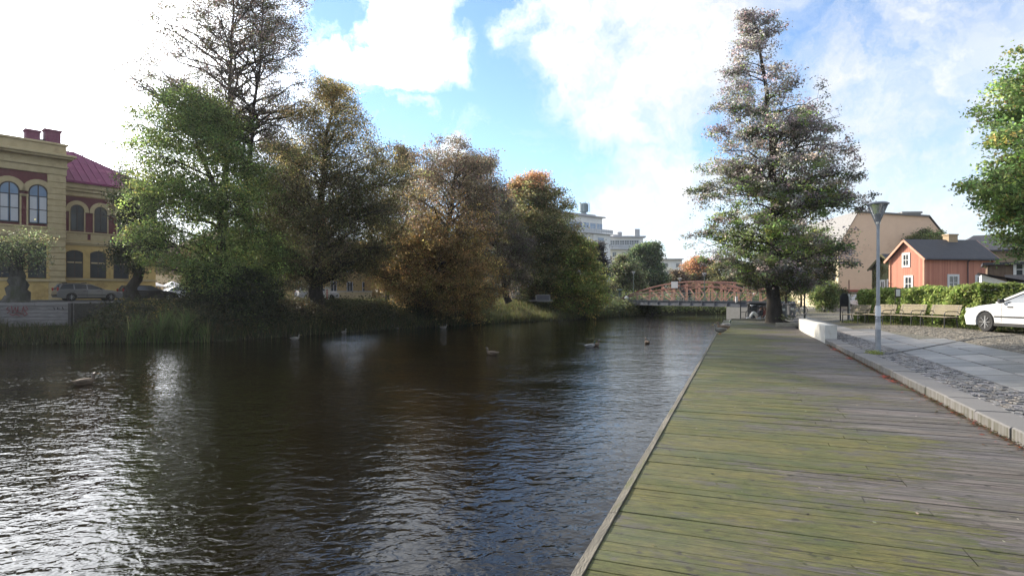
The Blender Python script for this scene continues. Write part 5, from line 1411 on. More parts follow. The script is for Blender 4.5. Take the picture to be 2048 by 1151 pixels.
root = thing('bridge_lamp', 'short green lamp post at the left end of the bridge', 'street lamp', (x, y, z-.1), 0, 'lamps on the bridge')
p = MB(); p.tube([(0, 0, 0), (0, 0, h-.2)], .09, 8); p.obj('pole', pm('lamp_green', (.10, .14, .12)), root); p = MB(); p.lathe([(.1, h-.2), (.42, h-.08), (.42, h), (.05, h+.05)], 12); p.obj('lamp_shade', pm('lamp_green_pale', (.2, .27, .22)), root)
x, y, z = on_bridge(1253, -.25)
p = MB(); p.ball((0, 0, .35), .27, 14); p.tube([(0, 0, 0), (0, 0, .2)], .07, 8); o = p.obj('globe_light', pm('white_globe', (.8, .8, .78), rough=.4), smooth=True); o.location = (x, y, z+.05)
tag(o, 'white round globe light near the left end of the bridge railing', 'light')
x, y, z = on_bridge(1473, -.2)
p = MB(); p.box((0, 0, .34), (.24, .16, .5)); p.box((0, 0, .62), (.28, .2, .06)); p.box((0, 0, .04), (.2, .16, .1)); o = p.obj('utility_box', pm('white_box', (.78, .78, .76)), bevel=.02); o.location = (x, y, z)
tag(o, 'small white box on the right part of the bridge railing', 'box')

# ------------------------------------------------------------------ things on the square
def kerb_wall():
    us = np.linspace(22.4, 33.0, 16)
    a = 2.765-.05*np.exp(-((us-28)/3)**2)+.18*np.clip((us-31)/2, 0, 1)**2
    m = MB(); n = len(us)
    top = DECK+.60-.12*np.clip((us-22.4)/10.6, 0, 1)
    for i, u in enumerate(us):
        w = .36
        for v, z in ((a[i], DECK-.25), (a[i], top[i]-.02), (a[i]+.02, top[i]), (a[i]+w-.02, top[i]), (a[i]+w, top[i]-.02), (a[i]+w, DECK-.25)):
            m.v.append(uv(u, v, z))
    for i in range(n-1):
        for k in range(5): m.f.append((i*6+k, (i+1)*6+k, (i+1)*6+k+1, i*6+k+1)); m.mi.append(0)
    m.f.append((5, 4, 3, 2, 1, 0)); m.mi.append(0); m.f.append(tuple((n-1)*6+k for k in range(6))); m.mi.append(0)
    o = m.obj('seat_wall', pm('white_concrete', (.56, .54, .49), (.48, .46, .41), scale=2, rough=.8, bump=.25, bscale=30, c3=(.30, .27, .20), s3=1.6, t3=(.55, .7)))
    tag(o, 'low white concrete wall standing on the kerb at the far end of the boardwalk', 'wall')
kerb_wall()

def bench(label, loc, rz):
    root = thing('park_bench', label, 'bench', loc, rz, 'benches along the hedge')
    wood = pm('weathered_bench_wood', (.30, .25, .17), (.21, .175, .12), scale=4, rough=.8, bump=.5, bscale=20, stretch=(6, .6, 6), c3=(.24, .22, .16), s3=2)
    iron = pm('bench_iron', (.05, .05, .045), (.035, .035, .03), rough=.5)
    # local: long axis y, faces -x
    L_ = 1.75
    s = MB()
    for i, x in enumerate((-.20, -.10, .0, .10, .20)): s.b2(x-.042, x+.042, -L_/2, L_/2, .425, .455)
    s.obj('seat', wood, root, bevel=.006)
    s = MB()
    for i in range(5):
        z = .52+i*.082; x = .255+.022*i+.0; s.box((x+.02, 0, z+.035), (.025, L_, .07), ry=R(12))
    s.obj('backrest', wood, root, bevel=.005)
    for yy in (-L_/2+.16, L_/2-.16):
        f = MB(); f.tube([(-.22, yy, 0), (-.21, yy, .41)], .022, 6); f.obj('leg', iron, root)
        f = MB(); f.tube([(.30, yy, 0), (.24, yy, .41), (.28, yy, .55), (.375, yy, .92)], .022, 6); f.tube([(-.21, yy, .41), (.24, yy, .41)], .02, 6); f.obj('leg', iron, root)
        f = MB(); f.tube([(-.21, yy, .41), (-.215, yy, .56), (-.18, yy, .64), (-.08, yy, .665), (.30, yy, .66)], .017, 6); f.obj('armrest', iron, root)
    return root
for py, lab in ((24.05, 'park bench nearest the white car, in front of the lit hedge'), (26.0, 'second park bench from the white car, right of the small notice post'),
                (27.95, 'park bench partly hidden behind the nearest lamp pole'), (29.9, 'farthest park bench, by the shaded end of the hedge')):
    x = 17.35; bench(lab, (x, py, street(x, py)), R(-2))

def hedge():
    rng = np.random.default_rng(77)
    root = thing('ivy_hedge', 'long dense leafy hedge behind the benches and white car, dark at its far end', 'hedge', (18.6, 25, KERB+.1), 0)
    # the run in plan: near right end to far corner, then the short return
    run = [(24.6, 16.4), (20.4, 20.8), (18.55, 23.4), (18.35, 26), (18.35, 29.6), (18.55, 31.7), (20.4, 33.0), (24, 33.6)]
    tops = [2.05, 1.95, 1.78, 1.73, 1.66, 1.62, 1.66, 1.7]
    base = root.location
    # wooden fence hidden inside carries it
    core = MB()
    for (a, b, ta, tb) in zip(run[:-1], run[1:], tops[:-1], tops[1:]):
        a, b = Vector((a[0], a[1], 0)), Vector((b[0], b[1], 0)); d = (b-a).normalized(); n = Vector((d.y, -d.x, 0))
        if n.x < 0 and n.y < 0: n = -n
        core.add([tuple(Vector((p.x, p.y, z))+n*o-Vector(base)) for p in (a, b) for o in (.16, .5) for z in (1.0, 1.0+t-.12)] if False else
                 [tuple(a+n*.2+Vector((0, 0, 1.0))-Vector(base)), tuple(b+n*.2+Vector((0, 0, 1.0))-Vector(base)), tuple(b+n*.55+Vector((0, 0, 1.0))-Vector(base)), tuple(a+n*.55+Vector((0, 0, 1.0))-Vector(base)),
                  tuple(a+n*.2+Vector((0, 0, 1.0+ta-.12))-Vector(base)), tuple(b+n*.2+Vector((0, 0, 1.0+tb-.12))-Vector(base)), tuple(b+n*.55+Vector((0, 0, 1.0+tb-.12))-Vector(base)), tuple(a+n*.55+Vector((0, 0, 1.0+ta-.12))-Vector(base))],
                 [(0, 1, 5, 4), (1, 2, 6, 5), (2, 3, 7, 6), (3, 0, 4, 7), (4, 5, 6, 7)])
    core.obj('branches', pm('hedge_wood', (.035, .032, .02), (.025, .022, .015), rough=1, bump=1, bscale=9), root)
    P = []; C = []
    for (a, b, ta, tb) in zip(run[:-1], run[1:], tops[:-1], tops[1:]):
        a, b = np.array(a), np.array(b); L_ = np.linalg.norm(b-a); d = (b-a)/L_; n = np.array([d[1], -d[0]])
        if n[0] < 0 and n[1] < 0: n = -n
        N_ = int(L_*2500)
        t = rng.uniform(0, 1, N_); hz = rng.uniform(0, 1, N_)**.95; tt = ta+(tb-ta)*t
        s = t*L_
        bul = .10*np.sin(s*2.1+hz*3)+.07*np.sin(s*5+hz*7)+.05*np.sin(hz*11+s)
        o = bul+rng.normal(0, .05, N_)+.05
        top = rng.random(N_) < .22
        z = 1.03+hz*(tt+.05*np.sin(s*3)+.04*np.sin(s*7.3))
        z = np.where(top, 1.03+tt+.06*np.sin(s*2.7)+.05*np.sin(s*6.3)+rng.normal(0, .04, N_), z)
        o = np.where(top, rng.uniform(0, .6, N_), o)
        xy = a[None]+d[None]*s[:, None]+n[None]*o[:, None]
        P.append(np.column_stack([xy, z])-np.array(base)[None])
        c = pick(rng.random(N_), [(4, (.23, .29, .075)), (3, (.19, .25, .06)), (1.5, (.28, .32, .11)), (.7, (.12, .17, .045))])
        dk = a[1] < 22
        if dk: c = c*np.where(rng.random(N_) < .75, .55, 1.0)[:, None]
        C.append(c)
    P = np.concatenate(P); C = np.concatenate(C)
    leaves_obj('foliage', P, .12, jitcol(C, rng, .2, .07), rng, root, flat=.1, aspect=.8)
hedge()

# ---- chestnut at the right edge, its limbs over the roofs
def c_ch2(zf, rf, C, rng):
    return pick(rng.random(len(zf)), [(4, (.18, .25, .08)), (3, (.14, .20, .065)), (2.2, (.28, .33, .085)), (.5, (.34, .27, .09))])
tree('green_chestnut_tree', 'large green horse chestnut reaching in from the right over the roofs', 'tree', 2180, 27.5, KERB+.15,
     [(60, 2110, 2500), (95, 2078, 2500), (150, 2030, 2500), (205, 2018, 2500), (262, 2020, 2500), (272, 1945, 2500), (300, 1935, 2500), (345, 1950, 2480), (375, 2005, 2480), (420, 2005, 2480), (470, 2005, 2450), (520, 2030, 2440), (538, 2060, 2400)],
     [(2180, 680), (2185, 560), (2190, 400), (2200, 250), (2210, 90)], .38, c_ch2, 81, limbs=110, subs=8, twigs=5, leaf=.21, per=10, spread=.30, rise=.35, depth=.7, droop=.12, core=.6, branch_r=1.2, hang=.35, zbias=.6,
     dens=lambda zf, rf, C, rng: np.where(C[:, 0] < 1.5, 1.5, .25))

# ---- trees and shrubs further along the near bank
def c_lime(zf, rf, C, rng): return pick(rng.random(len(zf)), [(3, (.07, .08, .03)), (2, (.10, .10, .035)), (2, (.05, .06, .025)), (.8, (.16, .13, .05))])
G1 = 'street trees along the path beyond the boardwalk'
for i, (px, Z, o, lab) in enumerate([
    (1572, 58, [(470, 1555, 1600), (500, 1535, 1620), (545, 1530, 1625), (580, 1545, 1615)], 'street tree just right of the alder trunk'),
    (1602, 80, [(480, 1590, 1625), (510, 1575, 1640), (550, 1572, 1642), (585, 1580, 1632)], 'street tree behind the dark cone lamp'),
    (1640, 66, [(470, 1620, 1650), (500, 1605, 1662), (545, 1608, 1660), (580, 1618, 1650)], 'street tree before the cream street front'),
    (1545, 95, [(530, 1530, 1560), (550, 1512, 1575), (580, 1515, 1580), (600, 1525, 1570)], 'small tree seen left of the alder trunk beyond the quay')]):
    tree('street_tree', lab, 'tree', px, Z, KERB, o, [(px, 612), (px+1, 570), (px+2, 490)], .16, c_lime, 100+i, limbs=36, subs=6, twigs=4, leaf=.24, per=9, spread=.42, rise=.5, group=G1, core=.3)
tree('round_shrub', 'bushy green shrub before the low wall at the street corner', 'shrub', 1650, 52, KERB,
     [(572, 1640, 1662), (585, 1630, 1672), (600, 1630, 1670), (615, 1638, 1662)], [(1650, 618), (1650, 600), (1650, 580)], .06,
     lambda zf, rf, C, rng: pick(rng.random(len(zf)), [(3, (.11, .15, .04)), (2, (.07, .10, .03)), (1, (.17, .18, .06))]), 110, limbs=22, subs=6, twigs=4, leaf=.16, per=9, spread=.25, core=.5, part_leaf='foliage')
tree('garden_shrub', 'dark green shrub right of the round shrub over the low wall', 'shrub', 1668, 62, KERB+.3,
     [(575, 1655, 1680), (590, 1650, 1686), (602, 1652, 1684)], [(1668, 606), (1668, 590), (1668, 582)], .06,
     lambda zf, rf, C, rng: pick(rng.random(len(zf)), [(3, (.05, .07, .03)), (2, (.08, .09, .04))]), 111, limbs=18, subs=6, twigs=4, leaf=.18, per=9, spread=.25, core=.5, part_leaf='foliage')
tree('garden_tree', 'green treetop showing above the roof of the red cottage', 'tree', 1850, 72, KERB,
     [(464, 1840, 1870), (474, 1825, 1890), (490, 1822, 1895), (520, 1830, 1890)], [(1855, 600), (1855, 540), (1855, 475)], .12,
     lambda zf, rf, C, rng: pick(rng.random(len(zf)), [(3, (.13, .15, .05)), (2, (.09, .11, .04))]), 112, limbs=26, subs=6, twigs=4, leaf=.2, per=9, spread=.35, core=.4)
# ---- beyond the bridge
def c_far(a): return lambda zf, rf, C, rng: pick(rng.random(len(zf)), a)
G2 = 'trees beyond the bridge'
tree('round_crowned_tree', 'tall rounded green tree before the middle apartment block', 'tree', 1290, 112, 2.0,
     [(487, 1285, 1305), (500, 1265, 1325), (530, 1255, 1332), (565, 1252, 1332), (590, 1262, 1325)], [(1292, 605), (1292, 560), (1292, 495)], .4,
     c_far([(3, (.075, .11, .045)), (2, (.05, .08, .035)), (1.5, (.11, .15, .05))]), 120, limbs=50, subs=7, twigs=5, leaf=.36, per=10, spread=.6, core=.6, group=G2)
tree('light_green_tree', 'spreading pale green tree at the left end of the bridge', 'tree', 1245, 100, 2.0,
     [(515, 1240, 1262), (535, 1220, 1280), (560, 1210, 1290), (590, 1208, 1285), (602, 1215, 1275)], [(1245, 605), (1245, 570), (1246, 525)], .25,
     c_far([(3, (.11, .14, .05)), (2, (.14, .13, .07)), (1.5, (.07, .09, .035))]), 121, limbs=44, subs=7, twigs=5, leaf=.3, per=8, spread=.5, group=G2, core=.3)
tree('brown_bush', 'brown red shrub behind the bridge under the lowest apartment block', 'shrub', 1352, 118, 2.0,
     [(545, 1345, 1365), (560, 1335, 1378), (585, 1335, 1380)], [(1352, 605), (1352, 560)], .15, c_far([(3, (.13, .085, .05)), (2, (.10, .09, .05))]), 122, limbs=26, subs=6, twigs=4, leaf=.3, per=8, spread=.5, core=.4, part_leaf='foliage')
tree('peach_top_tree', 'rounded tree with an orange peach crown behind the arch of the bridge', 'tree', 1398, 125, 2.0,
     [(517, 1385, 1410), (530, 1368, 1432), (560, 1362, 1440), (595, 1370, 1436)], [(1398, 605), (1398, 560), (1398, 522)], .4,
     lambda zf, rf, C, rng: np.where((rng.random(len(zf)) < np.clip((zf-.45)*3, 0, .95))[:, None], np.array([[.36, .19, .09]]), pick(rng.random(len(zf)), [(3, (.13, .14, .05)), (2, (.17, .13, .06))])), 123, limbs=50, subs=7, twigs=5, leaf=.36, per=10, spread=.6, core=.6, group=G2)
tree('olive_tree', 'olive and yellow tree right of the orange crowned tree behind the bridge', 'tree', 1450, 118, 2.0,
     [(520, 1440, 1465), (535, 1420, 1490), (565, 1412, 1498), (598, 1420, 1495)], [(1450, 605), (1450, 560), (1450, 525)], .35,
     c_far([(3, (.10, .105, .04)), (2, (.15, .135, .05)), (1, (.07, .08, .035))]), 124, limbs=50, subs=7, twigs=5, leaf=.36, per=9, spread=.6, core=.5, group=G2)
tree('thin_tree', 'thin yellow green tree showing under the alder branches beyond the bridge', 'tree', 1515, 112, 2.0,
     [(552, 1505, 1530), (570, 1495, 1545), (598, 1495, 1545)], [(1515, 605), (1515, 580), (1515, 556)], .2,
     c_far([(3, (.14, .15, .06)), (2, (.10, .11, .05))]), 125, limbs=34, subs=6, twigs=4, leaf=.3, per=8, spread=.5, core=.4, group=G2)
rr = random.Random(9)
for i, (px, Z, w_, top) in enumerate([(1590, 150, 40, 545), (1630, 140, 36, 550), (1690, 170, 60, 552), (1560, 160, 44, 560), (1480, 170, 60, 566), (1230, 180, 60, 570), (860, 140, 120, 520), (700, 130, 120, 525), (1040, 130, 90, 545), (560, 120, 120, 520), (350, 150, 120, 520), (150, 160, 150, 540)]):
    labs = ['distant tree closing the view along the path', 'distant tree behind the round shrub at the end of the path', 'distant tree behind the peach gable house', 'distant tree right of the alder trunk far down the path', 'low distant trees behind the right end of the bridge',
            'distant tree behind the pale green tree at the bridge', 'distant tree behind the brown house', 'distant tree behind the ochre house', 'distant tree behind the grey house', 'distant tree behind the oak', 'distant tree behind the cream house', 'distant tree behind the school roof']
    tree('distant_tree', labs[i], 'tree', px, Z, 2.0 if px < 1500 else KERB, [(top, px-w_*.15, px+w_*.15), (top+10, px-w_*.4, px+w_*.4), (top+26, px-w_*.5, px+w_*.5), (604, px-w_*.45, px+w_*.45)], [(px, 606), (px, 580), (px, top+6)], .3,
         c_far([(3, (.07, .085, .035)), (2, (.11, .10, .045)), (1, (.05, .065, .03))]), 130+i, limbs=26, subs=5, twigs=3, leaf=.5, per=8, spread=.8, core=.8, group='distant trees at the horizon')

# ------------------------------------------------------------------ far bank: timber wall, street, growth
def timber_wall():
    pts = [(-62, 26.0), (-34, 31.3), (-24.2, 32.5)]
    root = thing('timber_wall', 'old grey timber retaining wall of stacked beams with red graffiti at the water', 'wall', (-24.2, 32.5, 0), 0)
    b0 = Vector((-24.2, 32.5, 0)); rnd = random.Random(12)
    m = MB()
    for (a, b) in zip(pts[:-1], pts[1:]):
        a, b = Vector((*a, 0)), Vector((*b, 0)); L_ = (b-a).length; d = (b-a)/L_; n = Vector((-d.y, d.x, 0))
        for i in range(8):
            z = .55+i*.195; x = 0 if a.x < -50 else -rnd.uniform(0, 2)
            while x < L_:
                l = rnd.uniform(3, 5); x0, x1 = max(0, x), min(L_, x+l)
                if x1-x0 > .1:
                    o = rnd.uniform(-.025, .025)
                    p, q = a+d*(x0+.01)+n*(.1+o), a+d*(x1-.01)+n*(.1+o); p.z = q.z = z+.095
                    m.beam(p-b0, q-b0, .18, .180)
                x += l
    m.obj('beam', pm('old_grey_beam', (.24, .22, .21), (.14, .13, .12), scale=3, rough=.95, bump=.7, bscale=16, stretch=(.7, .7, 5), c3=(.09, .085, .07), s3=.8), root, bevel=.012)
    m = MB(); a, b = Vector((-34, 31.3, 0)), Vector((-24.2, 32.5, 0)); d = (b-a).normalized(); n = Vector((-d.y, d.x, 0))
    for t in (.02, .30, .60, .995):
        p = a.lerp(b, t)-n*.10-b0; m.beam(p+Vector((0, 0, .2)), p+Vector((0, 0, 2.08)), .16)
    m.obj('post', pm('dark_post', (.05, .045, .04), rough=.9), root)
    # red scrawl: loops and strokes nobody can read
    g = MB(); k = 31.6/F
    def wp(px, py):
        x = W(px, 31.75); t = (x+34)/9.8; y = 31.3+1.2*t-.035
        return Vector((x, y, (HY-py)*k+EYE))-b0
    strokes = [[(6, 614), (3, 618), (9, 622), (4, 626)], [(12, 612), (14, 626), (19, 614), (21, 625)], [(24, 613), (23, 624), (29, 625)], [(31, 624), (34, 613), (37, 624)], [(38, 612), (42, 618), (36, 622), (41, 627)],
               [(9, 628), (15, 631), (20, 628), (27, 632)], [(28, 629), (33, 627), (35, 632), (41, 628)]]
    for s in strokes: g.tube([wp(*p) for p in s], .022, 5)
    g.obj('graffiti', pm('red_spray', (.22, .045, .05), (.17, .04, .045), rough=.6), root)
    g = MB()
    for s in ([(90, 615), (92, 620)], [(98, 614), (97, 619), (100, 619)], [(106, 614), (108, 619)]): g.tube([wp(*p) for p in s], .02, 5)
    g.obj('graffiti', pm('black_spray', (.02, .02, .02)), root)
    # level ground that the wall holds back
    m = MB(); P = [(-24.2, 32.66), (-34, 31.5), (-62, 26.2), (-62, 44), (-24.2, 50)]
    m.prism(P, -.5, 2.06, plane='xy'); tag(m.obj('terrace_ground', pm('terrace_gravel', (.075, .07, .06), (.05, .045, .04), scale=5, rough=1, bump=.4)), kind='structure')
timber_wall()
def far_street():
    s40, c40 = math.sin(R(40)), math.cos(R(40)); d = Vector((s40, c40, 0)); n = Vector((-c40, s40, 0))
    def sheet(name, n0, n1, t0, t1, z, mat):
        m = MB(); A = [n*n0+d*t0, n*n0+d*t1, n*n1+d*t1, n*n1+d*t0]; m.add([(p.x, p.y, z) for p in A], [(0, 1, 2, 3)] if True else []); tag(m.obj(name, mat), kind='structure')
    sheet('far_street', 54.5, 63.0, -60, 140, 2.075, pm('old_asphalt', (.055, .055, .058), (.04, .04, .042), scale=2, rough=.85, bump=.2, bscale=60))
    m = MB(); P = [n*63+d*-60, n*63+d*140, n*64.6+d*140, n*64.6+d*-60]; m.prism([(p.x, p.y) for p in P], 1.9, 2.17, plane='xy'); tag(m.obj('far_pavement', pm('pavement_grey', (.16, .155, .15), (.12, .118, .11), rough=.9)), kind='structure')
far_street()

def inland(px_lo, px_hi, dlo, dhi, n, rng, yfar=400):
    """random spots on the far bank between two sight lines: positions, height, distance inland"""
    pl = np.array(resample(WL, .5)); L_ = len(pl)
    a = np.roll(pl, 6, 0); b = np.roll(pl, -6, 0); a[:6] = pl[0]; b[-6:] = pl[-1]
    t = b-a; t /= np.linalg.norm(t, axis=1, keepdims=True); nn = np.stack([-t[:, 1], t[:, 0]], 1)
    ok = (pl[:, 1] > 5) & (CX+pl[:, 0]/pl[:, 1]*F > px_lo) & (CX+pl[:, 0]/pl[:, 1]*F < px_hi) & (pl[:, 1] < yfar)
    idx = rng.choice(np.nonzero(ok)[0], n); dd = rng.uniform(dlo, dhi, n)
    xy = pl[idx]+nn[idx]*dd[:, None]+t[idx]*rng.uniform(-.25, .25, n)[:, None]
    z = np.interp(dd, [-3, -.6, 0, .5, 1.6, 3.2, 5, 6.4, 8, 200], [-.9, -.25, .02, .28, .62, 1.15, 1.72, 1.95, 2.0, 2.0])
    return xy, z, dd
def blades(name, xy, z, h, w, cols, rng, bend=.35, label=None, parent=None):
    n = len(xy); a = rng.uniform(0, 2*PI, n); ca, sa = np.cos(a), np.sin(a)
    lean = rng.normal(0, bend, (n, 2))*h[:, None]
    B = np.column_stack([xy, z-.03]); s = np.stack([ca*w/2, sa*w/2, np.zeros(n)], 1)
    T = B+np.column_stack([lean, h]); M_ = B+np.column_stack([lean*.3, h*.6])
    V = np.stack([B-s, B+s, M_+s*.8, M_-s*.8, M_-s*.8, M_+s*.8, T+s*.1, T-s*.1], 1).reshape(-1, 3)
    me = np_mesh(name, V, 2*n); o = link(name, me, LEAF, parent); face_colors(o, np.repeat(cols, 2, axis=0), 'leaf'); return o
rng = np.random.default_rng(301)
xy, z, dd = inland(-150, 1290, .0, 9, 60000, rng)
keep = ~((xy[:, 0] < -24.2) & (dd > 2.2)); xy, z, dd = xy[keep], z[keep], dd[keep]
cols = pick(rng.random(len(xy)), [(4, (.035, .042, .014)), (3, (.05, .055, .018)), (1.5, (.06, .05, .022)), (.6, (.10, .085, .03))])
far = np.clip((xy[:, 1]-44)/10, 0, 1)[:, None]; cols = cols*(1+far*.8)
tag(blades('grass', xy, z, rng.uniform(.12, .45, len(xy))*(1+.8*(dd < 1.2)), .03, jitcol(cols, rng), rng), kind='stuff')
# taller bank growth, thick at the water's edge
xy, z, dd = inland(-150, 1290, -.25, 1.8, 9000, rng)
tag(blades('waterside_grass', xy, np.maximum(z, 0), rng.uniform(.3, .9, len(xy))*(.25+.85*np.clip(np.sin(xy[:, 0]*1.3)*np.sin(xy[:, 0]*.47+1)+.3, 0, 1)), .035, jitcol(pick(rng.random(len(xy)), [(3, (.04, .045, .018)), (2, (.065, .06, .028)), (.6, (.11, .10, .04))]), rng), rng, bend=.25), kind='stuff')
def reed_clump(px0, px1, n, hh, seed, label):
    rng = np.random.default_rng(seed); root = thing('reed_clump', label, 'reeds', (W((px0+px1)/2, 31.5), 31.5, .2), 0, 'reed clumps at the far waterline')
    xy, z, dd = inland(px0, px1, -.2, 1.3, n, rng)
    h = hh*rng.uniform(.35, 1.05, n)*(.65+.35*np.sin(xy[:, 0]*4.1+seed)); b = np.array(root.location)
    blades('reed_leaves', xy-b[:2], np.maximum(z, 0)-b[2], h, .05, jitcol(pick(rng.random(n), [(3, (.075, .11, .03)), (2, (.055, .075, .025)), (1, (.13, .13, .05))]), rng, .2, .05), rng, bend=.28, parent=root)
reed_clump(245, 330, 900, 1.35, 311, 'wide clump of long green reeds near the floating white bottle')
reed_clump(318, 372, 800, 1.75, 312, 'tallest clump of green reeds right of the floating white bottle')
reed_clump(365, 408, 450, 1.5, 313, 'narrow reed clump at the foot of the understorey bush')
reed_clump(150, 205, 300, .9, 314, 'sparse brownish reed clump at the end of the timber wall')
# scrub: leafy clumps rolling along the bank
def scrub(name, px0, px1, d0, d1, n, per, hmax, cols, seed, leaf=.16, sp=.28, yfar=400):
    rng = np.random.default_rng(seed)
    xy, z, dd = inland(px0, px1, d0, d1, n, rng, yfar)
    hh = hmax*(.35+.65*(np.sin(xy[:, 0]*1.1+seed)*np.sin(xy[:, 1]*.9)*.5+.5))*rng.uniform(.1, 1, n)
    Cc = np.column_stack([xy, z+hh]); idx = np.repeat(np.arange(n), per)
    P = Cc[idx]+rng.normal(size=(len(idx), 3))*np.array([sp, sp, sp*.8])
    c = jitcol(pick(rng.random(n), cols), rng, .2, .05)
    o = leaves_obj(name, P, leaf, jitcol(c[idx], rng, .2, .06), rng, None); tag(o, kind='stuff')
scrub('bank_undergrowth', 150, 960, .5, 5, 1500, 22, 1.0, [(4, (.03, .034, .014)), (2, (.045, .045, .018)), (1, (.07, .06, .025))], 5)
scrub('golden_weeds', 175, 300, 1.2, 4.2, 60, 20, 1.3, [(2, (.20, .15, .04)), (1, (.12, .11, .04))], 6, leaf=.1, sp=.16)
scrub('riverside_scrub', 1180, 1330, .2, 4, 700, 22, 1.6, [(3, (.055, .07, .028)), (2, (.08, .09, .035)), (1, (.04, .05, .022))], 8, leaf=.24, sp=.4)
scrub('riverside_ground_cover', 1300, 1620, .3, 6, 900, 20, 1.4, [(3, (.10, .13, .045)), (2, (.14, .15, .05)), (1, (.07, .09, .035))], 9, leaf=.26, sp=.45)

# ------------------------------------------------------------------ vehicles
TYRE = pm('tyre_rubber', (.018, .018, .018), (.028, .027, .026), rough=.85)
RIM = pm('alloy_rim', (.50, .51, .52), (.38, .39, .40), scale=8, rough=.3, metal=.7)
TRIM = pm('black_trim', (.02, .02, .022), (.03, .03, .03), rough=.5)
def paint(name, c, c2=None, coat=.6, rough=.3): return pm(name, c, c2 or tuple(x*.93 for x in c), scale=1.2, rough=rough, coat=coat, spec=.5)
CAR = {
 'estate': dict(L=4.75, hw=.89, body=[(-2.30, .30), (-2.37, .55), (-2.34, .80), (-2.24, .97), (-1.2, .99), (.70, 1.0), (1.15, .96), (1.75, .88), (2.15, .78), (2.34, .62), (2.37, .42), (2.28, .24)], wf=1.45, wr=-1.35, roof=(-1.95, .05, 1.47), belt=(-2.22, .98, .97), pill=(-.25, -1.15)),
 'sedan': dict(L=4.6, hw=.88, body=[(-2.2, .28), (-2.3, .5), (-2.28, .86), (-2.18, .98), (-1.5, 1.0), (.70, .97), (1.15, .935), (1.70, .87), (2.05, .79), (2.20, .68), (2.30, .52), (2.22, .22)], wf=1.42, wr=-1.30, roof=(-1.0, .08, 1.43), belt=(-1.75, 1.02, .96), pill=(-.35,)),
 'suv': dict(L=4.5, hw=.92, body=[(-2.15, .38), (-2.25, .6), (-2.2, .95), (-2.1, 1.12), (-1.2, 1.13), (.75, 1.12), (1.2, 1.08), (1.8, 1.0), (2.1, .88), (2.23, .70), (2.25, .5), (2.15, .32)], wf=1.35, wr=-1.3, roof=(-1.9, .0, 1.70), belt=(-2.08, .95, 1.10), pill=(-.25, -1.1)),
}
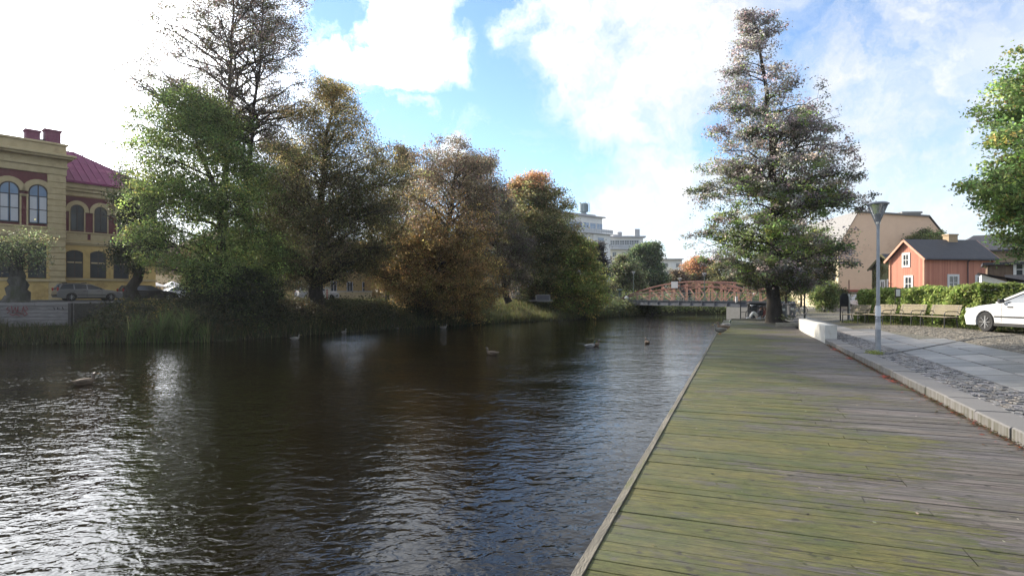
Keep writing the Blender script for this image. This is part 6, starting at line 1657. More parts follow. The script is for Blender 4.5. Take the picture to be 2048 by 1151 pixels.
def car(label, loc, rz, kind, col, group, rack=False, name='parked_car', glass=None, side_trim=True):
    """nose along +x"""
    K = CAR[kind]; root = thing(name, label, 'car', loc, rz, group)
    wr_ = .33; hw = K['hw']; zb = K['body'][-1][1]
    def arch(xc): 
        r = wr_+.055; a0 = math.asin(max(-1, min(1, (zb-wr_)/r)))
        return [(xc+r*math.cos(a), wr_+r*math.sin(a)) for a in np.linspace(a0, PI-a0, 11)]
    poly = K['body']+arch(K['wf'])+arch(K['wr'])
    zc = .62
    layers = [(-hw, .985, .90), (-hw+.05, .998, .98), (-hw+.14, 1, 1), (hw-.14, 1, 1), (hw-.05, .998, .98), (hw, .985, .90)]
    m = MB(); n = len(poly); nb = len(K['body'])
    for y, sx, sz in layers:
        for i, (x, z) in enumerate(poly):
            if i < nb: m.v.append((x*sx, y, zc+(z-zc)*(sz if z > zc else 1)))
            else: m.v.append((x, y, z))
    for k in range(len(layers)-1):
        for i in range(n): m.f.append((k*n+i, (k+1)*n+i, (k+1)*n+(i+1) % n, k*n+(i+1) % n)); m.mi.append(0)
    m.f.append(tuple(range(n))); m.mi.append(0); m.f.append(tuple((len(layers)-1)*n+i for i in reversed(range(n)))); m.mi.append(0)
    xr, xf, zr = K['roof']; br, bf, zbt = K['belt']
    rw = hw-.24; bw_ = hw-.06
    # roof skin, curved across and along
    xs_ = np.linspace(xr, xf, 6); ys_ = np.linspace(-rw, rw, 5); k0 = len(m.v)
    for x in xs_:
        for y in ys_:
            t = (x-xr)/(xf-xr); m.v.append((x, y, zr+.0-.05*(y/rw)**2-.035*(2*t-1)**4-.03*t**3))
    for i in range(5):
        for j in range(4): m.f.append((k0+i*5+j, k0+(i+1)*5+j, k0+(i+1)*5+j+1, k0+i*5+j+1)); m.mi.append(0)
    # pillars
    zt = zr-.06
    for s in (-1, 1):
        m.beam((bf, s*bw_, zbt), (xf, s*(rw+.005), zt-.02), .07, .06); m.beam((br, s*bw_, zbt), (xr, s*(rw+.005), zt), .10 if kind != 'sedan' else .14, .07)
        m.beam((xr, s*(rw+.01), zt), (xf, s*(rw+.01), zt-.02), .06, .06)
        for p in K['pill']:
            m.beam((p, s*bw_, zbt), (p-.02, s*(rw+.012), zt), .075, .03)
    body = m.obj('body', col, root, smooth=False)
    e = body.modifiers.new('smooth', 'EDGE_SPLIT') if False else None
    g = MB(); G_ = glass or GL
    e_ = .02
    vs = [(br+.02, -bw_+e_, zbt), (bf-.02, -bw_+e_, zbt), (bf-.02, bw_-e_, zbt), (br+.02, bw_-e_, zbt), (xr+.02, -rw, zt), (xf-.02, -rw, zt-.02), (xf-.02, rw, zt-.02), (xr+.02, rw, zt)]
    g.add(vs, [(0, 1, 5, 4), (1, 2, 6, 5), (2, 3, 7, 6), (3, 0, 4, 7)]); g.obj('windows', G_, root)
    # dark inner of the arches and underside
    u = MB(); u.b2(K['wr']-.33, K['wf']+.33, -hw+.26, hw-.26, .20, .62); u.obj('underbody', TRIM, root)
    for x in (K['wf'], K['wr']):
        for s in (-1, 1):
            yy = s*(hw-.11); t = MB()
            t.lathe([(.20, yy-.10), (.30, yy-.105), (wr_, yy-.07), (wr_, yy+.07), (.30, yy+.105), (.20, yy+.10)], 24, (x, 0, wr_), axis='y')
            w = t.obj('wheel', TYRE, root, smooth=False)
            r = MB(); yo = yy+s*.075
            r.lathe([(.225, yo-.01), (.215, yo+s*.02-.0), (.19, yo)], 24, (x, 0, wr_), axis='y')
            for q in range(8):
                a = 2*PI*q/8; r.beam((x+.04*math.cos(a), yo+s*.025, wr_+.04*math.sin(a)), (x+.21*math.cos(a), yo+s*.022, wr_+.21*math.sin(a)), .05, .02)
            r.tube([(x, yo, wr_), (x, yo+s*.045, wr_)], .05, 10); r.obj('rim', RIM, w)
    hz = K['body'][8][1]-.04
    for s in (-1, 1):
        h = MB(); h.box((2.14 if kind != 'suv' else 2.06, s*(hw-.20), hz-.03), (.30, .34, .14), rz=s*-R(20)); h.obj('headlight', pm('headlight_glass', (.45, .47, .50), (.3, .31, .33), rough=.15), root, bevel=.03)
        h = MB(); h.box((-2.26 if kind != 'suv' else -2.14, s*(hw-.11), .86 if kind != 'suv' else 1.0), (.12, .17, .30 if kind != 'estate' else .5), ry=R(-8)); h.obj('taillight', pm('red_lens', (.35, .02, .02), (.25, .015, .015), rough=.25), root, bevel=.02)
        h = MB(); h.box((bf-.30, s*(hw+.07), zbt+.07), (.12, .17, .12)); h.beam((bf-.28, s*(hw-.06), zbt+.03), (bf-.29, s*(hw+.02), zbt+.05), .05); h.obj('mirror', TRIM, root, bevel=.02)
        for p in (K['pill'][0]-.15, K['pill'][0]+.85):
            h = MB(); h.box((p-.05, s*(hw+.005), zbt-.12), (.20, .035, .035)); h.obj('door_handle', TRIM, root)
        if side_trim:
            h = MB(); h.box((.05, s*(hw+.004), .52), (2.0, .02, .05)); h.box((.06, s*(hw-.01), .27), (2.0, .04, .10)); h.obj('side_strip', TRIM, root)
        # door shut lines
        h = MB()
        for p in (.78, K['pill'][0]-.02, K['pill'][0]-.95): h.box((p, s*(hw+.001), .64), (.012, .006, .60))
        h.obj('door_gap', TRIM, root)
    b = MB(); b.box((2.33 if kind != 'suv' else 2.22, 0, .42), (.08, 1.45, .16)); b.box((2.26, 0, .64), (.12, .7, .12)); b.obj('grille', TRIM, root, bevel=.02)
    b = MB(); b.box((-2.35 if kind != 'suv' else -2.24, 0, .48), (.06, 1.5, .12)); b.obj('rear_bumper_strip', TRIM, root, bevel=.02)
    if rack:
        b = MB()
        for s in (-1, 1): b.tube([(xr+.1, s*rw*.95, zr+.02), (xf-.1, s*rw*.95, zr+.02)], .018, 5)
        for x in (xr+.3, xf-.35): b.box((x, 0, zr+.07), (.07, 1.3, .03)); [b.box((x, s*rw*.95, zr+.04), (.08, .05, .08)) for s in (-1, 1)]
        b.obj('roof_rack', TRIM, root)
    return root
GC = 'cars parked along the far bank street'
WHITE = paint('white_car_paint', (.78, .78, .77))
car('white car parked nose to the hedge at the right edge', (17.79, 19.51, street(17.6, 19.5)), R(92), 'sedan', WHITE, None).scale = (1.07, 1.04, 1.07)
car('grey estate car with roof bars in front of the yellow building', (W(176, 50.5), 50.5, 2.08), R(50), 'estate', paint('grey_car_paint', (.16, .155, .15)), GC, rack=True)
car('black car half hidden behind the leaning tree trunk', (W(296, 56), 56, 2.08), R(50), 'estate', paint('black_car_paint', (.014, .014, .016)), GC)
car('white car behind the trees right of the black car', (W(365, 61), 61, 2.08), R(50), 'sedan', WHITE, GC)
car('silver white off-road car beside the oak trunk', (W(634, 66), 66, 2.0), R(35), 'suv', paint('silver_car_paint', (.50, .50, .52)), GC)
car('white van-like car at the street corner behind the dark hedge end', (W(1700, 61)+.9, 61, KERB+.02), R(180), 'suv', WHITE, None)

# ------------------------------------------------------------------ street furniture on the near bank
BLK = pm('black_steel', (.016, .016, .017), (.024, .024, .025), rough=.45)
def arch_sign():
    Z = 33.2; root = thing('information_stand', 'black arched information stand beside the white signpost', 'sign', (W(1688.5, Z), Z, KERB+.0), R(4))
    w = .225; top = (HY-587)*Z/F+EYE-KERB
    P = [(-w, 0, 0), (-w, 0, top-w)]+[(w*math.cos(a), 0, top-w+w*math.sin(a)) for a in np.linspace(PI, 0, 13)[1:-1]]+[(w, 0, top-w), (w, 0, 0)]
    f = MB(); f.tube(P, .035, 8); f.box((0, 0, .02), (.9, .5, .04)); f.obj('frame', BLK, root)
    p = MB(); pts = [(-w+.02, top-.72), (w-.02, top-.72), (w-.02, top-w)]+[((w-.02)*math.cos(a), top-w+(w-.02)*math.sin(a)) for a in np.linspace(0, PI, 11)[1:-1]]+[(-w+.02, top-w)]
    p.prism(pts, -.02, .02); p.obj('panel', pm('dark_panel', (.025, .025, .03), (.035, .035, .04), rough=.35), root)
arch_sign()
def signpost():
    Z = 33.6; root = thing('signpost', 'white signpost with thin red brown upper pole in front of the peach wall', 'signpost', (W(1698, Z), Z, KERB), 0)
    p = MB(); h1 = (HY-588)*Z/F+EYE-KERB; p.lathe([(.10, 0), (.10, .04), (.058, .06), (.058, h1), (.03, h1+.02)], 12); p.lathe([(.075, .68), (.08, .72), (.08, .78), (.075, .82)], 12); p.obj('lower_post', WHT, root)
    p = MB(); h2 = (HY-560)*Z/F+EYE-KERB; p.tube([(0, 0, h1), (0, 0, h2)], .03, 8); p.obj('upper_pole', pm('red_brown_pole', (.30, .12, .09), (.22, .1, .08)), root)
    p = MB(); p.box((.0, .0, h2-.16), (.06, .012, .34)); p.obj('sign_plate', pm('brown_plate', (.30, .13, .10)), root)
signpost()
def notice():
    Z = 27.4; x = W(1795, Z); root = thing('notice_post', 'small white notice board on two thin dark posts before the lit hedge', 'notice board', (x, Z, street(x, Z)), R(-2))
    k = Z/F; z1 = (HY-578)*k+EYE-street(x, Z); z0 = (HY-592.5)*k+EYE-street(x, Z)
    p = MB()
    for xx in (-.10, .12): p.tube([(xx, 0, 0), (xx, 0, z1)], .018, 6)
    p.obj('post', pm('green_black', (.05, .055, .03)), root)
    p = MB(); p.box((0, -.03, (z0+z1)/2), (.24, .02, z1-z0+.06)); p.obj('frame', BLK, root)
    p = MB(); p.box((0, -.045, (z0+z1)/2), (.18, .012, z1-z0-.02)); p.obj('notice', pm('paper_white', (.72, .72, .70)), root)
notice()
# low wall and litter bins near the corner
def low_wall():
    Z = 58; x0, x1 = W(1652, Z), W(1694, Z); L_ = x1-x0
    root = thing('low_garden_wall', 'low pale board wall with end post at the street corner', 'wall', (x0, Z, KERB), R(-2))
    zt = (HY-602)*Z/F+EYE-KERB; w = MB()
    for i in range(14): w.b2(L_*i/14+.01, L_*(i+1)/14-.01, -.02, .06, .05, zt-.08)
    w.b2(0, L_, -.0, .04, 0.0, .2); w.b2(0, L_, -.05, .09, zt-.08, zt); w.obj('panel', pm('pale_boards', (.40, .36, .28), (.32, .28, .21), scale=3, bump=.3), root)
    w = MB(); w.b2(-.22, 0, -.12, .14, 0, zt+.25); w.b2(-.26, .04, -.16, .18, zt+.25, zt+.32); w.obj('gate_post', pm('pale_post', (.50, .46, .38), (.42, .38, .30)), root)
    # little figure standing on the wall
    s = MB(); xx = W(1671, Z)-x0; s.lathe([(.16, zt+.01), (.17, zt+.1), (.09, zt+.2), (.13, zt+.5), (.10, zt+.7), (.05, zt+.78), (.09, zt+.85), (.10, zt+.95), (.05, zt+1.05)], 10, (xx, .02, 0)); s.tube([(xx+.1, .02, zt+.62), (xx+.2, .0, zt+.45), (xx+.08, -.05, zt+.35)], .035, 6)
    o = s.obj('garden_statue', pm('pale_stone', (.55, .50, .40)), smooth=True); o.location = (x0, Z, KERB); tag(o, 'small pale statue on top of the low board wall at the street corner', 'statue')
low_wall()
def bin_(label, px, Z, h, w):
    root = thing('litter_bin', label, 'litter bin', (W(px, Z), Z, KERB-.02), R(-15), 'bins beside the alder')
    b = MB(); b.lathe([(w*.45, 0), (w*.5, .05), (w*.5, h*.86), (w*.52, h*.88)], 14); b.obj('body', pm('bin_grey', (.14, .145, .15), (.10, .10, .11), rough=.5), root)
    b = MB(); b.lathe([(w*.53, h*.88), (w*.53, h*.93), (w*.35, h), (.02, h*1.02)], 14); b.obj('lid', BLK, root)
    b = MB(); b.box((0, -w*.51, h*.6), (w*.35, .02, h*.16)); b.obj('label', WHT, root)
bin_('grey litter bin directly right of the alder trunk', 1566, 40.5, .95, .55)
bin_('dark litter bin with a white mark, right of the grey bin', 1583, 42.0, 1.0, .6)

def bicycle(label, loc, rz, col, group=None, lean=0):
    root = thing('bicycle', label, 'bicycle', loc, rz, group); root.rotation_euler = (lean, 0, rz)
    for x in (-.52, .52):
        w = MB(); w.tube([(x+.34*math.cos(a), 0, .34+.34*math.sin(a)) for a in np.linspace(0, 2*PI, 28, endpoint=False)], .021, 6, closed=True); wh = w.obj('wheel', TYRE, root)
        s = MB(); s.tube([(x+.315*math.cos(a), 0, .34+.315*math.sin(a)) for a in np.linspace(0, 2*PI, 28, endpoint=False)], .010, 5, closed=True)
        for k in range(14):
            a = 2*PI*k/14; s.tube([(x, .02*(-1)**k, .34), (x+.31*math.cos(a), 0, .34+.31*math.sin(a))], .003, 3)
        s.tube([(x, -.05, .34), (x, .05, .34)], .02, 8); s.obj('spokes', RIM, wh)
    f = MB(); A = (-.52, 0, .34); BB = (-.08, 0, .30); SE = (-.24, 0, .82); HD = (.34, 0, .86); HB = (.38, 0, .70)
    for p, q in ((A, BB), (A, (-.21, 0, .74)), (BB, (-.245, 0, .84)), (BB, HB), ((-.22, 0, .76), (.35, 0, .82)), (HD, (.52, 0, .34))): f.tube([p, q], .017, 6)
    f.obj('frame', col, root)
    f = MB(); f.tube([(.33, 0, .84), (.31, 0, .98)], .014, 6); f.tube([(.22, -.28, 1.02), (.31, -.15, 1.0), (.32, 0, .98), (.31, .15, 1.0), (.22, .28, 1.02)], .013, 6); f.obj('handlebar', RIM, root)
    f = MB(); f.ball((-.27, 0, .90), (.13, .07, .035), 10); f.tube([(-.245, 0, .84), (-.25, 0, .89)], .013, 6); f.obj('saddle', BLK, root)
    f = MB(); f.tube([(-.08, -.05, .30), (-.08, .05, .30)], .085, 12); f.tube([(-.08, .08, .30), (.06, .08, .22)], .011, 5); f.tube([(-.08, -.08, .30), (-.22, -.08, .38)], .011, 5); f.box((.06, .13, .22), (.09, .09, .02)); f.box((-.22, -.13, .38), (.09, .09, .02)); f.obj('crank', RIM, root)
    return root
RB = pm('bike_black', (.02, .02, .022), rough=.4); BLU = pm('bike_blue', (.05, .08, .14), rough=.4); GRNB = pm('bike_green', (.04, .09, .05), rough=.4)
bicycle('bicycle standing behind the sitting couple, wheel towards the water', (W(1511, 41.3), 41.3, DECK-.01), R(200), RB)
bicycle('dark bicycle parked right of the alder trunk by the bins', (W(1576, 46), 46, KERB-.02), R(160), BLU, 'bicycles parked beyond the alder', lean=R(6))
bicycle('second dark bicycle parked beyond the bins under the street trees', (W(1592, 49), 49, KERB-.02), R(150), GRNB, 'bicycles parked beyond the alder', lean=R(6))
def dark_box():
    Z = 43.5; root = thing('storage_box', 'large black storage box behind the sitting couple at the end of the bridge', 'box', (W(1513, Z), Z, DECK+.0), R(-8))
    b = MB(); b.box((0, 0, .55), (1.15, .7, 1.0)); b.box((0, 0, .04), (1.0, .55, .08)); b.obj('body', BLK, root, bevel=.03)
    b = MB(); b.box((0, 0, 1.09), (1.22, .76, .08)); b.obj('lid', pm('box_lid', (.03, .03, .032)), root, bevel=.02)
dark_box()
m = MB()
for i in range(5):
    u, v = 44.5+i*2.2, .2+i*.55; x, y, _ = uv(u, v); m.tube([(x, y, DECK-.1), (x, y, DECK+1.0)], .035, 6)
x0, y0, _ = uv(44.5, .2); x1, y1, _ = uv(44.5+8.8, .2+2.2); m.tube([(x0, y0, DECK+.98), (x1, y1, DECK+.98)], .028, 6); m.tube([(x0, y0, DECK+.5), (x1, y1, DECK+.5)], .02, 6)
tag(m.obj('quay_railing', BLK), 'thin black railing running from the sitting couple to the bridge', 'railing')
# far bank furniture between the trees
def panel(name, label, px0, px1, py0, py1, Z, mat, matf, cat):
    k = Z/F; root = thing(name, label, cat, (W((px0+px1)/2, Z), Z, 2.0), 0); w = (px1-px0)*k; z0, z1 = (HY-py1)*k+.4, (HY-py0)*k+.4
    p = MB(); p.box((0, 0, (z0+z1)/2), (w-.12, .04, z1-z0-.1)); p.obj('panel', mat, root)
    p = MB(); p.box((-w/2+.03, 0, (z1)/2), (.12, .1, z1)); p.box((w/2-.03, 0, z1/2), (.12, .1, z1)); p.box((0, 0, z1-.04), (w-.2, .09, .1)); p.box((0, 0, z0+.02), (w-.2, .09, .1)); p.box((-.2, 0, .05), (w+.9, .5, .1)); p.obj('frame', matf, root)
panel('display_board', 'pale framed display board on the far bank under the orange topped tree', 1072, 1100, 589, 603, 62, pm('board_grey', (.10, .10, .11)), pm('board_frame', (.22, .21, .20)), 'display board')
def advert():
    Z = 64; k = Z/F; root = thing('striped_pillar', 'narrow white pillar with red marks right of the silver car', 'pillar', (W(655, Z), Z, 2.0), 0)
    h = (HY-574)*k+.4; p = MB(); p.box((0, 0, h/2), (.42, .3, h)); p.box((0, 0, h+.03), (.5, .36, .06)); p.obj('body', pm('pillar_white', (.62, .60, .50)), root)
    for i in range(6):
        p = MB(); p.box((0, -.16, h*.2+i*h*.12), (.14, .02, .12)); p.obj('red_mark', pm('mark_red', (.45, .06, .04)), root)
advert()
def sunlit_wall():
    Z = 68; k = Z/F; x0, x1 = W(664, Z), W(742, Z); root = thing('garden_wall', 'low yellow plastered wall seen between the oak and the rusty chestnut', 'wall', (x0, Z, 2.0), 0)
    p = MB(); h = (HY-583)*k+.4; p.b2(0, x1-x0, 0, .3, 0, h); p.obj('wall', pm('wall_plaster', (.55, .45, .28), (.48, .39, .23), rough=.9), root)
    p = MB(); p.b2(-.05, x1-x0+.05, -.06, .36, h, h+.08); p.obj('coping', FLATR, root)
sunlit_wall()
def parasol(label, px, Z, w, col):
    root = thing('parasol', label, 'parasol', (W(px, Z), Z, 2.1), 0, 'white parasols by the cream house')
    p = MB(); p.tube([(0, 0, 0), (0, 0, 2.5)], .03, 6); p.obj('pole', WHT, root)
    p = MB(); n = 8; k0 = [(w*math.cos(2*PI*i/n), w*math.sin(2*PI*i/n), 1.9) for i in range(n)]; p.add(k0+[(0, 0, 2.75)], [(i, (i+1) % n, n) for i in range(n)]); p.obj('canopy', col, root)
for px, Z, w, lab in ((300, 84, 2.0, 'white parasol closest to the leaning trunk'), (345, 90, 1.8, 'white parasol farther right beneath the green tree')): parasol(lab, px, Z, w, WHT)

# ------------------------------------------------------------------ people
SKIN = pm('skin', (.50, .31, .22), (.44, .27, .19), scale=12, rough=.6)
def skin_obj(name, J, E, mat, parent, root_i=0, sub=1):
    """J: list of ((x,y,z), radius); E: edges; grown to one continuous surface"""
    me = bpy.data.meshes.new(name); me.from_pydata([j[0] for j in J], E, []); me.update()
    o = link(name, me, mat, parent)
    md = o.modifiers.new('skin', 'SKIN'); md.use_smooth_shade = True
    lay = me.skin_vertices[0] if me.skin_vertices else None
    if lay is None:
        bm_attr = me.attributes.new  # pragma: no cover
    for i, j in enumerate(J):
        r = j[1]; lay.data[i].radius = (r, r) if not isinstance(r, tuple) else r
        lay.data[i].use_root = (i == root_i)
    s = o.modifiers.new('subdivide', 'SUBSURF'); s.levels = sub; s.render_levels = sub
    return o
def skin_mesh_data(name, J, E):
    me = bpy.data.meshes.new(name); me.from_pydata([j[0] for j in J], E, []); me.update(); return me
def skinned(name, J, E, mat, parent, root_i=0, sub=1):
    import bmesh
    bm = bmesh.new(); sl = bm.verts.layers.skin.verify()
    vs = [bm.verts.new(j[0]) for j in J]
    for a, b in E: bm.edges.new((vs[a], vs[b]))
    for i, v in enumerate(vs):
        r = J[i][1]; v[sl].radius = (r, r) if not isinstance(r, tuple) else r; v[sl].use_root = (i == root_i)
    me = bpy.data.meshes.new(name); bm.to_mesh(me); bm.free()
    o = link(name, me, mat, parent)
    md = o.modifiers.new('skin', 'SKIN'); md.use_smooth_shade = True
    s = o.modifiers.new('subdivide', 'SUBSURF'); s.levels = sub; s.render_levels = sub
    return o
def lerp3(a, b, t): return tuple(a[i]+(b[i]-a[i])*t for i in range(3))
def add_hand(J, E, iw, wrist, elbow):
    """palm, four unequal curled fingers and a thumb from the wrist joint onwards"""
    w = Vector(wrist); d = (w-Vector(elbow)).normalized(); s = d.cross(Vector((0, 0, 1))); s = s.normalized() if s.length > .1 else Vector((1, 0, 0)); n = s.cross(d)
    J.append((tuple(w+d*.05), .026)); ip = len(J)-1; E.append((iw, ip))
    for k, (off, ln) in enumerate(((-.027, .065), (-.009, .08), (.009, .075), (.027, .058))):
        b = w+d*.085+s*off; J.append((tuple(b), .010)); i1 = len(J)-1; E.append((ip, i1))
        J.append((tuple(b+d*ln*.55-n*.010), .009)); i2 = len(J)-1; E.append((i1, i2))
        J.append((tuple(b+d*ln*.8-n*.035), .008)); E.append((i2, len(J)-1))
    J.append((tuple(w+d*.045+s*-.045-n*.01), .011)); i1 = len(J)-1; E.append((ip, i1)); J.append((tuple(w+d*.08+s*-.06-n*.025), .009)); E.append((i1, len(J)-1))
def person(label, loc, rz, P, top, bottom, hair, shoes, group=None, hair_len=.06, skirt=False):
    """P: joint places: hip, chest, neck, head, and shoulder/elbow/wrist, hipj/knee/ankle/toe for l and r"""
    root = thing('person', label, 'person', loc, rz, group)
    J = [(P['hip'], .12), (lerp3(P['hip'], P['chest'], .5), .105), (P['chest'], .125), (P['neck'], .052), (lerp3(P['neck'], P['head'], .45), .055), (P['head'], .088), (tuple(Vector(P['head'])+Vector((0, 0, .07))), .07)]
    E = [(0, 1), (1, 2), (2, 3), (3, 4), (4, 5), (5, 6)]
    for s in 'lr':
        a = len(J); J += [(P['sh'+s], .052), (P['el'+s], .038), (P['wr'+s], .026)]; E += [(2, a), (a, a+1), (a+1, a+2)]
        add_hand(J, E, a+2, P['wr'+s], P['el'+s])
        a = len(J); J += [(P['hj'+s], .085), (P['kn'+s], .055), (P['an'+s], .036), (P['to'+s], .034)]; E += [(0, a), (a, a+1), (a+1, a+2), (a+2, a+3)]
    body = skinned('body', J, E, SKIN, root)
    hd = Vector(P['head']); f = Vector(P.get('face', (0, -1, 0))).normalized(); sd_ = f.cross(Vector((0, 0, 1))).normalized()
    m = MB(); m.ball(tuple(hd+f*.088+Vector((0, 0, .0))), (.014, .014, .022), 8); 
    for s in (-1, 1): m.ball(tuple(hd+sd_*s*.085+Vector((0, 0, .0))), (.014, .02, .03), 8)
    m.obj('face', SKIN, root, smooth=True)
    m = MB()
    for s in (-1, 1): m.ball(tuple(hd+f*.082+sd_*s*.03+Vector((0, 0, .025))), .010, 6)
    m.ball(tuple(hd+f*.082+Vector((0, 0, -.04))), (.022, .012, .006), 6)
    m.obj('eyes', pm('eye_dark', (.04, .02, .02)), root)
    c = hd-f*.018+Vector((0, 0, .045))
    m = MB(); m.ball(tuple(c), (.098, .098, .085), 12)
    if hair_len > .1:
        m.tube([tuple(hd-f*.06+Vector((0, 0, .03))), tuple(hd-f*.085+Vector((0, 0, -.08))), tuple(hd-f*.09+Vector((0, 0, -hair_len)))], [.08, .075, .04], 10)
        for s in (-1, 1): m.tube([tuple(hd+sd_*s*.075), tuple(hd+sd_*s*.085+Vector((0, 0, -.12))), tuple(hd+sd_*s*.07+Vector((0, 0, -hair_len)))], [.03, .03, .015], 8)
    m.obj('hair', hair, root, smooth=True)
    J = [(P['hip'], .145), (lerp3(P['hip'], P['chest'], .5), .135), (P['chest'], .15), (lerp3(P['chest'], P['neck'], .8), .08)]; E = [(0, 1), (1, 2), (2, 3)]
    for s in 'lr': a = len(J); J += [(P['sh'+s], .072), (P['el'+s], .056), (lerp3(P['el'+s], P['wr'+s], .92), .043)]; E += [(2, a), (a, a+1), (a+1, a+2)]
    skinned('jacket', J, E, top, root)
    J = [(P['hip'], .138)]; E = []
    for s in 'lr': a = len(J); J += [(P['hj'+s], .105), (P['kn'+s], .078), (lerp3(P['kn'+s], P['an'+s], .92), .058)]; E += [(0, a), (a, a+1), (a+1, a+2)]
    skinned('trousers', J, E, bottom, root)
    for s in 'lr':
        a, t = Vector(P['an'+s]), Vector(P['to'+s]); m = MB(); m.tube([tuple(a-(t-a)*.25+Vector((0, 0, -.02))), tuple(a+Vector((0, 0, -.01))), tuple(a.lerp(t, .6)), tuple(t+(t-a)*.15)], [.035, .05, .046, .03], 10); m.obj('shoe', shoes, root, smooth=True)
    return root
PWHITE = pm('white_trousers', (.76, .75, .73), (.68, .67, .65), rough=.9); PBLACK = pm('black_jacket', (.022, .020, .022), (.035, .03, .034), rough=.8)
PDARK = pm('dark_jeans', (.04, .045, .06), (.03, .033, .045), rough=.9); PRED = pm('rust_red_top', (.20, .055, .045), (.14, .04, .035), rough=.9)
HAIRB = pm('brown_hair', (.10, .055, .035), (.07, .04, .025), scale=30, rough=.5, stretch=(1, 1, .2)); HAIRD = pm('dark_hair', (.025, .018, .014), rough=.5)
# the couple on the timber step: he on the left with knees drawn up, she leaning into him
ub = UEND+.10
def step_at(px):                                       # spot on the step along one sight line
    k = (px-CX)/F; v = ub*(k*CA-SA)/(CA+k*SA); return uv(ub, v)
x, y, _ = step_at(1518)
sit = dict(hip=(0, 0, .10), chest=(.05, .02, .46), neck=(.09, .0, .60), head=(.13, -.03, .74), face=(.9, -.4, -.1),
           shl=(.03, -.17, .53), ell=(.02, -.25, .27), wrl=(-.18, -.20, .16), shr=(.07, .18, .53), elr=(.22, .20, .32), wrr=(.36, .08, .30),
           hjl=(-.06, -.10, .11), knl=(-.42, -.16, .48), anl=(-.66, -.14, .08), tol=(-.86, -.15, .05), hjr=(-.06, .10, .11), knr=(-.40, .12, .44), anr=(-.58, .12, .08), tor=(-.78, .13, .05))
person('person in black jacket and white trousers sitting with knees up on the timber step', (x, y, DECK+.11), 0, sit, PBLACK, PWHITE, HAIRD, pm('white_shoes', (.7, .7, .68)), 'couple at the end of the boardwalk')
x, y, _ = step_at(1531)
sit2 = dict(hip=(0, .02, .11), chest=(-.03, .0, .46), neck=(-.05, -.01, .60), head=(-.09, -.03, .73), face=(-.9, -.35, -.05),
            shl=(-.05, -.17, .53), ell=(-.14, -.28, .32), wrl=(-.27, -.22, .20), shr=(0, .17, .53), elr=(.10, .22, .3), wrr=(.02, .05, .2),
            hjl=(.02, -.10, .11), knl=(.10, -.46, .20), anl=(.05, -.50, -.20), tol=(.05, -.66, -.26), hjr=(.04, .06, .11), knr=(.16, -.40, .22), anr=(.18, -.48, -.20), tor=(.18, -.64, -.26))
person('person with long brown hair and rust red top beside the one in black', (x, y, DECK+.11), 0, sit2, PRED, PWHITE, HAIRB, pm('white_shoes', (.7, .7, .68)), 'couple at the end of the boardwalk', hair_len=.28)
m = MB(); m.prism([(-.13, 0), (.13, 0), (.11, .30), (-.11, .30)], -.06, .06); m.tube([(-.07, 0, .30), (-.05, 0, .40), (.05, 0, .40), (.07, 0, .30)], .01, 5); o = m.obj('shopping_bag', pm('bag_white', (.74, .72, .66)), bevel=.01); x, y, _ = step_at(1538); o.location = (x, y-.18, DECK+.0); tag(o, 'small white bag on the boards beside the person in the red top', 'bag')
def walker(st=.25, arm=.18):
    return dict(hip=(0, 0, .95), chest=(0, 0, 1.30), neck=(0, -.01, 1.48), head=(0, -.03, 1.63), face=(0, -1, 0),
                shl=(-.18, 0, 1.42), ell=(-.22, arm*.3, 1.15), wrl=(-.22, -arm*.4, .92), shr=(.18, 0, 1.42), elr=(.22, -arm*.1, 1.15), wrr=(.22, arm*.3, .92),
                hjl=(-.09, 0, .92), knl=(-.10, -st*.6, .50), anl=(-.10, -st*.7, .09), tol=(-.10, -st*.7-.17, .05), hjr=(.09, 0, .92), knr=(.10, st*.1, .50), anr=(.10, st*.9, .11), tor=(.10, st*.9-.16, .05))
for px, Z, lab, tp, bt, rz, st in ((1588, 92, 'farthest left walker in black on the distant path', PBLACK, PDARK, 0, .25), (1596, 97, 'walker in dark blue right of the black dressed walker on the distant path', PDARK, PBLACK, .3, .2), (1600.5, 92, 'walker in pale top before the lit background on the distant path', pm('pale_top', (.5, .5, .52)), PDARK, 3.1, .22)):
    person(lab, (W(px, Z), Z, KERB-.03), rz, walker(st), tp, bt, HAIRD, PBLACK, 'people walking on the distant path')
# cyclist pushing over the bridge, and people leaning at the far railing
x, y, z = on_bridge(1366, 1.3)
brz = math.atan2(bd.y, bd.x)
bicycle('bicycle ridden over the bridge near the middle of the arch', (x, y, z), brz+PI, RB, 'bicycles on the bridge')
rid = dict(hip=(.25, 0, .97), chest=(.05, 0, 1.30), neck=(-.04, 0, 1.45), head=(-.10, 0, 1.59), face=(-1, 0, 0), shl=(.02, -.17, 1.38), ell=(-.15, -.24, 1.18), wrl=(-.27, -.25, 1.04), shr=(.02, .17, 1.38), elr=(-.15, .24, 1.18), wrr=(-.27, .25, 1.04),
           hjl=(.22, -.09, .95), knl=(-.10, -.11, .74), anl=(.02, -.13, .32), tol=(-.14, -.13, .25), hjr=(.22, .09, .95), knr=(-.02, .11, .58), anr=(.17, .13, .46), tor=(.02, .13, .40))
person('cyclist in dark clothes riding across the bridge', (x, y, z), brz, rid, PBLACK, pm('grey_trousers', (.22, .21, .20)), HAIRD, PBLACK, 'people on the bridge')
x, y, z = on_bridge(1377, 3.2)
bicycle('second bicycle just behind the cyclist on the bridge', (x, y, z), brz+PI, BLU, 'bicycles on the bridge')
person('second rider close behind the first cyclist on the bridge', (x, y, z), brz, rid, PDARK, PDARK, HAIRB, PBLACK, 'people on the bridge')

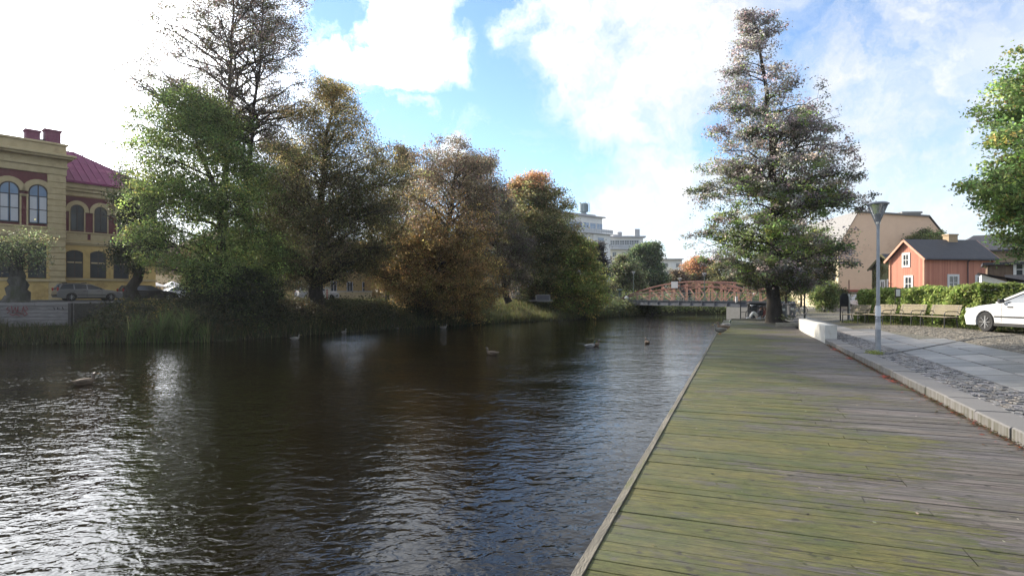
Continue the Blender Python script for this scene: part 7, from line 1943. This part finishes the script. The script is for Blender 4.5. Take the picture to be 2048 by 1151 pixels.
# ------------------------------------------------------------------ ducks and floating things
def duck(label, loc, rz, kind='drake', s=1.0, rest=False):
    root = thing('duck', label, 'duck', loc, rz, 'ducks on the river' if not rest else 'ducks resting on the boardwalk'); root.scale = (s, s, s)
    z0 = .02 if not rest else .09
    pal = {'drake': ((.30, .29, .27), (.02, .06, .035), (.40, .33, .05)), 'hen': ((.16, .11, .07), (.13, .09, .06), (.28, .16, .05)), 'pale': ((.22, .20, .17), (.20, .18, .15), (.40, .28, .06))}[kind]
    b = MB()
    b.tube([(-.27, 0, z0+.12), (-.22, 0, z0+.09), (-.12, 0, z0+.065), (0, 0, z0+.06), (.10, 0, z0+.07), (.17, 0, z0+.10), (.195, 0, z0+.15), (.19, 0, z0+.20), (.205, 0, z0+.245), (.24, 0, z0+.262), (.265, 0, z0+.25)], [.008, .035, .082, .10, .09, .062, .036, .030, .036, .034, .015], 12)
    me = b.obj('body', [pm('duck_body_'+kind, pal[0], tuple(x*.7 for x in pal[0]), scale=18, rough=.8), pm('duck_head_'+kind, pal[1], rough=.4)], root, smooth=True)
    for p in me.data.polygons:
        if p.center.z > z0+.165 and p.center.x > .15: p.material_index = 1
    m = MB(); m.box((.305, 0, z0+.245), (.07, .03, .014)); m.obj('bill', pm('duck_bill_'+kind, pal[2]), root, bevel=.005)
    for s_ in (-1, 1): m = MB(); m.ball((-.04, s_*.078, z0+.09), (.15, .028, .055), 10); m.obj('wing', pm('duck_wing_'+kind, tuple(x*.8 for x in pal[0]), tuple(x*.45 for x in pal[0]), scale=14), root, smooth=True)
    if rest:
        for s_ in (-1, 1): m = MB(); m.tube([(0, s_*.04, z0), (.02, s_*.045, .005)], .01, 5); m.box((.04, s_*.045, .006), (.07, .05, .01)); m.obj('foot', pm('duck_foot', (.45, .18, .04)), root)
    return root
def on_water(px, py): Z = EYE*F/(py-HY); return (W(px, Z), Z, -.03)
for px, py, kd, rz, lab in ((590, 679, 'pale', 0, 'pale duck close to the dark bank under the oak'), (485, 677, 'pale', 2.6, 'pale duck near the reeds under the green tree'), (655, 664, 'drake', .4, 'drake beside the bank right of the oak trunk'), (688, 666, 'pale', 1.3, 'small pale duck right of the drake at the bank'),
                           (791, 658, 'pale', 3.0, 'pale duck below the left side of the rusty chestnut'), (887, 656, 'pale', .2, 'pale duck below the right side of the rusty chestnut'), (985, 709, 'hen', 2.9, 'brown duck swimming alone in mid river'), (1180, 694, 'drake', .2, 'leading duck of the pair drawing a wake'),
                           (1189, 692, 'hen', .2, 'following dark duck of the pair drawing a wake'), (1294, 687, 'hen', 1.6, 'dark duck swimming nearest the boardwalk'), (168, 768, 'hen', .9, 'dark duck nearest the camera in the glittering water'), (1212, 634.5, 'pale', .9, 'tiny pale duck below the yellow green chestnut')):
    duck(lab, on_water(px, py), rz, kd, 1.1)
for px, py, kd, rz, lab in ((1441, 668, 'pale', 3.3, 'pale duck resting at the very edge of the boardwalk'), (1447, 662, 'hen', 2.9, 'brown duck resting behind the pale one on the boardwalk'), (1452, 657.5, 'drake', .3, 'third duck resting farthest along the boardwalk edge')):
    Z = 1.55*F/(py-HY); k = (px-CX)/F; duck(lab, (max(k*Z, uv(0, -.60)[0]+Z*SA/CA*0+k*Z), Z, DECK), rz, kd, 1.15, rest=True)
m = MB(); m.tube([(-.17, 0, .03), (-.15, 0, .03), (.10, 0, .03), (.15, 0, .03), (.17, 0, .03), (.22, 0, .03)], [.03, .045, .045, .03, .018, .018], 10); o = m.obj('plastic_bottle', pm('bottle_white', (.72, .73, .72)), smooth=True); o.location = on_water(328, 683); o.location.z = 0; o.scale = (1.6, 1.6, 1.6); tag(o, 'white plastic bottle floating by the reeds', 'bottle')

# ------------------------------------------------------------------ litter of leaves
def litter(name, n, fu, fv, zf, cols, size, seed):
    rng = np.random.default_rng(seed); u = fu(rng, n); v = fv(rng, n, u)
    x = u*SA+v*CA; y = u*CA-v*SA; z = zf(rng, n)
    a = rng.uniform(0, 2*PI, n); s = size*rng.uniform(.5, 1.3, n)
    d = np.stack([np.cos(a)*s, np.sin(a)*s, rng.uniform(-.1, .25, n)*s], 1)/2; e = np.stack([-np.sin(a)*s, np.cos(a)*s, rng.uniform(-.1, .3, n)*s], 1)*.33
    P = np.stack([x, y, z], 1); V = np.stack([P-d, P+e, P+d, P-e], 1).reshape(-1, 3)
    me = np_mesh(name, V, n); o = link(name, me, LEAF); face_colors(o, jitcol(pick(rng.random(n), cols), rng), 'leaf'); tag(o, kind='stuff')
litter('fallen_leaves', 2600, lambda r, n: 1.5+20*r.random(n)**.9, lambda r, n, u: 2.75-np.abs(r.normal(0, .045, n))-(r.random(n) < .1)*r.random(n)*.3, lambda r, n: DECK+.008+np.abs(r.normal(0, .014, n)),
       [(3, (.14, .07, .03)), (2, (.10, .075, .03)), (1.6, (.26, .055, .035)), (2, (.06, .07, .02))], .045, 401)
litter('red_leaves', 260, lambda r, n: np.repeat([5.95, 12.6, 16.9, 19.5, 13.2], n//5)+r.normal(0, .12, n//5*5), lambda r, n, u: 2.68-np.abs(r.normal(0, .05, len(u))), lambda r, n: DECK+.012+np.abs(r.normal(0, .012, n)), [(1, (.40, .08, .05)), (1, (.34, .12, .08))], .05, 402)
litter('scattered_debris', 620, lambda r, n: 1.5+26*r.random(n)**1.5, lambda r, n, u: r.uniform(-.75, 2.7, n), lambda r, n: DECK+.007+r.random(n)*.006, [(3, (.05, .045, .03)), (2, (.09, .085, .035)), (1, (.32, .30, .22)), (.3, (.45, .42, .35))], .028, 403)
rng = np.random.default_rng(404)
n = 420; a = rng.uniform(0, 2*PI, n); r_ = rng.uniform(0, .22, n); cx_, cy_, _ = uv(17.2, 3.33)
xy = np.stack([cx_-.18+r_*np.cos(a), cy_-.1+r_*np.sin(a)*1.0], 1)
tag(blades('kerb_grass', xy, np.full(n, KERB), rng.uniform(.03, .12, n), .012, jitcol(pick(rng.random(n), [(3, (.16, .19, .05)), (1, (.22, .2, .08))]), rng), rng), kind='stuff')
n = 5200; t = rng.uniform(0, 1, n); yy = 20+12*t
xy = np.stack([17.95+.25*np.sin(yy*2)+rng.normal(0, .22, n), yy], 1)
tag(blades('hedge_foot_grass', xy, np.array([street(p[0], p[1]) for p in xy]), rng.uniform(.03, .16, n), .014, jitcol(pick(rng.random(n), [(3, (.10, .13, .035)), (1, (.2, .18, .08))]), rng), rng), kind='stuff')



# ------------------------------------------------------------------ the air
def haze():
    m = bpy.data.materials.new('thin_haze'); m.use_nodes = True; nt = m.node_tree; nt.nodes.clear()
    o = nt.nodes.new('ShaderNodeOutputMaterial'); v = nt.nodes.new('ShaderNodeVolumePrincipled')
    v.inputs['Color'].default_value = (.90, .93, 1.0, 1); v.inputs['Density'].default_value = HAZE; v.inputs['Anisotropy'].default_value = .35
    nt.links.new(v.outputs[0], o.inputs['Volume'])
    b = MB(); b.b2(-3100, 3100, -3100, 3100, -2.2, 60); h = b.obj('haze', m); tag(h, kind='stuff')
HAZE = .0002
haze()
